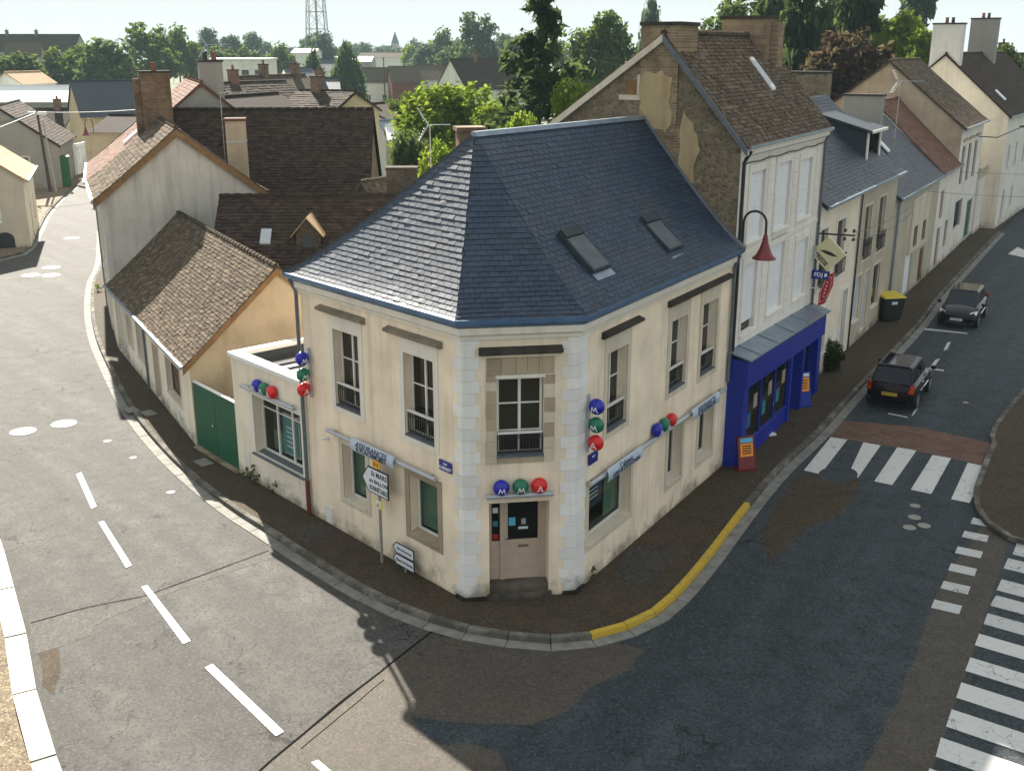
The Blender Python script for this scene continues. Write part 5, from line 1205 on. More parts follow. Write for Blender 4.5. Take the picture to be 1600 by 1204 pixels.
blob([(1.75, 10.3), (1.4, 10.0), (1.2, 9.3), (1.45, 8.2), (1.8, 7.7), (1.85, 9.0)], 0.05, M['plaster'], 'plaster_patch')
mb = MB(); mb.box(FW, -0.03, 0.02, -3.55, -3.2, 10.75, 11.15); mb.build('attic_opening', M['timber'], tall)
mb = MB(); mb.box(FW, -0.02, 0.02, -3.75, -3.05, 10.6, 10.74); mb.box(FW, -0.02, 0.02, -3.19, -3.05, 10.75, 11.3); mb.build('attic_surround', M['stone_pale'], tall)
mb = MB(); q_ = lambda s, w_: FW.pt(s, -w_, ZE + 0.05 + (ZRD + 0.01 - ZE) * ((w_ + 0.22) / (WR + 0.22)) ** 1.03 + 0.03)
mb.prism([q_(5.5, 0.95), q_(5.9, 0.95), q_(5.9, 1.75), q_(5.5, 1.75)], (0, 0, 0.08)); sk = mb.build('skylight', M['white_sheet'], tr_); mb = MB(); mb.prism([q_(5.57, 1.05) + UP * 0.082, q_(5.83, 1.05) + UP * 0.082, q_(5.83, 1.65) + UP * 0.082, q_(5.57, 1.65) + UP * 0.082], (0, 0, 0.01)); mb.build('pane', M['shutter_blue'], sk)
mb = MB(); mb.path([FW.pt(0.12, 0.25, 9.3), FW.pt(0.12, 0.07, 9.0), FW.pt(0.12, 0.07, 3.4)], 0.05, 8); mb.build('downpipe', M['iron'], tall)
mb = MB(); mb.path([FW.pt(8.72, 0.25, 9.3), FW.pt(8.72, 0.07, 9.0), FW.pt(8.72, 0.07, 0)], 0.05, 8); mb.build('downpipe', M['pipe'], tall)
mb = MB(); mb.path([FW.pt(0.15 + 0.4 * k, 0.06, 8.93 + 0.018 * math.sin(k * 1.3)) for k in range(22)], 0.022, 5); mb.build('cable', M['iron'], tall)
# blue shopfront
shop = empty('shopfront', FW.pt(4.4, 0.3, 0), 'royal blue wooden shopfront with grey canopy under the shuttered windows', 'shopfront')
mb = MB(); D1 = 0.52

for a_, b_, z_ in ((0.02, 0.5, 2.55), (8.3, 8.75, 2.25), (4.9, 5.15, 2.4), (6.4, 6.6, 2.3)): mb = MB(); mb.box(FW, a_, b_, 0.0, D1, 0, z_); mb.build('pilaster', M['blue_shop'], shop)
mb = MB(); mb.hexa([FW.pt(0.0, 0, 2.5), FW.pt(0.0, D1 + 0.08, 2.5), FW.pt(8.8, D1 + 0.08, 2.2), FW.pt(8.8, 0, 2.2), FW.pt(0.0, 0, 3.35), FW.pt(0.0, D1 + 0.08, 3.35), FW.pt(8.8, D1 + 0.08, 3.0), FW.pt(8.8, 0, 3.0)]); mb.build('fascia_board', M['blue_shop'], shop)
mb = MB(); mb.hexa([FW.pt(-0.08, -0.02, 3.55), FW.pt(-0.08, D1 + 0.2, 3.36), FW.pt(8.95, D1 + 0.2, 3.01), FW.pt(8.95, -0.02, 3.22), FW.pt(-0.08, -0.02, 3.60), FW.pt(-0.08, D1 + 0.2, 3.40), FW.pt(8.95, D1 + 0.2, 3.05), FW.pt(8.95, -0.02, 3.27)]); cp = mb.build('canopy', M['zinc'], shop)
for k in range(5):
    t = (k + 0.5) / 5; l = MB(); a_ = FW.pt(-0.08 + 9.03 * t, 0, 3.61 - 0.33 * t); b_ = FW.pt(-0.08 + 9.03 * t, D1 + 0.2, 3.41 - 0.35 * t); l.tube(a_, b_, 0.018, n=5); l.build('seam', M['zinc'], cp)
mb = MB(); mb.box(FW, 0.5, 4.9, 0, D1 - 0.06, 0, 0.5); mb.box(FW, 0.5, 4.9, 0.1, D1 - 0.02, 0.5, 0.56); mb.build('stall_riser', M['blue_shop'], shop)
for a_, b_ in ((0.52, 1.95), (2.0, 3.4), (3.45, 4.88)):
    mb = MB(); mb.box(FW, a_, a_ + 0.05, D1 - 0.12, D1 - 0.06, 0.56, 2.4); mb.box(FW, b_ - 0.05, b_, D1 - 0.12, D1 - 0.06, 0.56, 2.4); mb.box(FW, a_, b_, D1 - 0.121, D1 - 0.061, 0.54, 0.6); w_ = mb.build('shop_window', M['blue_shop'], shop)
    p = MB(); p.quad(*[FW.pt(s, D1 - 0.09, z) for s, z in ((a_ + 0.05, 0.56), (b_ - 0.05, 0.56), (b_ - 0.05, 2.42), (a_ + 0.05, 2.42))]); p.build('pane', M['glass'], w_)
    for j in range(2):
        q = MB(); s_ = a_ + 0.25 + 0.55 * j; q.box(FW, s_, s_ + 0.35, D1 - 0.088, D1 - 0.085, 1.0 + 0.5 * j, 1.45 + 0.5 * j); q.build('poster', M[R.choice(['poster_teal', 'poster', 'stone'])], w_)
mb = MB(); mb.box(FW, 5.15, 6.4, 0.02, 0.06, 0.05, 2.3); mb.build('door', M['glass'], shop)
mb = MB(); mb.box(FW, 6.6, 8.3, 0.1, 0.2, 0.05, 2.25); mb.build('shop_window', M['glass'], shop)
# signs fixed to the tall house
ps = empty('press_sign', FW.pt(8.5, 0.45, 4.6), 'cream diamond press sign with black leaf above the blue shopfront', 'shop sign')
cc = FW.pt(8.5, 0.55, 5.15); nfc = -FW.u; rt = FW.n * 1.0; rt = UP.cross(nfc); 
dpt = lambda x, z, d=0: cc + rt * x + UP * z + nfc * d
ang = rad(3)
mb = MB(); dia = [(-0.62, 0.0), (0.02, -0.62), (0.62, 0.0), (-0.02, 0.62)]; mb.prism([dpt(x, z, -0.06) for x, z in dia], nfc * 0.12); bd = mb.build('panel', M['presse'], ps)
lf_ = [(-0.32, 0.12), (-0.1, 0.13), (0.12, 0.07), (0.36, -0.07), (0.14, -0.06), (-0.06, 0.0), (-0.2, 0.07)]
mb = MB(); mb.add([dpt(x, z, 0.064) for x, z in lf_], [tuple(t) for t in tessellate_polygon([[Vector((x, z, 0)) for x, z in lf_]])]); mb.build('leaf_emblem', M['sign_black'], bd)
dd_ = (rt * 0.55 - UP * 0.53).normalized(); text('PRESSE', 0.21, dpt(-0.22, -0.2, 0.066), dd_, nfc.cross(dd_), M['sign_black'], bd, bold=0.006, sx=0.85)
mb = MB(); mb.tube(FW.pt(8.5, 0, 5.15), FW.pt(8.5, 0.1, 5.15), 0.03); mb.box(FW, 8.42, 8.58, 0, 0.16, 4.95, 5.4); mb.build('bracket', M['alu'], ps)
ls = empty('lottery_sign', FW.pt(8.6, 0.1, 4.2), 'small dark blue lottery sign box under the cream diamond', 'shop sign')
mb = MB(); mb.box(FW, 8.52, 8.66, 0.02, 0.62, 4.22, 4.52); bd = mb.build('panel', M['plaque'], ls)
text('FDJ', 0.2, FW.pt(8.515, 0.26, 4.37), UP.cross(nfc), UP, M['letter'], bd, bold=0.004); mb = MB(); mb.prism([FW.pt(8.515, 0.48, 4.3), FW.pt(8.515, 0.58, 4.36), FW.pt(8.515, 0.54, 4.46), FW.pt(8.515, 0.46, 4.42)], nfc * 0.006); mb.build('emblem', M['letter'], bd)
tb = empty('tobacco_sign', FW.pt(8.6, 0.5, 3.2), 'red elongated diamond tobacconist sign above the blue canopy end', 'shop sign')
lz = [(0.0, 0.5), (0.2, 0.36), (0.2, -0.12), (0.0, -0.5), (-0.2, -0.36), (-0.2, 0.12)]
tc = FW.pt(8.6, 0.55, 3.87); tl = lambda x, z, k=1.0, d=0.0: tc + rt * (x * k * 1.1) + UP * (z * k + x * 1.3 * k) + nfc * d
mb = MB(); mb.prism([tl(x, z, 1, -0.06) for x, z in lz], nfc * 0.12); bd = mb.build('panel', M['sign_red'], tb)
mb = MB(); q = [tl(x, z, 0.78, 0.067) for x, z in lz]; mb.path(q + [q[0]], 0.006, 5); mb.build('outline', M['letter'], bd)
for k, ch_ in enumerate('TABAC'): text(ch_, 0.105, tc + UP * (0.25 - 0.125 * k) + rt * (0.05 - 0.025 * k) + nfc * 0.068, rt + UP * 0.5, UP, M['letter'], bd, bold=0.002)
mb = MB(); mb.tube(FW.pt(8.6, 0, 3.87), FW.pt(8.6, 0.35, 3.87), 0.02); mb.build('bracket', M['white_paintwood'], tb)
def swan_lamp(fr, s, z, label, r=0.34, out=0.72):
    o = empty('wall_lamp', fr.pt(s, 0, z), label, 'street lamp'); P = fr.pt
    mb = MB(); pts = [P(s, 0.06, z), P(s, 0.06, z + 0.85)] + [P(s, 0.06 + (out - 0.06) / 2 * (1 - math.cos(t)), z + 0.85 + 0.33 * math.sin(t)) for t in [k * math.pi / 10 for k in range(1, 11)]] + [P(s, out, z + 0.55)]
    mb.path(pts, 0.035, 8); mb.build('arm', M['iron'], o)
    mb = MB(); mb.lathe(P(s, out, z - 0.15), [(0.04, 0.72), (0.07, 0.62), (0.09, 0.5), (0.11, 0.42), (0.16, 0.28), (r * 0.7, 0.12), (r, 0.02), (r, 0.0), (r * 0.94, 0.0), (r * 0.6, 0.1)], 20); mb.build('lamp_shade', M['lamp_red'], o, smooth=True)
    mb = MB(); mb.ball(P(s, out, z - 0.11), Vector((1, 0, 0)), Vector((0, 1, 0)), UP, (r * 0.7, r * 0.7, 0.08), 14, 8); mb.build('diffuser', M['sign_white'], o, smooth=True)
    return o
swan_lamp(FW, 0.42, 6.45, 'dark red bell shaped lamp on a curved black arm above the blue shopfront')
_l = at(150, 230, 93.0); swan_lamp(Fr((_l.x, _l.y), (0, -1)), 0.0, 5.2, 'small dark red bell lamp at the far bend of the left street')

# --- cream house with slate roof and big dormer
S1 = 9.0
hcr = [(9.4, 10.35, 3.65, 5.8), (11.75, 12.95, 3.68, 5.82), (13.6, 14.4, 0.3, 2.8), (9.6, 11.2, 0.9, 2.6)]
hgr = [(16.3, 17.45, 3.6, 5.8), (18.9, 20.15, 3.55, 5.88), (15.5, 16.6, 1.05, 2.95), (17.3, 18.2, 0.3, 2.9), (19.0, 20.3, 1.0, 2.9)]
FWc = FW
cr, crr = ridge_house('slate_roofed_house', 'cream and greige terraced house with slate roof, dormer and skylights past the press signs', FW, 13.4, 7.5, 6.85, 10.0, 3.6, M['cream_cool'], M['slate_old'], [h for h in hcr + hgr], 0.24, 0.17, over=0.3, s0=S1, vo=0.02, th=0.014, tile='slate', ridge_tiles=False)
mb = MB(); wall(mb, FW, 15.3, S1 + 13.38, 0, 6.55, hgr, 0.02, d=0.018); mb.build('greige_render', M['greige'], cr, recalc=False)
mb = MB(); pr = [(0.0, 6.5), (0.1, 6.52), (0.2, 6.62), (0.24, 6.74), (0.0, 6.8)]; mb.prism([FW.pt(S1, d, z) for d, z in pr], Vector(UR) * 13.4); mb.build('cornice', M['white_stone'], cr)
for h in hcr + hgr:
    door_ = h[2] < 0.5
    ring(FW, *h, 0.13, -0.01, 0.03, not door_).build('window_surround', M['stone_pale'] if h in hgr else M['white_stone'], cr)
    if h[2] > 3:
        for k in (0, 1):
            m_ = (h[0] + h[1]) / 2; a_, b_ = ((h[0] + 0.02, m_ - 0.01) if k == 0 else (m_ + 0.01, h[1] - 0.02)); mb = MB(); mb.box(FW, a_, b_, -0.14, -0.10, h[2], h[3]); mb.build('window', M['glass'], cr)
        rail(cr, FW, h[0] - 0.1, h[1] + 0.1, h[2], 0.12, 0.85, 9, False)
    elif door_: mb = MB(); mb.box(FW, h[0], h[1], -0.14, -0.09, h[2], h[3]); mb.build('door', M['shutter_blue'], cr)
    else: mb = MB(); mb.box(FW, h[0], h[1], -0.12, -0.07, h[2], h[3]); mb.build('window', M['shutter_blue'] if h[0] < 17 else M['glass'], cr); sill(cr, FW, h[0] - 0.1, h[1] + 0.1, h[2] + 0.03, -0.1, 0.1, M['stone_pale'])
kk = (10.0 - 6.85) / 3.6
def onr(s, w_, h=0.0): return FW.pt(s, -w_, 6.85 + w_ * kk + h)
for s in (10.2, 11.9):
    mb = MB(); mb.prism([onr(s, 0.9, 0.04), onr(s + 0.55, 0.9, 0.04), onr(s + 0.55, 1.8, 0.04), onr(s, 1.8, 0.04)], (0, 0, 0.09)); sk = mb.build('skylight', M['lead'], crr); mb = MB(); mb.prism([onr(s + 0.07, 1.0, 0.132), onr(s + 0.48, 1.0, 0.132), onr(s + 0.48, 1.7, 0.132), onr(s + 0.07, 1.7, 0.132)], (0, 0, 0.01)); mb.build('pane', M['shutter'], sk)
P = FW.pt; DS0, DS1 = 18.7, 21.3
mb = MB()
for s_ in (DS0, DS1): mb.prism([P(s_, -0.75, 7.45), P(s_, -2.6, 9.05), P(s_, -2.6, 9.15), P(s_, -0.75, 8.62)], Vector(UR) * (0.08 if s_ == DS0 else -0.08))
mb.box(FW, DS0 + 0.08, DS1 - 0.08, -1.02, -0.98, 7.6, 8.62); dm = mb.build('dormer', M['slate_old'], cr)
mb = MB(); mb.hexa([P(DS0 - 0.15, -0.5, 8.58), P(DS1 + 0.15, -0.5, 8.58), P(DS1 + 0.15, -2.9, 9.25), P(DS0 - 0.15, -2.9, 9.25), P(DS0 - 0.15, -0.5, 8.68), P(DS1 + 0.15, -0.5, 8.68), P(DS1 + 0.15, -2.9, 9.37), P(DS0 - 0.15, -2.9, 9.37)]); mb.build('dormer_roof', M['slate_old'], dm)
mb = MB(); mb.box(FW, DS0 + 0.3, DS1 - 0.3, -0.975, -0.95, 7.65, 8.55); mb.build('dormer_window', M['glass'], dm)
for s_ in (DS0 + 0.02, DS1 - 0.24): mb = MB(); mb.box(FW, s_, s_ + 0.22, -0.74, -0.68, 7.42, 8.58); mb.build('dormer_post', M['white_paintwood'], dm)
mb = MB(); mb.box(FW, DS0 - 0.16, DS1 + 0.16, -0.5, -0.46, 8.58, 8.70); mb.build('dormer_fascia', M['white_paintwood'], dm)
mb = MB(); mb.path([FW.pt(15.25, 0.08, 6.6), FW.pt(15.25, 0.05, 0)], 0.03, 6); mb.build('cable', M['iron'], cr)
# --- rubble front house with darker roof
hn = [(27.9, 28.9, 2.35, 3.4), (30.2, 31.2, 2.35, 3.4), (30.3, 31.6, 0.1, 1.9), (26.4, 28.2, 0.1, 2.2)]
S2 = 22.45
nn_, nnr = ridge_house('rough_fronted_house', 'rough tan house with dark red door and old slate roof past the wheelie bin', FW, 11.6, 7.0, 5.55, 8.6, 3.4, M['greige'], M['slate_old'], hn, 0.24, 0.17, over=0.25, s0=S2 + 0.02, vo=0.0, th=0.014, tile='slate', ridge_tiles=False)
blob_pts = MB(); blob_pts.box(FW, 27.2, 32.0, -0.01, 0.02, 2.1, 4.9); 
mb = MB(); wall(mb, FW, 27.0, 31.9, 2.1, 4.9, hn[:2], 0.05, d=0.02); mb.build('bare_stone', M['stone_pale'], nn_, recalc=False)
for h, mm in zip(hn, ('glass', 'glass', 'pipe_red', 'shutter')):
    mb = MB(); mb.box(FW, h[0], h[1], -0.14, -0.09, h[2], h[3]); mb.build('door' if h[2] < 1 else 'window', M[mm], nn_)
mb = MB(); mb.path([FW.pt(22.9, 0.1, 5.5), FW.pt(22.9, 0.07, 0)], 0.06, 8); mb.build('downpipe', M['zinc'], nn_)
chimney(nn_, FW, 22.7, 23.7, -5.6, -3.7, 7.0, 10.9, M['rubble'], 0); chimney(nn_, FW, 28.9, 29.6, -4.3, -2.4, 7.0, 9.7, M['house_grey'], 0)
mb = MB(); mb.prism([FW.pt(27.6, -1.6, 7.05), FW.pt(28.1, -1.6, 7.05), FW.pt(28.1, -2.4, 7.8), FW.pt(27.6, -2.4, 7.8)], (0, 0, 0.09)); mb.build('skylight', M['shutter'], nnr)
antenna(FW.pt(31.0, -2.0, 7.2), 3.2, rad(95), 'tall tv antenna with grid reflectors over the red tiled roof', 8, 1.2)
# --- small red tiled house
hr_ = [(35.2, 36.2, 2.8, 4.4), (37.8, 38.8, 0.8, 2.4), (35.2, 36.3, 0.1, 2.3)]
S3 = 34.1
rd, rdr = ridge_house('red_roofed_house', 'narrow white house with red tile roof before the larger white house', FW, 6.0, 7.2, 5.6, 9.2, 3.8, M['white_wall'], M['tile_red'], hr_, 0.26, 0.2, over=0.25, s0=S3 + 0.02, vo=0.0)
for h in hr_: mb = MB(); mb.box(FW, h[0], h[1], -0.14, -0.09, h[2], h[3]); mb.build('window', M['timber'], rd)
# --- larger white house with brown tile roof
hb = [(41.2, 42.4, 4.1, 6.4), (43.6, 44.8, 4.1, 6.4), (41.0, 43.8, 1.4, 3.1), (46.0, 48.4, 0.1, 2.6), (46.2, 47.4, 4.1, 6.4)]
S4 = 40.15
bh, bhr = ridge_house('white_terrace_house', 'white two storey house with mossy brown roof and ochre gable beyond the red roof', FW, 9.2, 9.2, 7.65, 11.35, 4.5, M['white_wall'], M['tile'], hb, 0.28, 0.2, gable0=M['ochre'], over=0.25, s0=S4, vo=0.1)
for h in hb:
    mb = MB(); mb.box(FW, h[0], h[1], -0.14, -0.09, h[2], h[3]); mb.build('window' if h[2] > 1 else 'door', M['glass'] if h[2] > 1 else M['green_gate'], bh); hood(bh, FW, h[0] - 0.2, h[1] + 0.2, h[3] + 0.35, 0.15, M['stone']) if h[2] > 3 else None
# --- white gable house at the top of the street
F5 = Fr(tuple(FW.pt(52.5, 1.1, 0)[:2]), (math.sin(rad(33)), math.cos(rad(33))))
h5 = [(1.5, 2.4, 3.9, 5.6), (4.5, 5.4, 3.9, 5.6), (8.0, 8.9, 3.9, 5.6), (1.5, 2.5, 0.3, 2.5), (5.0, 6.0, 0.9, 2.4)]
wg, wgr = ridge_house('white_gable_house', 'tall house with plain cream gable, white chimney and dark roof at the street top', F5, 22, 9.0, 7.7, 11.7, 4.5, M['white_wall'], M['tile_dark'], h5, 0.3, 0.22, gable0=M['cream_cool'], over=0.2, vo=0.1)
for h in h5: mb = MB(); mb.box(F5, h[0], h[1], -0.14, -0.09, h[2], h[3]); mb.build('window', M['shutter_blue'], wg)
chimney(wg, F5, 0.05, 0.95, -5.6, -3.6, 9.8, 13.6, M['white_wall'], 2); chimney(wg, F5, 12.5, 13.4, -5.6, -3.6, 10.0, 14.2, M['house_grey'], 2)
k5 = (11.7 - 7.7) / 4.5
mb = MB(); mb.prism([F5.pt(3.0, -0.9, 7.7 + 0.9 * k5 + 0.05), F5.pt(3.7, -0.9, 7.7 + 0.9 * k5 + 0.05), F5.pt(3.7, -1.6, 7.7 + 1.6 * k5 + 0.05), F5.pt(3.0, -1.6, 7.7 + 1.6 * k5 + 0.05)], (0, 0, 0.09)); mb.build('skylight', M['shutter'], wgr)
tw_ = empty('terrace_wall', FW.pt(51, 0, 0), 'white garden terrace wall with balustrade below the cream gable', 'wall')
mb = MB(); mb.box(FW, 49.4, 53.0, -4.0, 0.15, 0, 3.6); mb.build('wall', M['white_wall'], tw_)
mb = MB(); mb.box(FW, 49.4, 53.0, -0.1, 0.2, 4.3, 4.42); mb.build('coping', M['stone_pale'], tw_)
for k in range(8): mb = MB(); mb.box(FW, 49.5 + 0.46 * k, 49.65 + 0.46 * k, -0.05, 0.12, 3.6, 4.3); mb.build('baluster', M['stone_pale'], tw_)
lo_ = empty('street_light', F5.pt(2.0, 0, 6.5), 'black street light on a long wall arm near the cream gable', 'street lamp')
mb = MB(); mb.path([FW.pt(47.5, 0, 6.6), FW.pt(48.5, 1.0, 6.5), FW.pt(50.2, 2.2, 7.1)], 0.04, 6); mb.build('arm', M['pipe'], lo_); mb = MB(); mb.box(Fr(tuple(FW.pt(50.2, 2.2, 0)[:2]), (0.87, 0.5)), 0, 1.0, -0.14, 0.14, 7.08, 7.2); mb.build('lamp_head', M['iron'], lo_)
pb_ = empty('cable_bracket', FW.pt(9.2, 0, 5.7), 'black insulator bracket with cables in front of the cream house', 'bracket')
mb = MB(); mb.tube(FW.pt(9.2, 0, 5.72), FW.pt(9.2, 1.25, 5.75), 0.03); mb.build('arm', M['iron'], pb_)
for d, z in ((0.9, 5.9), (1.2, 5.9), (0.9, 5.6), (1.2, 5.6)):
    mb = MB(); mb.tube(FW.pt(8.95, d, z), FW.pt(9.45, d, z), 0.015); mb.lathe(FW.pt(9.2, d, z - 0.05), [(0.04, 0), (0.05, 0.06), (0.03, 0.12)], 8); mb.build('insulator', M['iron'], pb_)
def cable(p, q, sag, label, r=0.012, n=14):
    p, q = Vector(p), Vector(q); pts = [p.lerp(q, k / n) - UP * sag * 4 * (k / n) * (1 - k / n) for k in range(n + 1)]
    mb = MB(); mb.path(pts, r, 4); return tag(mb.build('overhead_cable', M['pipe'], org=p), label, 'cable')
cable(FW.pt(9.2, 1.2, 5.85), FW.pt(25.5, 0.9, 5.6), 0.35, 'thin cable strung along the cream house front')
cable(FW.pt(25.5, 0.9, 5.5), FW.pt(38, 14, 5.5), 0.5, 'thin cable crossing the right street beyond the black car')
cable(FW.pt(36.5, 0.6, 5.4), FW.pt(52, 16, 5.6), 0.5, 'far thin cable crossing the right street near the street top')
cable(FW.pt(9.2, 1.2, 5.6), FW.pt(25.5, 0.9, 5.3), 0.45, 'lower thin cable strung along the cream house front')

# ================================================================== STREET THINGS
def aboard(c, fr_u, w_, h_, m, face, label, panels):
    o = empty('pavement_board', (c.x, c.y, 0), label, 'pavement board'); f = Fr((c.x, c.y), fr_u); P = f.pt
    for sg, nm in ((1, 'front_leaf'), (-1, 'rear_leaf')):
        mb = MB(); mb.hexa([P(-w_ / 2, sg * 0.26, 0.02), P(w_ / 2, sg * 0.26, 0.02), P(w_ / 2, sg * 0.22, 0.02), P(-w_ / 2, sg * 0.22, 0.02), P(-w_ / 2, sg * 0.05, h_), P(w_ / 2, sg * 0.05, h_), P(w_ / 2, sg * 0.01, h_), P(-w_ / 2, sg * 0.01, h_)]); l = mb.build(nm, m, o)
        if sg == 1:
            def q(t, e): return 0.26 + (0.05 - 0.26) * t + e
            for t0, t1, mm in panels:
                k = MB(); k.hexa([P(-w_ * 0.38, q(t0, 0.003), h_ * t0), P(w_ * 0.38, q(t0, 0.003), h_ * t0), P(w_ * 0.38, q(t1, 0.003), h_ * t1), P(-w_ * 0.38, q(t1, 0.003), h_ * t1), P(-w_ * 0.38, q(t0, 0.012), h_ * t0), P(w_ * 0.38, q(t0, 0.012), h_ * t0), P(w_ * 0.38, q(t1, 0.012), h_ * t1), P(-w_ * 0.38, q(t1, 0.012), h_ * t1)]); pn = k.build('poster', M[mm], l)
                if t1 - t0 > 0.25:
                    for j in range(4):
                        t = t0 + (t1 - t0) * (0.2 + 0.19 * j); k = MB(); k.box(f, -w_ * 0.27, w_ * 0.27, q(t, 0.012), q(t, 0.016), h_ * t, h_ * t + 0.035); k.build('print_line', M['sign_black'], pn)
    mb = MB(); mb.box(f, -w_ / 2 - 0.02, w_ / 2 + 0.02, -0.3, 0.3, 0.0, 0.05); mb.build('base', m, o)
    return o
NRv, URv = Vector(NR), Vector(UR)
aboard(gp(1161, 730), (0.95, 0.3), 0.55, 1.0, M['lamp_red'], None, 'red pavement board with orange poster at the near end of the blue shopfront', ((0.42, 0.80, 'orange'), (0.83, 0.96, 'cyan')))
aboard(gp(1249, 632), (0.95, 0.3), 0.62, 1.2, M['blue_shop'], None, 'dark blue pavement board with yellow poster at the far end of the shopfront', ((0.45, 0.85, 'orange'), (0.88, 0.97, 'sign_white')))
fb = gp(1200, 679); fo = empty('flag_stand', (fb.x, fb.y, 0), 'small white foot of a flag stand on the pavement before the blue shop', 'flag stand')
f = Fr((fb.x, fb.y), (0.9, 0.4)); mb = MB(); mb.box(f, -0.22, 0.22, -0.15, 0.15, 0, 0.06); mb.build('foot', M['white_sheet'], fo); mb = MB(); mb.tube((fb.x, fb.y, 0.06), (fb.x - 0.05, fb.y + 0.05, 1.1), 0.02); mb.build('pole', M['alu'], fo); mb = MB(); mb.box(f, -0.1, 0.12, -0.02, 0.02, 1.0, 1.12); mb.build('clip', M['sign_white'], fo)
# wheelie bin
bb = gp(1388, 500); bo = empty('wheelie_bin', (bb.x, bb.y, 0), 'dark wheelie bin with mustard yellow lid on the right pavement', 'bin'); f = Fr((bb.x, bb.y), (0.98, 0.2)); P = f.pt
mb = MB(); mb.hexa([P(-0.42, 0.3, 0.1), P(0.42, 0.3, 0.1), P(0.42, -0.35, 0.1), P(-0.42, -0.35, 0.1), P(-0.52, 0.42, 1.12), P(0.52, 0.42, 1.12), P(0.52, -0.45, 1.12), P(-0.52, -0.45, 1.12)]); mb.build('body', M['bin'], bo)
mb = MB(); mb.hexa([P(-0.55, 0.46, 1.12), P(0.55, 0.46, 1.12), P(0.55, -0.5, 1.16), P(-0.55, -0.5, 1.16), P(-0.5, 0.42, 1.19), P(0.5, 0.42, 1.19), P(0.5, -0.5, 1.27), P(-0.5, -0.5, 1.27)]); mb.build('lid', M['bin_lid'], bo)
mb = MB(); mb.box(f, -0.14, 0.14, 0.37, 0.40, 0.82, 1.0); mb.build('label_plate', M['sign_white'], bo)
for s in (-0.4, 0.4): mb = MB(); mb.tube(P(s - 0.04, -0.35, 0.13), P(s + 0.04, -0.35, 0.13), 0.13, n=14); mb.build('wheel', M['tyre'], bo)
mb = MB(); mb.tube(P(-0.45, -0.52, 1.15), P(0.45, -0.52, 1.15), 0.025); mb.build('handle', M['bin'], bo)

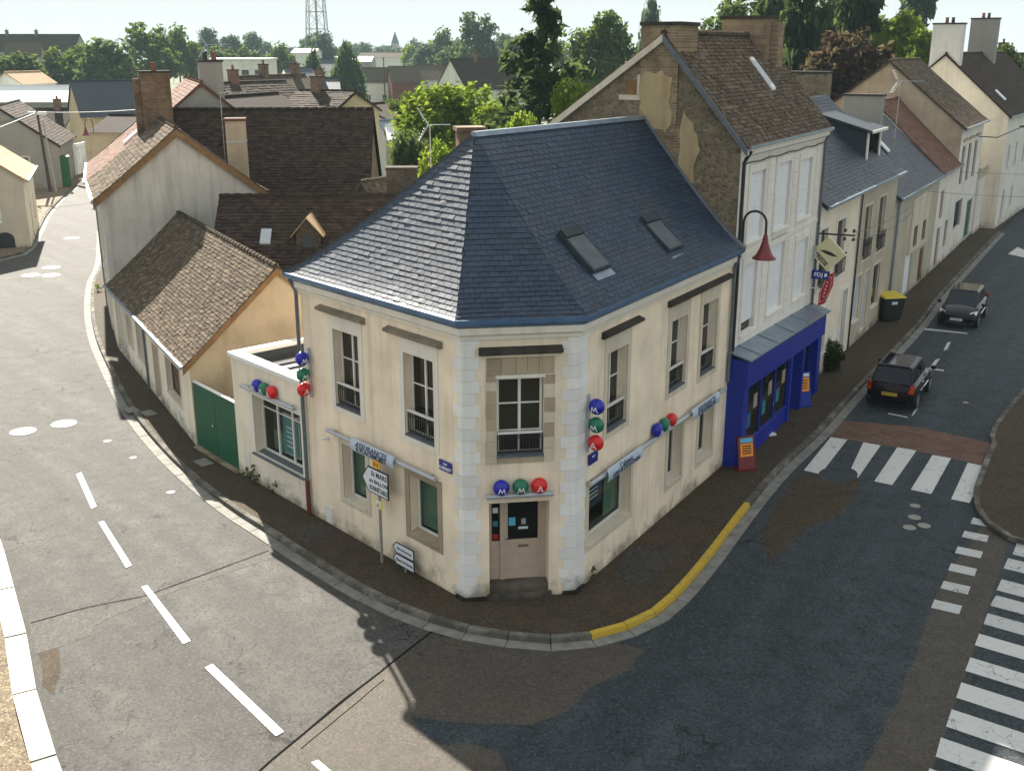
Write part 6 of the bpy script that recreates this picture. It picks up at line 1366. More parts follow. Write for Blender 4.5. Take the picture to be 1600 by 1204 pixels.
# ------------------------------------------------------------------ cars
def loft(secs, m, name, o, closed=True, smooth=True, sub=1):
    mb = MB(); n = len(secs[0])
    for s in secs: mb.v += [Vector(p) for p in s]
    for i in range(len(secs) - 1):
        for j in range(n - 1 if not closed else n):
            mb.f.append([i * n + j, i * n + (j + 1) % n, (i + 1) * n + (j + 1) % n, (i + 1) * n + j]); mb.m.append(0); mb.r.append(0)
    mb.f.append(list(range(n - 1, -1, -1))); mb.m.append(0); mb.r.append(0); mb.f.append([(len(secs) - 1) * n + j for j in range(n)]); mb.m.append(0); mb.r.append(0)
    ob = mb.build(name, m, o, smooth=smooth)
    if sub:
        md = ob.modifiers.new('s', 'SUBSURF'); md.levels = sub; md.render_levels = sub
    return ob
def car(c, hd, label, paint_, L=4.0, W=1.72, Hh=1.47, hatch=True, plate_f=True, text_='', plate_m='sign_white', rear_text=''):
    """c: centre on the road; hd: heading"""
    o = empty('parked_car', (c.x, c.y, ZR), label, 'car', 'cars parked along the right street')
    x = Vector((hd.x, hd.y, 0)).normalized(); y = Vector((-x.y, x.x, 0)); base = Vector((c.x, c.y, ZR))
    Q = lambda a, b, z: base + x * a + y * b + UP * z
    h = L / 2; w_ = W / 2
    # station: (x, half width, sill, shoulder, deck)
    st = [(-h, 0.80, 0.36, 0.72, 0.80), (-h + 0.10, 0.93, 0.26, 0.86, 0.97), (-h + 0.45, 0.985, 0.20, 0.90, 1.0), (-0.9, 1.0, 0.19, 0.90, 0.99), (0.0, 1.0, 0.19, 0.89, 0.96), (0.75, 1.0, 0.19, 0.87, 0.94), (1.15, 0.99, 0.20, 0.83, 0.92), (h - 0.45, 0.96, 0.22, 0.72, 0.82), (h - 0.12, 0.88, 0.26, 0.60, 0.70), (h, 0.74, 0.36, 0.54, 0.58)]
    secs = []
    for a, k, z0, z1, z2 in st:
        hw = w_ * k
        secs.append([Q(a, -hw * 0.86, z0), Q(a, -hw, z0 + 0.13), Q(a, -hw, z1 - 0.16), Q(a, -hw * 0.965, z1), Q(a, -hw * 0.80, z2), Q(a, 0, z2 + 0.03), Q(a, hw * 0.80, z2), Q(a, hw * 0.965, z1), Q(a, hw, z1 - 0.16), Q(a, hw, z0 + 0.13), Q(a, hw * 0.86, z0)])
    body = loft(secs, paint_, 'body', o)
    # greenhouse: glass volume then roof and pillars
    zr = Hh; xb0, xb1, xr0, xr1 = -h + 0.12, 1.10, -h + 0.50, 0.25
    bw, rw = w_ * 0.93, w_ * 0.72
    def gh(a, hw, z): return [Q(a, -hw, z), Q(a, hw, z)]
    pts = [Q(xb0, -bw * 0.9, 0.95), Q(xb0, bw * 0.9, 0.95), Q(xb1, bw * 0.86, 0.90), Q(xb1, -bw * 0.86, 0.90), Q(xr0, -rw, zr - 0.06), Q(xr0, rw, zr - 0.06), Q(xr1, rw, zr - 0.05), Q(xr1, -rw, zr - 0.05)]
    def pane(a, b, c_, d, name, k0=0.10, k1=0.10):
        ctr = (a + b + c_ + d) / 4; mb = MB(); q = [p.lerp(ctr, k0) for p in (a, b, c_, d)]; nrm_ = (b - a).cross(d - a).normalized()
        if nrm_.dot(ctr - Q(0, 0, 1.0)) < 0: nrm_ = -nrm_
        mb.prism([p + nrm_ * 0.004 for p in q], nrm_ * 0.008); mb.build(name, M['car_glass'], o)
    mb = MB(); mb.hexa(pts); cab = mb.build('cabin', paint_, o)
    bv = cab.modifiers.new('b', 'BEVEL'); bv.width = 0.05; bv.segments = 3
    mid0 = lambda a, b, t: a.lerp(b, t)
    pane(pts[3], pts[2], pts[6], pts[7], 'windscreen', 0.09); pane(pts[0], pts[1], pts[5], pts[4], 'rear_window', 0.13)
    for lo0, lo1, up0, up1 in ((pts[0], pts[3], pts[4], pts[7]), (pts[1], pts[2], pts[5], pts[6])):
        for t0, t1 in ((0.10, 0.27), (0.30, 0.58), (0.61, 0.90)):
            pane(mid0(lo0, lo1, t0), mid0(lo0, lo1, t1), mid0(up0, up1, t1), mid0(up0, up1, t0), 'side_window', 0.10)
    mb = MB(); q = [Q(xr0 - 0.08, -rw * 0.97, zr - 0.05), Q(xr0 - 0.08, rw * 0.97, zr - 0.05), Q(xr1 + 0.03, rw * 0.97, zr - 0.045), Q(xr1 + 0.03, -rw * 0.97, zr - 0.045)]; q2 = [Q(xr0, -rw * 0.8, zr), Q(xr0, rw * 0.8, zr), Q(xr1 - 0.1, rw * 0.8, zr), Q(xr1 - 0.1, -rw * 0.8, zr)]
    mb.hexa(q + q2); rfo = mb.build('roof', paint_, o); bv = rfo.modifiers.new('b', 'BEVEL'); bv.width = 0.03; bv.segments = 2
    for a in (-h + 0.72, h - 0.78):
        for sg in (-1, 1):
            p, q = Q(a, sg * (w_ - 0.19), 0.30), Q(a, sg * (w_ + 0.012), 0.30); mb = MB(); mb.tube(p, q, 0.30, n=20); wh = mb.build('wheel', M['tyre'], o)
            mb = MB(); mb.tube(q, q + y * sg * 0.008, 0.20, n=16); rm_ = mb.build('rim', M['rim'], wh)
            mb = MB(); mb.tube(Q(a, sg * (w_ - 0.05), 0.30), Q(a, sg * (w_ - 0.03), 0.32), 0.01); 
    for sg in (-1, 1):
        mb = MB(); mb.prism([Q(h - 0.16, sg * w_ * 0.60, 0.60), Q(h - 0.42, sg * w_ * 0.93, 0.64), Q(h - 0.60, sg * w_ * 0.93, 0.78), Q(h - 0.30, sg * w_ * 0.62, 0.73)], x * 0.06 + UP * 0.03); mb.build('headlight', M['lampglass'], o)
        mb = MB(); mb.prism([Q(-h + 0.02, sg * w_ * 0.74, 0.70), Q(-h + 0.10, sg * w_ * 0.95, 0.70), Q(-h + 0.12, sg * w_ * 0.93, 1.02), Q(-h + 0.05, sg * w_ * 0.80, 1.0)], x * -0.04); mb.build('tail_light', M['tail'], o)
        mb = MB(); mb.ball(Q(0.92, sg * (w_ + 0.09), 1.0), x, y, UP, (0.07, 0.11, 0.08), 10, 6); mb.build('mirror', paint_, o, smooth=True)
        mb = MB(); mb.tube(Q(-0.75, sg * (w_ + 0.0), 0.55), Q(0.7, sg * (w_ + 0.0), 0.55), 0.02, n=6); mb.build('side_trim', M['chrome'], o)
        for a in (-0.5, 0.35): mb = MB(); mb.tube(Q(a, sg * (w_ * 0.995), 0.80), Q(a + 0.18, sg * (w_ * 0.995), 0.80), 0.018, n=6); mb.build('door_handle', M['chrome'], o)
    for sg, mm, tx in ((1, 'sign_white', text_), (-1, plate_m, rear_text)):
        mb = MB(); a = sg * (h + 0.012); z0 = 0.40 if sg == 1 else 0.56; p = [Q(a, -0.26, z0), Q(a, 0.26, z0), Q(a, 0.26, z0 + 0.11), Q(a, -0.26, z0 + 0.11)]; mb.prism(p, x * sg * 0.012); pl_ = mb.build('number_plate', M[mm], o)
        if tx: text(tx, 0.085, Q(a + sg * 0.014, 0, z0 + 0.055), (y if sg == 1 else -y), UP, M['sign_black'], pl_, bold=0.002)
    mb = MB(); mb.box(Fr((c.x, c.y), (x.x, x.y)), h - 0.03, h + 0.004, -0.42, 0.42, ZR + 0.24, ZR + 0.36); mb.build('grille', M['iron'], o)
    mb = MB(); mb.box(Fr((c.x, c.y), (x.x, x.y)), -h - 0.012, -h + 0.03, -0.16, 0.16, ZR + 0.80, ZR + 0.825); mb.build('tailgate_trim', M['chrome'], o)
    mb = MB(); mb.tube(Q(-h + 0.02, 0.1, 0.98), Q(-h - 0.005, -0.3, 1.0), 0.012, n=5); mb.build('wiper', M['iron'], o)
    return o
ra = gp(1387, 641, ZR); hdv = URv
car(ra + hdv * 1.9, hdv, 'dark plum hatchback seen from behind, parked before the zebra crossing', M['car_plum'], 3.85, 1.69, 1.55, plate_m='bin_lid', rear_text='8437 WT 72')
fa_ = gp(1492, 514, ZR)
car(fa_ + hdv * 2.0, -hdv, 'black hatchback facing the camera, parked farther up the right street', M['car_black'], 4.0, 1.72, 1.48, text_='FK 826 PC', rear_text='FK 826 PC')

# ================================================================== VEGETATION
class RV:
    @staticmethod
    def unit(r):
        z = r.uniform(-1, 1); a = r.uniform(0, 2 * math.pi); k = math.sqrt(1 - z * z); return Vector((k * math.cos(a), k * math.sin(a), z))
def leaf_mesh(name, lobes, n, size, mat_, seed, shell=0.55, up=0.3, long=1.0):
    """many small leaf faces spread through a set of ellipsoid lobes"""
    r = random.Random(seed); vol = [l[3] * l[4] * l[5] for l in lobes]; tot = sum(v ** 0.67 for v in vol); V, F, RR = [], [], []
    per = 9
    for l, v in zip(lobes, vol):
        k = max(2, int(n * v ** 0.67 / tot / per)); tone = r.uniform(-0.15, 0.15); mean = (l[3] + l[4] + l[5]) / 3
        for _ in range(k):
            d = RV.unit(r); q = shell + (1 - shell) * r.random() ** 0.45
            q *= 1 + 0.16 * math.sin(4 * d.x + seed) * math.sin(5 * d.y + 1.3) * math.cos(4 * d.z + seed) + r.uniform(-0.08, 0.16)
            c = Vector((l[0] + d.x * l[3] * q, l[1] + d.y * l[4] * q, l[2] + d.z * l[5] * q)); ct = tone + r.uniform(-0.25, 0.25); sp = size * 2.1
            for _j in range(per):
                p = c + RV.unit(r) * sp * r.random() ** 0.5
                nn = (d * 0.8 + RV.unit(r) * 0.9 + Vector((0, 0, up))).normalized(); a = nn.orthogonal().normalized(); a = (Matrix.Rotation(r.uniform(0, 6.28), 3, nn) @ a); b = nn.cross(a)
                s = size * r.uniform(0.6, 1.35); i = len(V); a = a * s * long; b = b * s * 0.62
                V += [p - a, p - b * 0.9 + nn * s * 0.15, p + a, p + b * 0.9 + nn * s * 0.15]; F.append((i, i + 1, i + 2, i + 3)); RR.append(min(1, max(0, 0.45 + ct + r.uniform(-0.2, 0.2))))
    me = bpy.data.meshes.new(name); me.from_pydata([tuple(v) for v in V], [], F); me.materials.append(mat_)
    at_ = me.attributes.new('rnd', 'FLOAT', 'FACE'); at_.data.foreach_set('value', RR); me.update(); return me
def trunk_mesh(name, h, r0, limbs, seed):
    r = random.Random(seed); mb = MB(); p = Vector((0, 0, 0)); pts = [p]
    for k in range(1, 5): pts.append(Vector((r.uniform(-0.02, 0.02) * h, r.uniform(-0.02, 0.02) * h, h * k / 4)))
    for k in range(4): mb.tube(pts[k], pts[k + 1], r0 * (1 - 0.2 * k), r0 * (1 - 0.2 * (k + 1)), 7)
    for k in range(limbs):
        z = h * r.uniform(0.45, 0.95); a = r.uniform(0, 6.28); q = pts[2].lerp(pts[4], 0.5); s = Vector((q.x, q.y, z)); e = s + Vector((math.cos(a), math.sin(a), 0.7)) * h * r.uniform(0.25, 0.5); mb.tube(s, e, r0 * 0.4, r0 * 0.1, 5)
    me = bpy.data.meshes.new(name); me.from_pydata([tuple(v) for v in mb.v], [], mb.f); me.materials.append(M['bark']); me.update(); return me
def broad_lobes(seed, n=9, flat=0.8):
    """crown of unit radius about height 0..2"""
    r = random.Random(seed); L = [(0, 0, 1.0, 0.62, 0.62, 0.72 * flat)]
    for k in range(n):
        a = 6.28 * k / n + r.uniform(-0.4, 0.4); d = r.uniform(0.42, 0.66); s = r.uniform(0.28, 0.46); L.append((math.cos(a) * d, math.sin(a) * d, r.uniform(0.45, 1.45), s, s, s * 0.85))
    for k in range(3): s = r.uniform(0.25, 0.4); L.append((r.uniform(-0.3, 0.3), r.uniform(-0.3, 0.3), r.uniform(1.45, 1.7), s, s, s * 0.9))
    return L
TRUNK = trunk_mesh('trunk', 1.0, 0.045, 6, 3); TRUNK_BARE = trunk_mesh('trunk', 1.0, 0.02, 0, 4)
CR = {}
def crown(kind, var, matname, n=2600, size=0.085):
    key = (kind, var, matname, n)
    if key in CR: return CR[key]
    if kind == 'broad': me = leaf_mesh('crown', broad_lobes(var), n, size, M[matname], var)
    elif kind == 'bush': me = leaf_mesh('crown', [(0, 0, 0.55, 0.8, 0.8, 0.55)] + [(math.cos(a) * 0.5, math.sin(a) * 0.5, 0.5 + 0.2 * math.sin(a * 3), 0.45, 0.45, 0.45) for a in range(6)], n, size, M[matname], var)
    elif kind == 'cypress': me = leaf_mesh('crown', [(0, 0, 2.0 * t, 0.98 * math.sin(math.pi * min(1, (t * 0.86 + 0.14))) ** 0.8 * (1 - 0.45 * t) + 0.02, 0.98 * math.sin(math.pi * min(1, (t * 0.86 + 0.14))) ** 0.8 * (1 - 0.45 * t) + 0.02, 0.22) for t in [k / 11 for k in range(12)]], n, size, M[matname], var, 0.8)
    elif kind == 'conifer':
        r = random.Random(var); L = []
        for k in range(24):
            t = k / 23; w_ = (1 - t) ** 0.95 * 0.95 + 0.03
            for j in range(max(2, int(9 * (1 - t) + 2))):
                a = r.uniform(0, 6.28); reach = w_ * r.uniform(0.5, 1.05); m_ = 3
                for q in range(m_):
                    f_ = 0.35 + 0.32 * q; L.append((math.cos(a) * reach * f_, math.sin(a) * reach * f_, 0.1 + 1.9 * t - 0.10 * f_ * w_ + r.uniform(-0.02, 0.02), 0.05 + 0.10 * w_, 0.05 + 0.10 * w_, 0.022 + 0.02 * w_))
        me = leaf_mesh('crown', L, n, size, M[matname], var, 0.3, 0.6, 1.5)
    elif kind == 'cedar':
        r = random.Random(var); L = []
        for k in range(26):
            z = r.uniform(0.35, 1.95); rr = (1.0 - 0.38 * z) * r.uniform(0.4, 1.0); a = r.uniform(0, 6.28); s = r.uniform(0.2, 0.42); L.append((math.cos(a) * rr * 0.75, math.sin(a) * rr * 0.75, z, s, s, s * 0.35))
        me = leaf_mesh('crown', L, n, size, M[matname], var, 0.2, 0.5, 1.3)
    CR[key] = me; return me
def tree(name, label, px_, ytop, Y, wpx, kind, var, matname, n=2600, size=0.085, base=0.0, group=None, ybot=None, cat='tree'):
    t = at(px_, ytop, Y); dist = t.y; wd = wpx / FPX * (Y * math.cos(PITCH) + (12 - t.z) * math.sin(PITCH)) / 2
    zb = base if ybot is None else at(px_, ybot, Y).z
    o = empty(name, (t.x, t.y, base), label, cat, group)
    tr = bpy.data.objects.new('trunk', TRUNK if kind in ('broad', 'bush') else TRUNK_BARE); col.objects.link(tr); tr.parent = o; tr.scale = (wd * 1.1, wd * 1.1, max(0.5, (t.z - base) * (0.72 if kind in ('broad', 'bush') else 0.97)))
    c = bpy.data.objects.new('crown', crown(kind, var, matname, n, size)); col.objects.link(c); c.parent = o
    lo = zb if ybot is not None else base + (t.z - base) * (0.16 if kind in ('broad',) else 0.03)
    if kind in ('broad', 'bush'): lo = max(lo, t.z - 2.1 * wd)
    c.location = (0, 0, lo - base); c.scale = (wd, wd, (t.z - lo) / 2.0 if kind != 'bush' else (t.z - lo) / 1.1); c.rotation_euler = (0, 0, var * 1.7)
    return o
# garden behind the corner house
tree('garden_tree', 'bright green leafy tree in the garden behind the corner house roof', 704, 124, 78, 235, 'broad', 1, 'leaf_lime', 13000, 0.05)
tree('garden_tree', 'lower bright green tree at the spruce foot behind the slate ridge', 768, 158, 74, 95, 'broad', 28, 'leaf_lime', 5000, 0.07)
tree('garden_tree', 'dark green garden tree left of the bright leafy tree', 632, 150, 110, 60, 'broad', 26, 'leaf', 3000, 0.08)
tree('garden_tree', 'mid green garden tree in front of the long white cottage', 672, 160, 100, 70, 'broad', 27, 'leaf', 3500, 0.075)
tree('garden_tree', 'smaller green tree left of the dark spruce', 790, 165, 84, 90, 'broad', 2, 'leaf', 4000, 0.075)
tree('garden_bush', 'bright yellow green bush right behind the dark rubble chimney block', 690, 228, 55, 80, 'bush', 3, 'leaf_lime', 2500, 0.08, cat='bush')
tree('garden_bush', 'pale loose bush above the small tan shed roof', 640, 205, 66, 70, 'bush', 4, 'leaf_far', 2500, 0.08, cat='bush')
tree('garden_bush', 'green garden bush between the pale sheds and the far houses', 655, 148, 140, 70, 'bush', 5, 'leaf', 2000, 0.09, cat='bush')
tree('garden_bush', 'yellow green bush left of the rubble gable', 895, 128, 62, 70, 'bush', 6, 'leaf_lime', 2500, 0.08, cat='bush')
tree('garden_bush', 'lime bush low beside the spruce trunk', 815, 178, 60, 60, 'bush', 7, 'leaf_lime', 2000, 0.08, cat='bush')
tree('spruce_tree', 'tall dark ragged spruce rising behind the slate ridge', 846, -8, 66, 400, 'conifer', 8, 'leaf_dark', 11500, 0.034)
tree('round_tree', 'large round green tree left of the rubble gable chimney', 936, 20, 150, 128, 'broad', 9, 'leaf', 5000, 0.07)
tree('poplar_tree', 'tall blue green columnar tree left of the rubble gable chimney', 1018, -14, 210, 46, 'cypress', 10, 'leaf_blue', 3000, 0.12)
tree('round_tree', 'green tree behind the two brick chimneys of the tall house', 1150, -6, 130, 120, 'broad', 11, 'leaf', 4000, 0.08)
tree('cedar_tree', 'big dark cedar behind the slate roofed terraced house', 1268, -45, 95, 165, 'cedar', 12, 'leaf_dark', 7000, 0.085)
tree('cedar_tree', 'dark broad cedar between the copper beech and the lime green tree', 1352, -30, 105, 130, 'cedar', 13, 'leaf_dark', 6000, 0.085)
tree('cedar_tree', 'dark cedar behind the brick chimneys, its crown cut by the picture top', 1215, -50, 120, 120, 'cedar', 23, 'leaf_dark', 6000, 0.085)
tree('round_tree', 'dark green tree filling the gap between the two dark cedars', 1308, 0, 118, 130, 'broad', 24, 'leaf_dark', 5000, 0.08)
tree('round_tree', 'dark green tree behind the lime green tree and copper beech', 1385, 20, 125, 120, 'broad', 25, 'leaf_dark', 5000, 0.08)
tree('cedar_tree', 'blue grey cedar far behind the white chimney', 1430, -14, 150, 120, 'cedar', 14, 'leaf_blue', 5000, 0.085)
tree('copper_beech', 'dark purple copper beech above the slate roof with dormer', 1312, 42, 82, 190, 'broad', 15, 'leaf_copper', 7000, 0.065)
tree('sunlit_tree', 'lime green sunlit tree left of the white chimney', 1410, 14, 100, 95, 'broad', 16, 'leaf_lime', 4500, 0.07)
tree('sunlit_tree', 'second lower lime green tree touching the white chimney', 1452, 44, 96, 70, 'broad', 17, 'leaf_lime', 3000, 0.08)
tree('street_tree', 'green tree at the right edge behind the dark roof', 1578, 66, 105, 60, 'broad', 18, 'leaf', 2500, 0.08)
tree('garden_bush', 'leafy plant growing at the foot of the cream house past the shopfront', 1300, 532, 40.6, 44, 'bush', 19, 'leaf_dark', 1800, 0.09, cat='bush')
for k, (x, y, w_) in enumerate(((728, 926, 10), (705, 915, 7), (402, 752, 12), (430, 770, 8), (152, 455, 10), (60, 330, 10), (922, 905, 7))):
    q = gp(x, y); tr = leaf_mesh('crown', [(0, 0, 0.12, 0.12, 0.12, 0.14)], 70, 0.035, M['leaf'], 90 + k)
    o = bpy.data.objects.new('weed', tr); col.objects.link(o); o.location = (q.x, q.y, 0.0); o.scale = (w_ / 6,) * 3
    tag(o, ['small weed at the white quoin base by the door', 'tiny weed at the foot of the cream wall near the low signs', 'weed tuft under the annex window', 'second weed tuft under the annex window', 'weed clump beside the kerb of the left street', 'weed clump by the far left house', 'small weed at the foot of the shaded facade'][k], 'plant')
# far trees
G1 = 'trees on the far left skyline'
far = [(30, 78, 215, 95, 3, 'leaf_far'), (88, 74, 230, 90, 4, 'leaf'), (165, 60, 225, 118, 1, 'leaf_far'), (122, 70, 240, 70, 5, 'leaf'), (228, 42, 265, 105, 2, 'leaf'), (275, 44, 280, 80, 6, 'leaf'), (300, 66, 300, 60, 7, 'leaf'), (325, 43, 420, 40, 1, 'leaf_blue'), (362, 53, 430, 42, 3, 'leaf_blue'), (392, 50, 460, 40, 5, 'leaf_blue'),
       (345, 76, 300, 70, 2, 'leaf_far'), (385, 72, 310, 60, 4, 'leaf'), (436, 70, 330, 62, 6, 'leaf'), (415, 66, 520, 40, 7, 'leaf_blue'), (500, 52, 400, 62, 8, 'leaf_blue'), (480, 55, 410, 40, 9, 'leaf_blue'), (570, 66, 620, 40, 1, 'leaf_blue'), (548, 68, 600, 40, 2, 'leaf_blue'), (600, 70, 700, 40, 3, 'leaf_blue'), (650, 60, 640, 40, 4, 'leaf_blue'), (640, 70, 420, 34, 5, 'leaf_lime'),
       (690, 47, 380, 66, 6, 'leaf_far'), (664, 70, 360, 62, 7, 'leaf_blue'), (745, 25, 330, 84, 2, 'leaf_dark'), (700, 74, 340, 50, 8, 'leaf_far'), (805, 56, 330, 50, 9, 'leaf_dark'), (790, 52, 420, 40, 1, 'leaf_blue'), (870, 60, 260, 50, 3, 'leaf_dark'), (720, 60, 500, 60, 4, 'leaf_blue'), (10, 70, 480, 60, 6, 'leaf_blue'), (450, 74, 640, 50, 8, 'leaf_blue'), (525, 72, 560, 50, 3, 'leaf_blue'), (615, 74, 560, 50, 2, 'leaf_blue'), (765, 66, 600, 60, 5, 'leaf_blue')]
ORD = 'first second third fourth fifth sixth seventh eighth ninth tenth eleventh twelfth thirteenth fourteenth fifteenth sixteenth seventeenth eighteenth nineteenth twentieth'.split()
ORD += ['twenty ' + k for k in ORD[:9]] + ['thirtieth'] + ['thirty ' + k for k in ORD[:9]]
rank = {id(f_): ORD[k] for k, f_ in enumerate(sorted(far, key=lambda f_: f_[0]))}
for ft_ in far:
    x, y, Y, w_, v, mm = ft_
    big = {(165, 60): 'broad pale green tree above the blue black gable on the left', (228, 42): 'tallest dark green tree on the left skyline', (745, 25): 'large dark tree behind the white gabled house', (690, 47): 'pale hazy tree left of the large dark tree', (500, 52): 'domed hazy tree at the foot of the lattice mast', (640, 70): 'yellowish tree below the church spire'}.get((x, y))
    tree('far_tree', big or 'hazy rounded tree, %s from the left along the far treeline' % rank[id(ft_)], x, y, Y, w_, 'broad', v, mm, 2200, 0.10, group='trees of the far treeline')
tree('cypress_tree', 'slimmer of the two pointed green conifers behind the brown roofs', 488, 80, 235, 46, 'cypress', 21, 'leaf_cyp', 5000, 0.085)
tree('cypress_tree', 'broader of the two pointed green conifers behind the brown roofs', 541, 71, 225, 62, 'cypress', 22, 'leaf_cyp', 5500, 0.085)
# hedges of the far gardens
for (x0, x1, y, Y, h_, lab) in ((600, 700, 150, 160, 1.6, 'long clipped hedge before the far white walled houses'), (735, 800, 168, 170, 1.8, 'pale green hedge in front of the white gabled house'), (560, 640, 165, 130, 1.5, 'green hedge right of the broader pointed conifer')):
    a, b = at(x0, y, Y), at(x1, y, Y); L_ = (b - a).length; hh_ = max(1.5, at(x0, y - 10, Y).z); rr2 = random.Random(x0)
    lob = [(rr2.uniform(0, L_), rr2.uniform(-0.8, 0.8), rr2.uniform(0.4, hh_ - 0.8), 1.0, 0.9, 0.9) for k in range(int(L_ * hh_ / 1.6))]
    me = leaf_mesh('hedge', lob, 3200, 0.24, M['leaf'], int(x0), 0.6); o = bpy.data.objects.new('hedge', me); col.objects.link(o); o.location = (a.x, a.y, 0); tag(o, lab, 'hedge')

# ================================================================== LEFT STREET, FAR SIDE
K0 = gp(49, 386); K1 = gp(62, 352); fu = (K1 - K0).normalized()
FH0 = Fr((K0.x - fu.x * 0, K0.y - fu.y * 0), (-fu.x, -fu.y)); FH0 = Fr(tuple((K0 + fu * 9.0)[:2]), (-fu.x, -fu.y))   # s runs back towards the camera; outward n must face the street
if FH0.n.x < 0: FH0.n = -FH0.n
h0, h0r = ridge_house('pale_roofed_house', 'cream house with sunlit pale tile roof and blue window at the left edge', FH0, 9.0, 8.0, 4.3, 7.3, 4.0, M['cream_cool'], M['tile_pale'], [(2.0, 2.9, 0.9, 2.6), (5.0, 5.9, 0.1, 2.4)], 0.3, 0.22, over=0.3, vo=0.15, gable1=M['greige'])
for a_, b_, c_, e_ in ((2.0, 2.9, 0.9, 2.6), (5.0, 5.9, 0.1, 2.4)): mb = MB(); mb.box(FH0, a_, b_, -0.14, -0.09, c_, e_); mb.build('window', M['glass_far'], h0)
mb = MB(); mb.box(FH0, 9.0, 9.06, -2.9, -1.5, 1.6, 4.1); w0 = mb.build('window', M['white_stone'], h0)
for i in range(2):
    for j in range(3): mb = MB(); mb.box(FH0, 9.06, 9.08, -2.75 + 0.63 * i, -2.18 + 0.63 * i, 1.75 + 0.75 * j, 2.42 + 0.75 * j); mb.build('pane', M['cyan'], w0)
mb = MB(); mb.prism([FH0.pt(9.0, -0.9 - 0.55 * (1 - math.cos(t)), 0.02 + (0.55 + 0.45 * math.sin(t) if 0 <= t <= math.pi else 0)) for t in [k * math.pi / 8 for k in range(9)]] + [FH0.pt(9.0, -2.0, 0.02), FH0.pt(9.0, -0.9, 0.02)], FH0.u * 0.03); mb.build('cellar_arch', M['iron'], h0)
c_ = at(42, 250, 100); plain_house('grey_gable_house', 'grey gabled house behind the utility pole on the left street', (-46.5, 103), 12, 9, 3.9, 7.2, rad(-75), M['house_grey'], M['tile_dark'], 0.4, 0.3, wins=((1, 3.0, 4.4, 0.8, 2.9), (1, 5.4, 6.6, 0.8, 2.9)))
fo_ = empty('white_fence', gp(112, 275), 'white slatted fence beyond the utility pole at the street bend', 'fence'); a, b = gp(108, 277), gp(138, 268)
ff = Fr.two((a.x, a.y), (b.x, b.y)); Lf = (b - a).length
for k in range(12): mb = MB(); mb.box(ff, Lf * k / 12, Lf * (k + 0.7) / 12, -0.05, 0.05, 0, 3.0); mb.build('slat', M['white_sheet'], fo_)
mb = MB(); mb.box(ff, 0, Lf, -0.09, -0.052, 2.5, 2.65); mb.build('rail', M['white_sheet'], fo_)
pp = gp(79, 300); po = empty('utility_pole', pp, 'slim dark utility pole with cables at the bend of the left street', 'utility pole')
mb = MB(); mb.tube(pp, pp + Vector((-0.3, 0, 7.0)), 0.16, 0.10, 8); mb.build('pole', M['bark'], po); mb = MB(); mb.tube(pp + Vector((0.5, 0, 0)), pp + Vector((0.1, 0, 6.2)), 0.09, 0.07, 8); mb.build('strut', M['galv'], po); mb = MB(); mb.box(Fr((pp.x, pp.y), (1, 0)), -1.1, 0.5, -0.1, 0.1, 6.6, 6.85); mb.build('crossarm', M['white_sheet'], po)
top = pp + Vector((-0.3, 0, 6.8))
for k, (dx, dy, dz) in enumerate(((-14, -10, -1.5), (-16, -6, -2.6), (-10, -22, -3.4), (16, 20, 1.5))):
    cable(top, top + Vector((dx, dy, dz)), 0.8, ['cable from the utility pole to the pale roofed house', 'second cable from the utility pole towards the left edge', 'lowest slack cable from the utility pole', 'cable from the utility pole towards the rear roofs'][k], 0.04)
gb = empty('green_container', gp(93, 292), 'dark green container beside the utility pole', 'container'); g_ = gp(93, 292); f = Fr((g_.x, g_.y), (0.9, 0.45)); mb = MB(); mb.box(f, -1.0, 1.0, -0.8, 0.6, 0.1, 2.6); mb.build('body', M['green_gate'], gb); mb = MB(); mb.box(f, -1.1, 1.1, -0.9, 0.7, 2.6, 2.75); mb.build('lid', M['green_gate'], gb)

# ================================================================== FAR HOUSES
def fh(label, x0, x1, Y, ye, yr, rot, wm, rm, dd=8.0, ch=(), wins=0, name='far_house', tiles=False, cat='house'):
    a, b = at(x0, ye, Y), at(x1, ye, Y); L_ = (b.x - a.x) / max(0.3, abs(math.cos(rot))); cx = (a.x + b.x) / 2
    zr_ = at((x0 + x1) / 2, yr, Y + dd / 2).z; ze = at((x0 + x1) / 2, ye, Y).z
    ws = [(0, L_ * (k + 0.35) / wins, L_ * (k + 0.35) / wins + 1.0, 0.9, min(ze - 0.5, 2.2)) for k in range(wins)]
    chs = [(L_ * c_, dd * 0.45, 0.7, 0.7, zr_ + 1.0, 'brick_red') for c_ in ch]
    return plain_house(name, label, (cx, Y + dd / 2), L_, dd, max(2.2, ze), max(ze + 0.8, zr_), rot, M[wm], M[rm], 0.5, 0.4, chs, ws, tiles, cat)
fh('long purple brown roofed building on the far left skyline', -40, 112, 300, 80, 54, 0.05, 'house_grey', 'tile_dark', 12, (0.25, 0.55))
fh('paired gabled roof below the long skyline building', 2, 52, 270, 88, 66, 0.3, 'house_grey', 'tile', 9)
fh('low grey building with pale flat roof on the far left', -30, 118, 165, 158, 134, 0.02, 'house_grey', 'white_sheet', 7)
fh('small white gable in front of the left treeline', 12, 38, 175, 130, 112, 1.2, 'white_wall', 'tile_pale', 6)
fh('dark brown roof with red chimney above the grey gabled house', 0, 95, 125, 200, 170, 0.05, 'house_grey', 'tile_dark', 8, (0.7,))
fh('blue black gabled house with bright white roof slope left of the brick chimney', 98, 190, 118, 180, 126, 0.5, 'house_yellow', 'slate_old', 10, (), 2)
mb_ = None
fh('brown roofed house right of the bright white roof slope', 150, 205, 95, 205, 180, -0.2, 'house_yellow', 'tile_dark', 7)
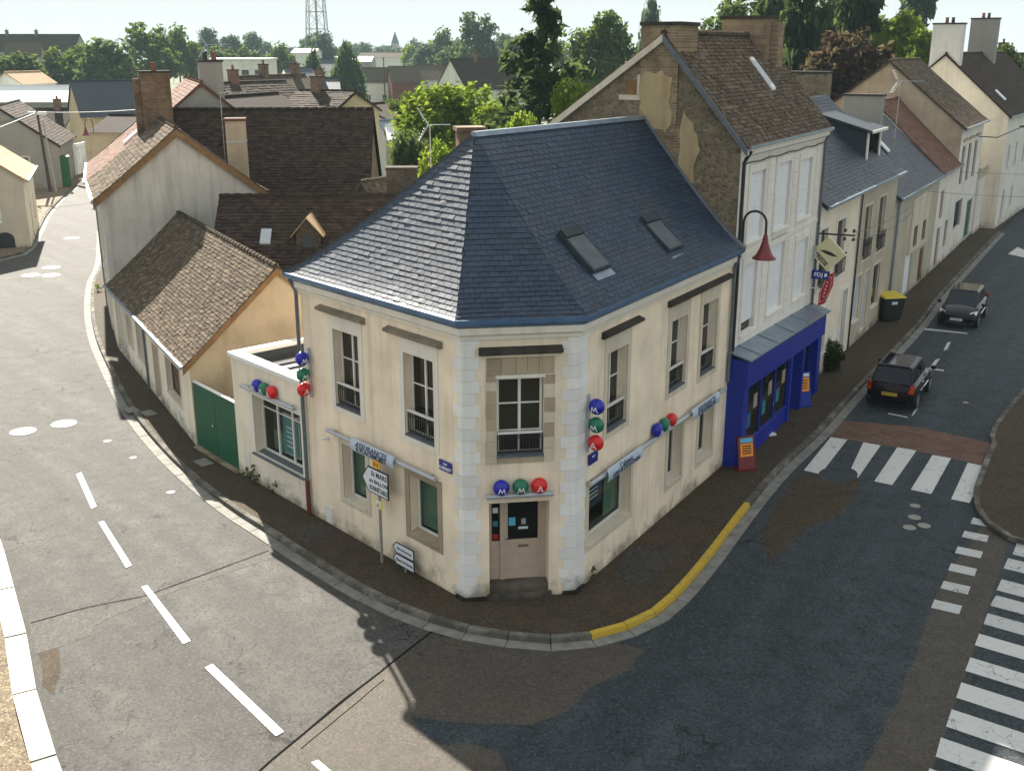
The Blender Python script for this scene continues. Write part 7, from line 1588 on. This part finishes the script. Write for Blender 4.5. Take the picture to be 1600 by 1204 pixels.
q = at(372, 130, 190); wb = empty('white_block', (q.x, 190, 0), 'large pale rendered block with flat roof behind the far brown roofs', 'building')
f = Fr((at(327, 130, 190).x, 190), (1, 0.03)); Lb = (at(419, 130, 190).x - at(327, 130, 190).x); zt = at(372, 94, 190).z
mb = MB(); mb.box(f, 0, Lb, -9, 0, 0, zt); mb.build('wall', M['white_wall'], wb); mb = MB(); mb.box(f, -0.2, Lb + 0.2, -9.2, 0.2, zt, zt + 0.3); mb.build('roof', M['white_sheet'], wb)
for k in range(4): mb = MB(); mb.box(f, Lb * (0.12 + 0.22 * k), Lb * (0.12 + 0.22 * k) + 1.2, 0.0, 0.04, zt - 3.2, zt - 1.6); mb.build('window', M['glass_far'], wb)
fh('grey gable with white verge in front of the pale block', 300, 392, 76, 188, 150, 1.25, 'house_grey', 'tile_dark', 6)
fh('white gable with steep brown roof right of the grey gable', 338, 420, 96, 172, 128, 1.0, 'white_wall', 'tile_dark', 8, (0.2,), 0, tiles=True)
fh('long brown roof with skylights running back past the pale block', 380, 450, 105, 168, 118, 1.15, 'house_grey', 'tile', 9, (0.3, 0.8))
fh('brown roof with cream gable directly behind the barn ridge', 452, 545, 82, 178, 142, -0.35, 'house_yellow', 'tile_dark', 8, (0.25,), tiles=True)
fh('dark roof with small chimney left of the broader pointed conifer', 440, 520, 130, 152, 122, 0.2, 'white_wall', 'slate_old', 8, (0.6,))
fh('blue slate roofed house between the two pointed conifers', 494, 525, 260, 110, 92, 0.1, 'white_wall', 'slate_old', 8)
fh('small slate house left of the slimmer pointed conifer', 440, 478, 200, 128, 106, 0.5, 'white_wall', 'slate', 8)
fh('white gabled low house at the right end of the barn ridge', 560, 590, 105, 185, 162, 1.2, 'white_wall', 'tile_dark', 6)
fh('brown roofed cottage with white wall and pole in front', 562, 612, 250, 128, 106, 0.03, 'white_wall', 'tile', 8, (), 2)
fh('dark timber barn with high brown roof among the far houses', 605, 650, 245, 128, 104, 0.25, 'pipe_red', 'tile', 9)
fh('long low white cottage with brown roof and two chimneys', 646, 728, 250, 124, 102, -0.03, 'white_wall', 'tile', 9, (0.45, 0.7), 3)
hw, hwr, hwf = fh('white gabled house with grey slate roof behind the garden tree', 705, 815, 200, 138, 92, 0.7, 'white_wall', 'tile_dark', 9, (0.3,), 3)
fh('hazy long flat school building below the church spire', 560, 640, 480, 90, 82, 0.0, 'white_wall', 'tile', 14, (), 6)
fh('pale low warehouse roof left of the pointed conifers', 455, 492, 380, 82, 76, 0.0, 'white_wall', 'white_sheet', 14)
fh('pale warehouse between the mast and the school building', 505, 580, 420, 96, 88, 0.0, 'house_grey', 'white_sheet', 14)
fh('tiny grey garden shed by the garden tree', 592, 607, 95, 205, 188, 0.6, 'shutter_blue', 'zinc', 2.2)
fh('small white canopy roof next to the grey garden shed', 602, 628, 84, 215, 203, 0.2, 'white_wall', 'white_sheet', 3)
fh('white house with dark roof at the far right edge of the street', 1560, 1640, 112, 118, 84, 0.4, 'white_wall', 'tile_dark', 9, (0.3,))
# far utility pole
q = at(601, 145, 190); up_ = empty('far_pole', (q.x, q.y, 0), 'thin wooden pole in front of the far brown roofed cottage', 'utility pole'); mb = MB(); mb.tube((q.x, q.y, 0), (q.x, q.y, at(601, 90, 190).z), 0.14, 0.1, 6); mb.build('pole', M['bark'], up_)
# church spire
q = at(617, 70, 900); cs = empty('church', (q.x, q.y, 0), 'hazy slender church spire on the horizon', 'church'); f = Fr((q.x - 3, q.y), (1, 0))
mb = MB(); mb.box(f, 0, 6, -6, 0, 0, 16); mb.build('tower', M['house_grey'], cs); mb = MB(); mb.add([f.pt(0, 0, 16), f.pt(6, 0, 16), f.pt(6, -6, 16), f.pt(0, -6, 16), f.pt(3, -3, at(617, 49, 900).z)], [(0, 1, 4), (1, 2, 4), (2, 3, 4), (3, 0, 4)]); mb.build('spire', M['slate_old'], cs); mb = MB(); mb.box(f, 6, 24, -7, 1, 0, 10); mb.build('nave', M['house_grey'], cs)
# lattice mast
q0, q1 = at(479, 88, 420), at(516, 88, 420); mw = (q1.x - q0.x) / 2; mx_, my = (q0.x + q1.x) / 2, 420
ms = empty('lattice_mast', (mx_, my, 0), 'tall steel lattice mast rising out of the picture on the skyline', 'mast'); zt = 36
def leg(k, z): t = 1 - 0.55 * z / zt * 0.75; a_ = ((-1, -1), (1, -1), (1, 1), (-1, 1))[k]; return Vector((mx_ + a_[0] * mw * t, my + a_[1] * mw * t, z))
zl = [0, 7, 13, 19, 25, 31, zt]
for k in range(4): mb = MB(); mb.tube(leg(k, 0), leg(k, zt), 0.22, 0.18, 6); mb.build('leg', M['mast'], ms)
for a_, b_ in zip(zl, zl[1:]):
    for k in range(4):
        mb = MB(); mb.tube(leg(k, b_), leg((k + 1) % 4, b_), 0.12, n=5); mb.tube(leg(k, a_), leg((k + 1) % 4, b_), 0.10, n=5); mb.tube(leg((k + 1) % 4, a_), leg(k, b_), 0.10, n=5); mb.build('bracing', M['mast'], ms)
mb = MB(); mb.tube((mx_, my, 0), (mx_, my, zt), 0.45, 0.4, 8); mb.build('cable_ladder', M['mast'], ms)

# ================================================================== HAZE
hz = MB(); hz.hexa([(-1600, -100, -2), (1600, -100, -2), (1600, 1800, -2), (-1600, 1800, -2), (-1600, -100, 42), (1600, -100, 42), (1600, 1800, 42), (-1600, 1800, 42)])
hm = bpy.data.materials.new('haze_air'); hm.use_nodes = True; t = hm.node_tree; t.nodes.clear(); ho = t.nodes.new('ShaderNodeOutputMaterial'); pv_ = t.nodes.new('ShaderNodeVolumePrincipled')
pv_.inputs['Color'].default_value = (0.62, 0.84, 0.93, 1); pv_.inputs['Density'].default_value = 0.00017; pv_.inputs['Anisotropy'].default_value = 0.0
t.links.new(pv_.outputs[0], ho.inputs['Volume'])
tag(hz.build('haze', hm), kind='stuff')
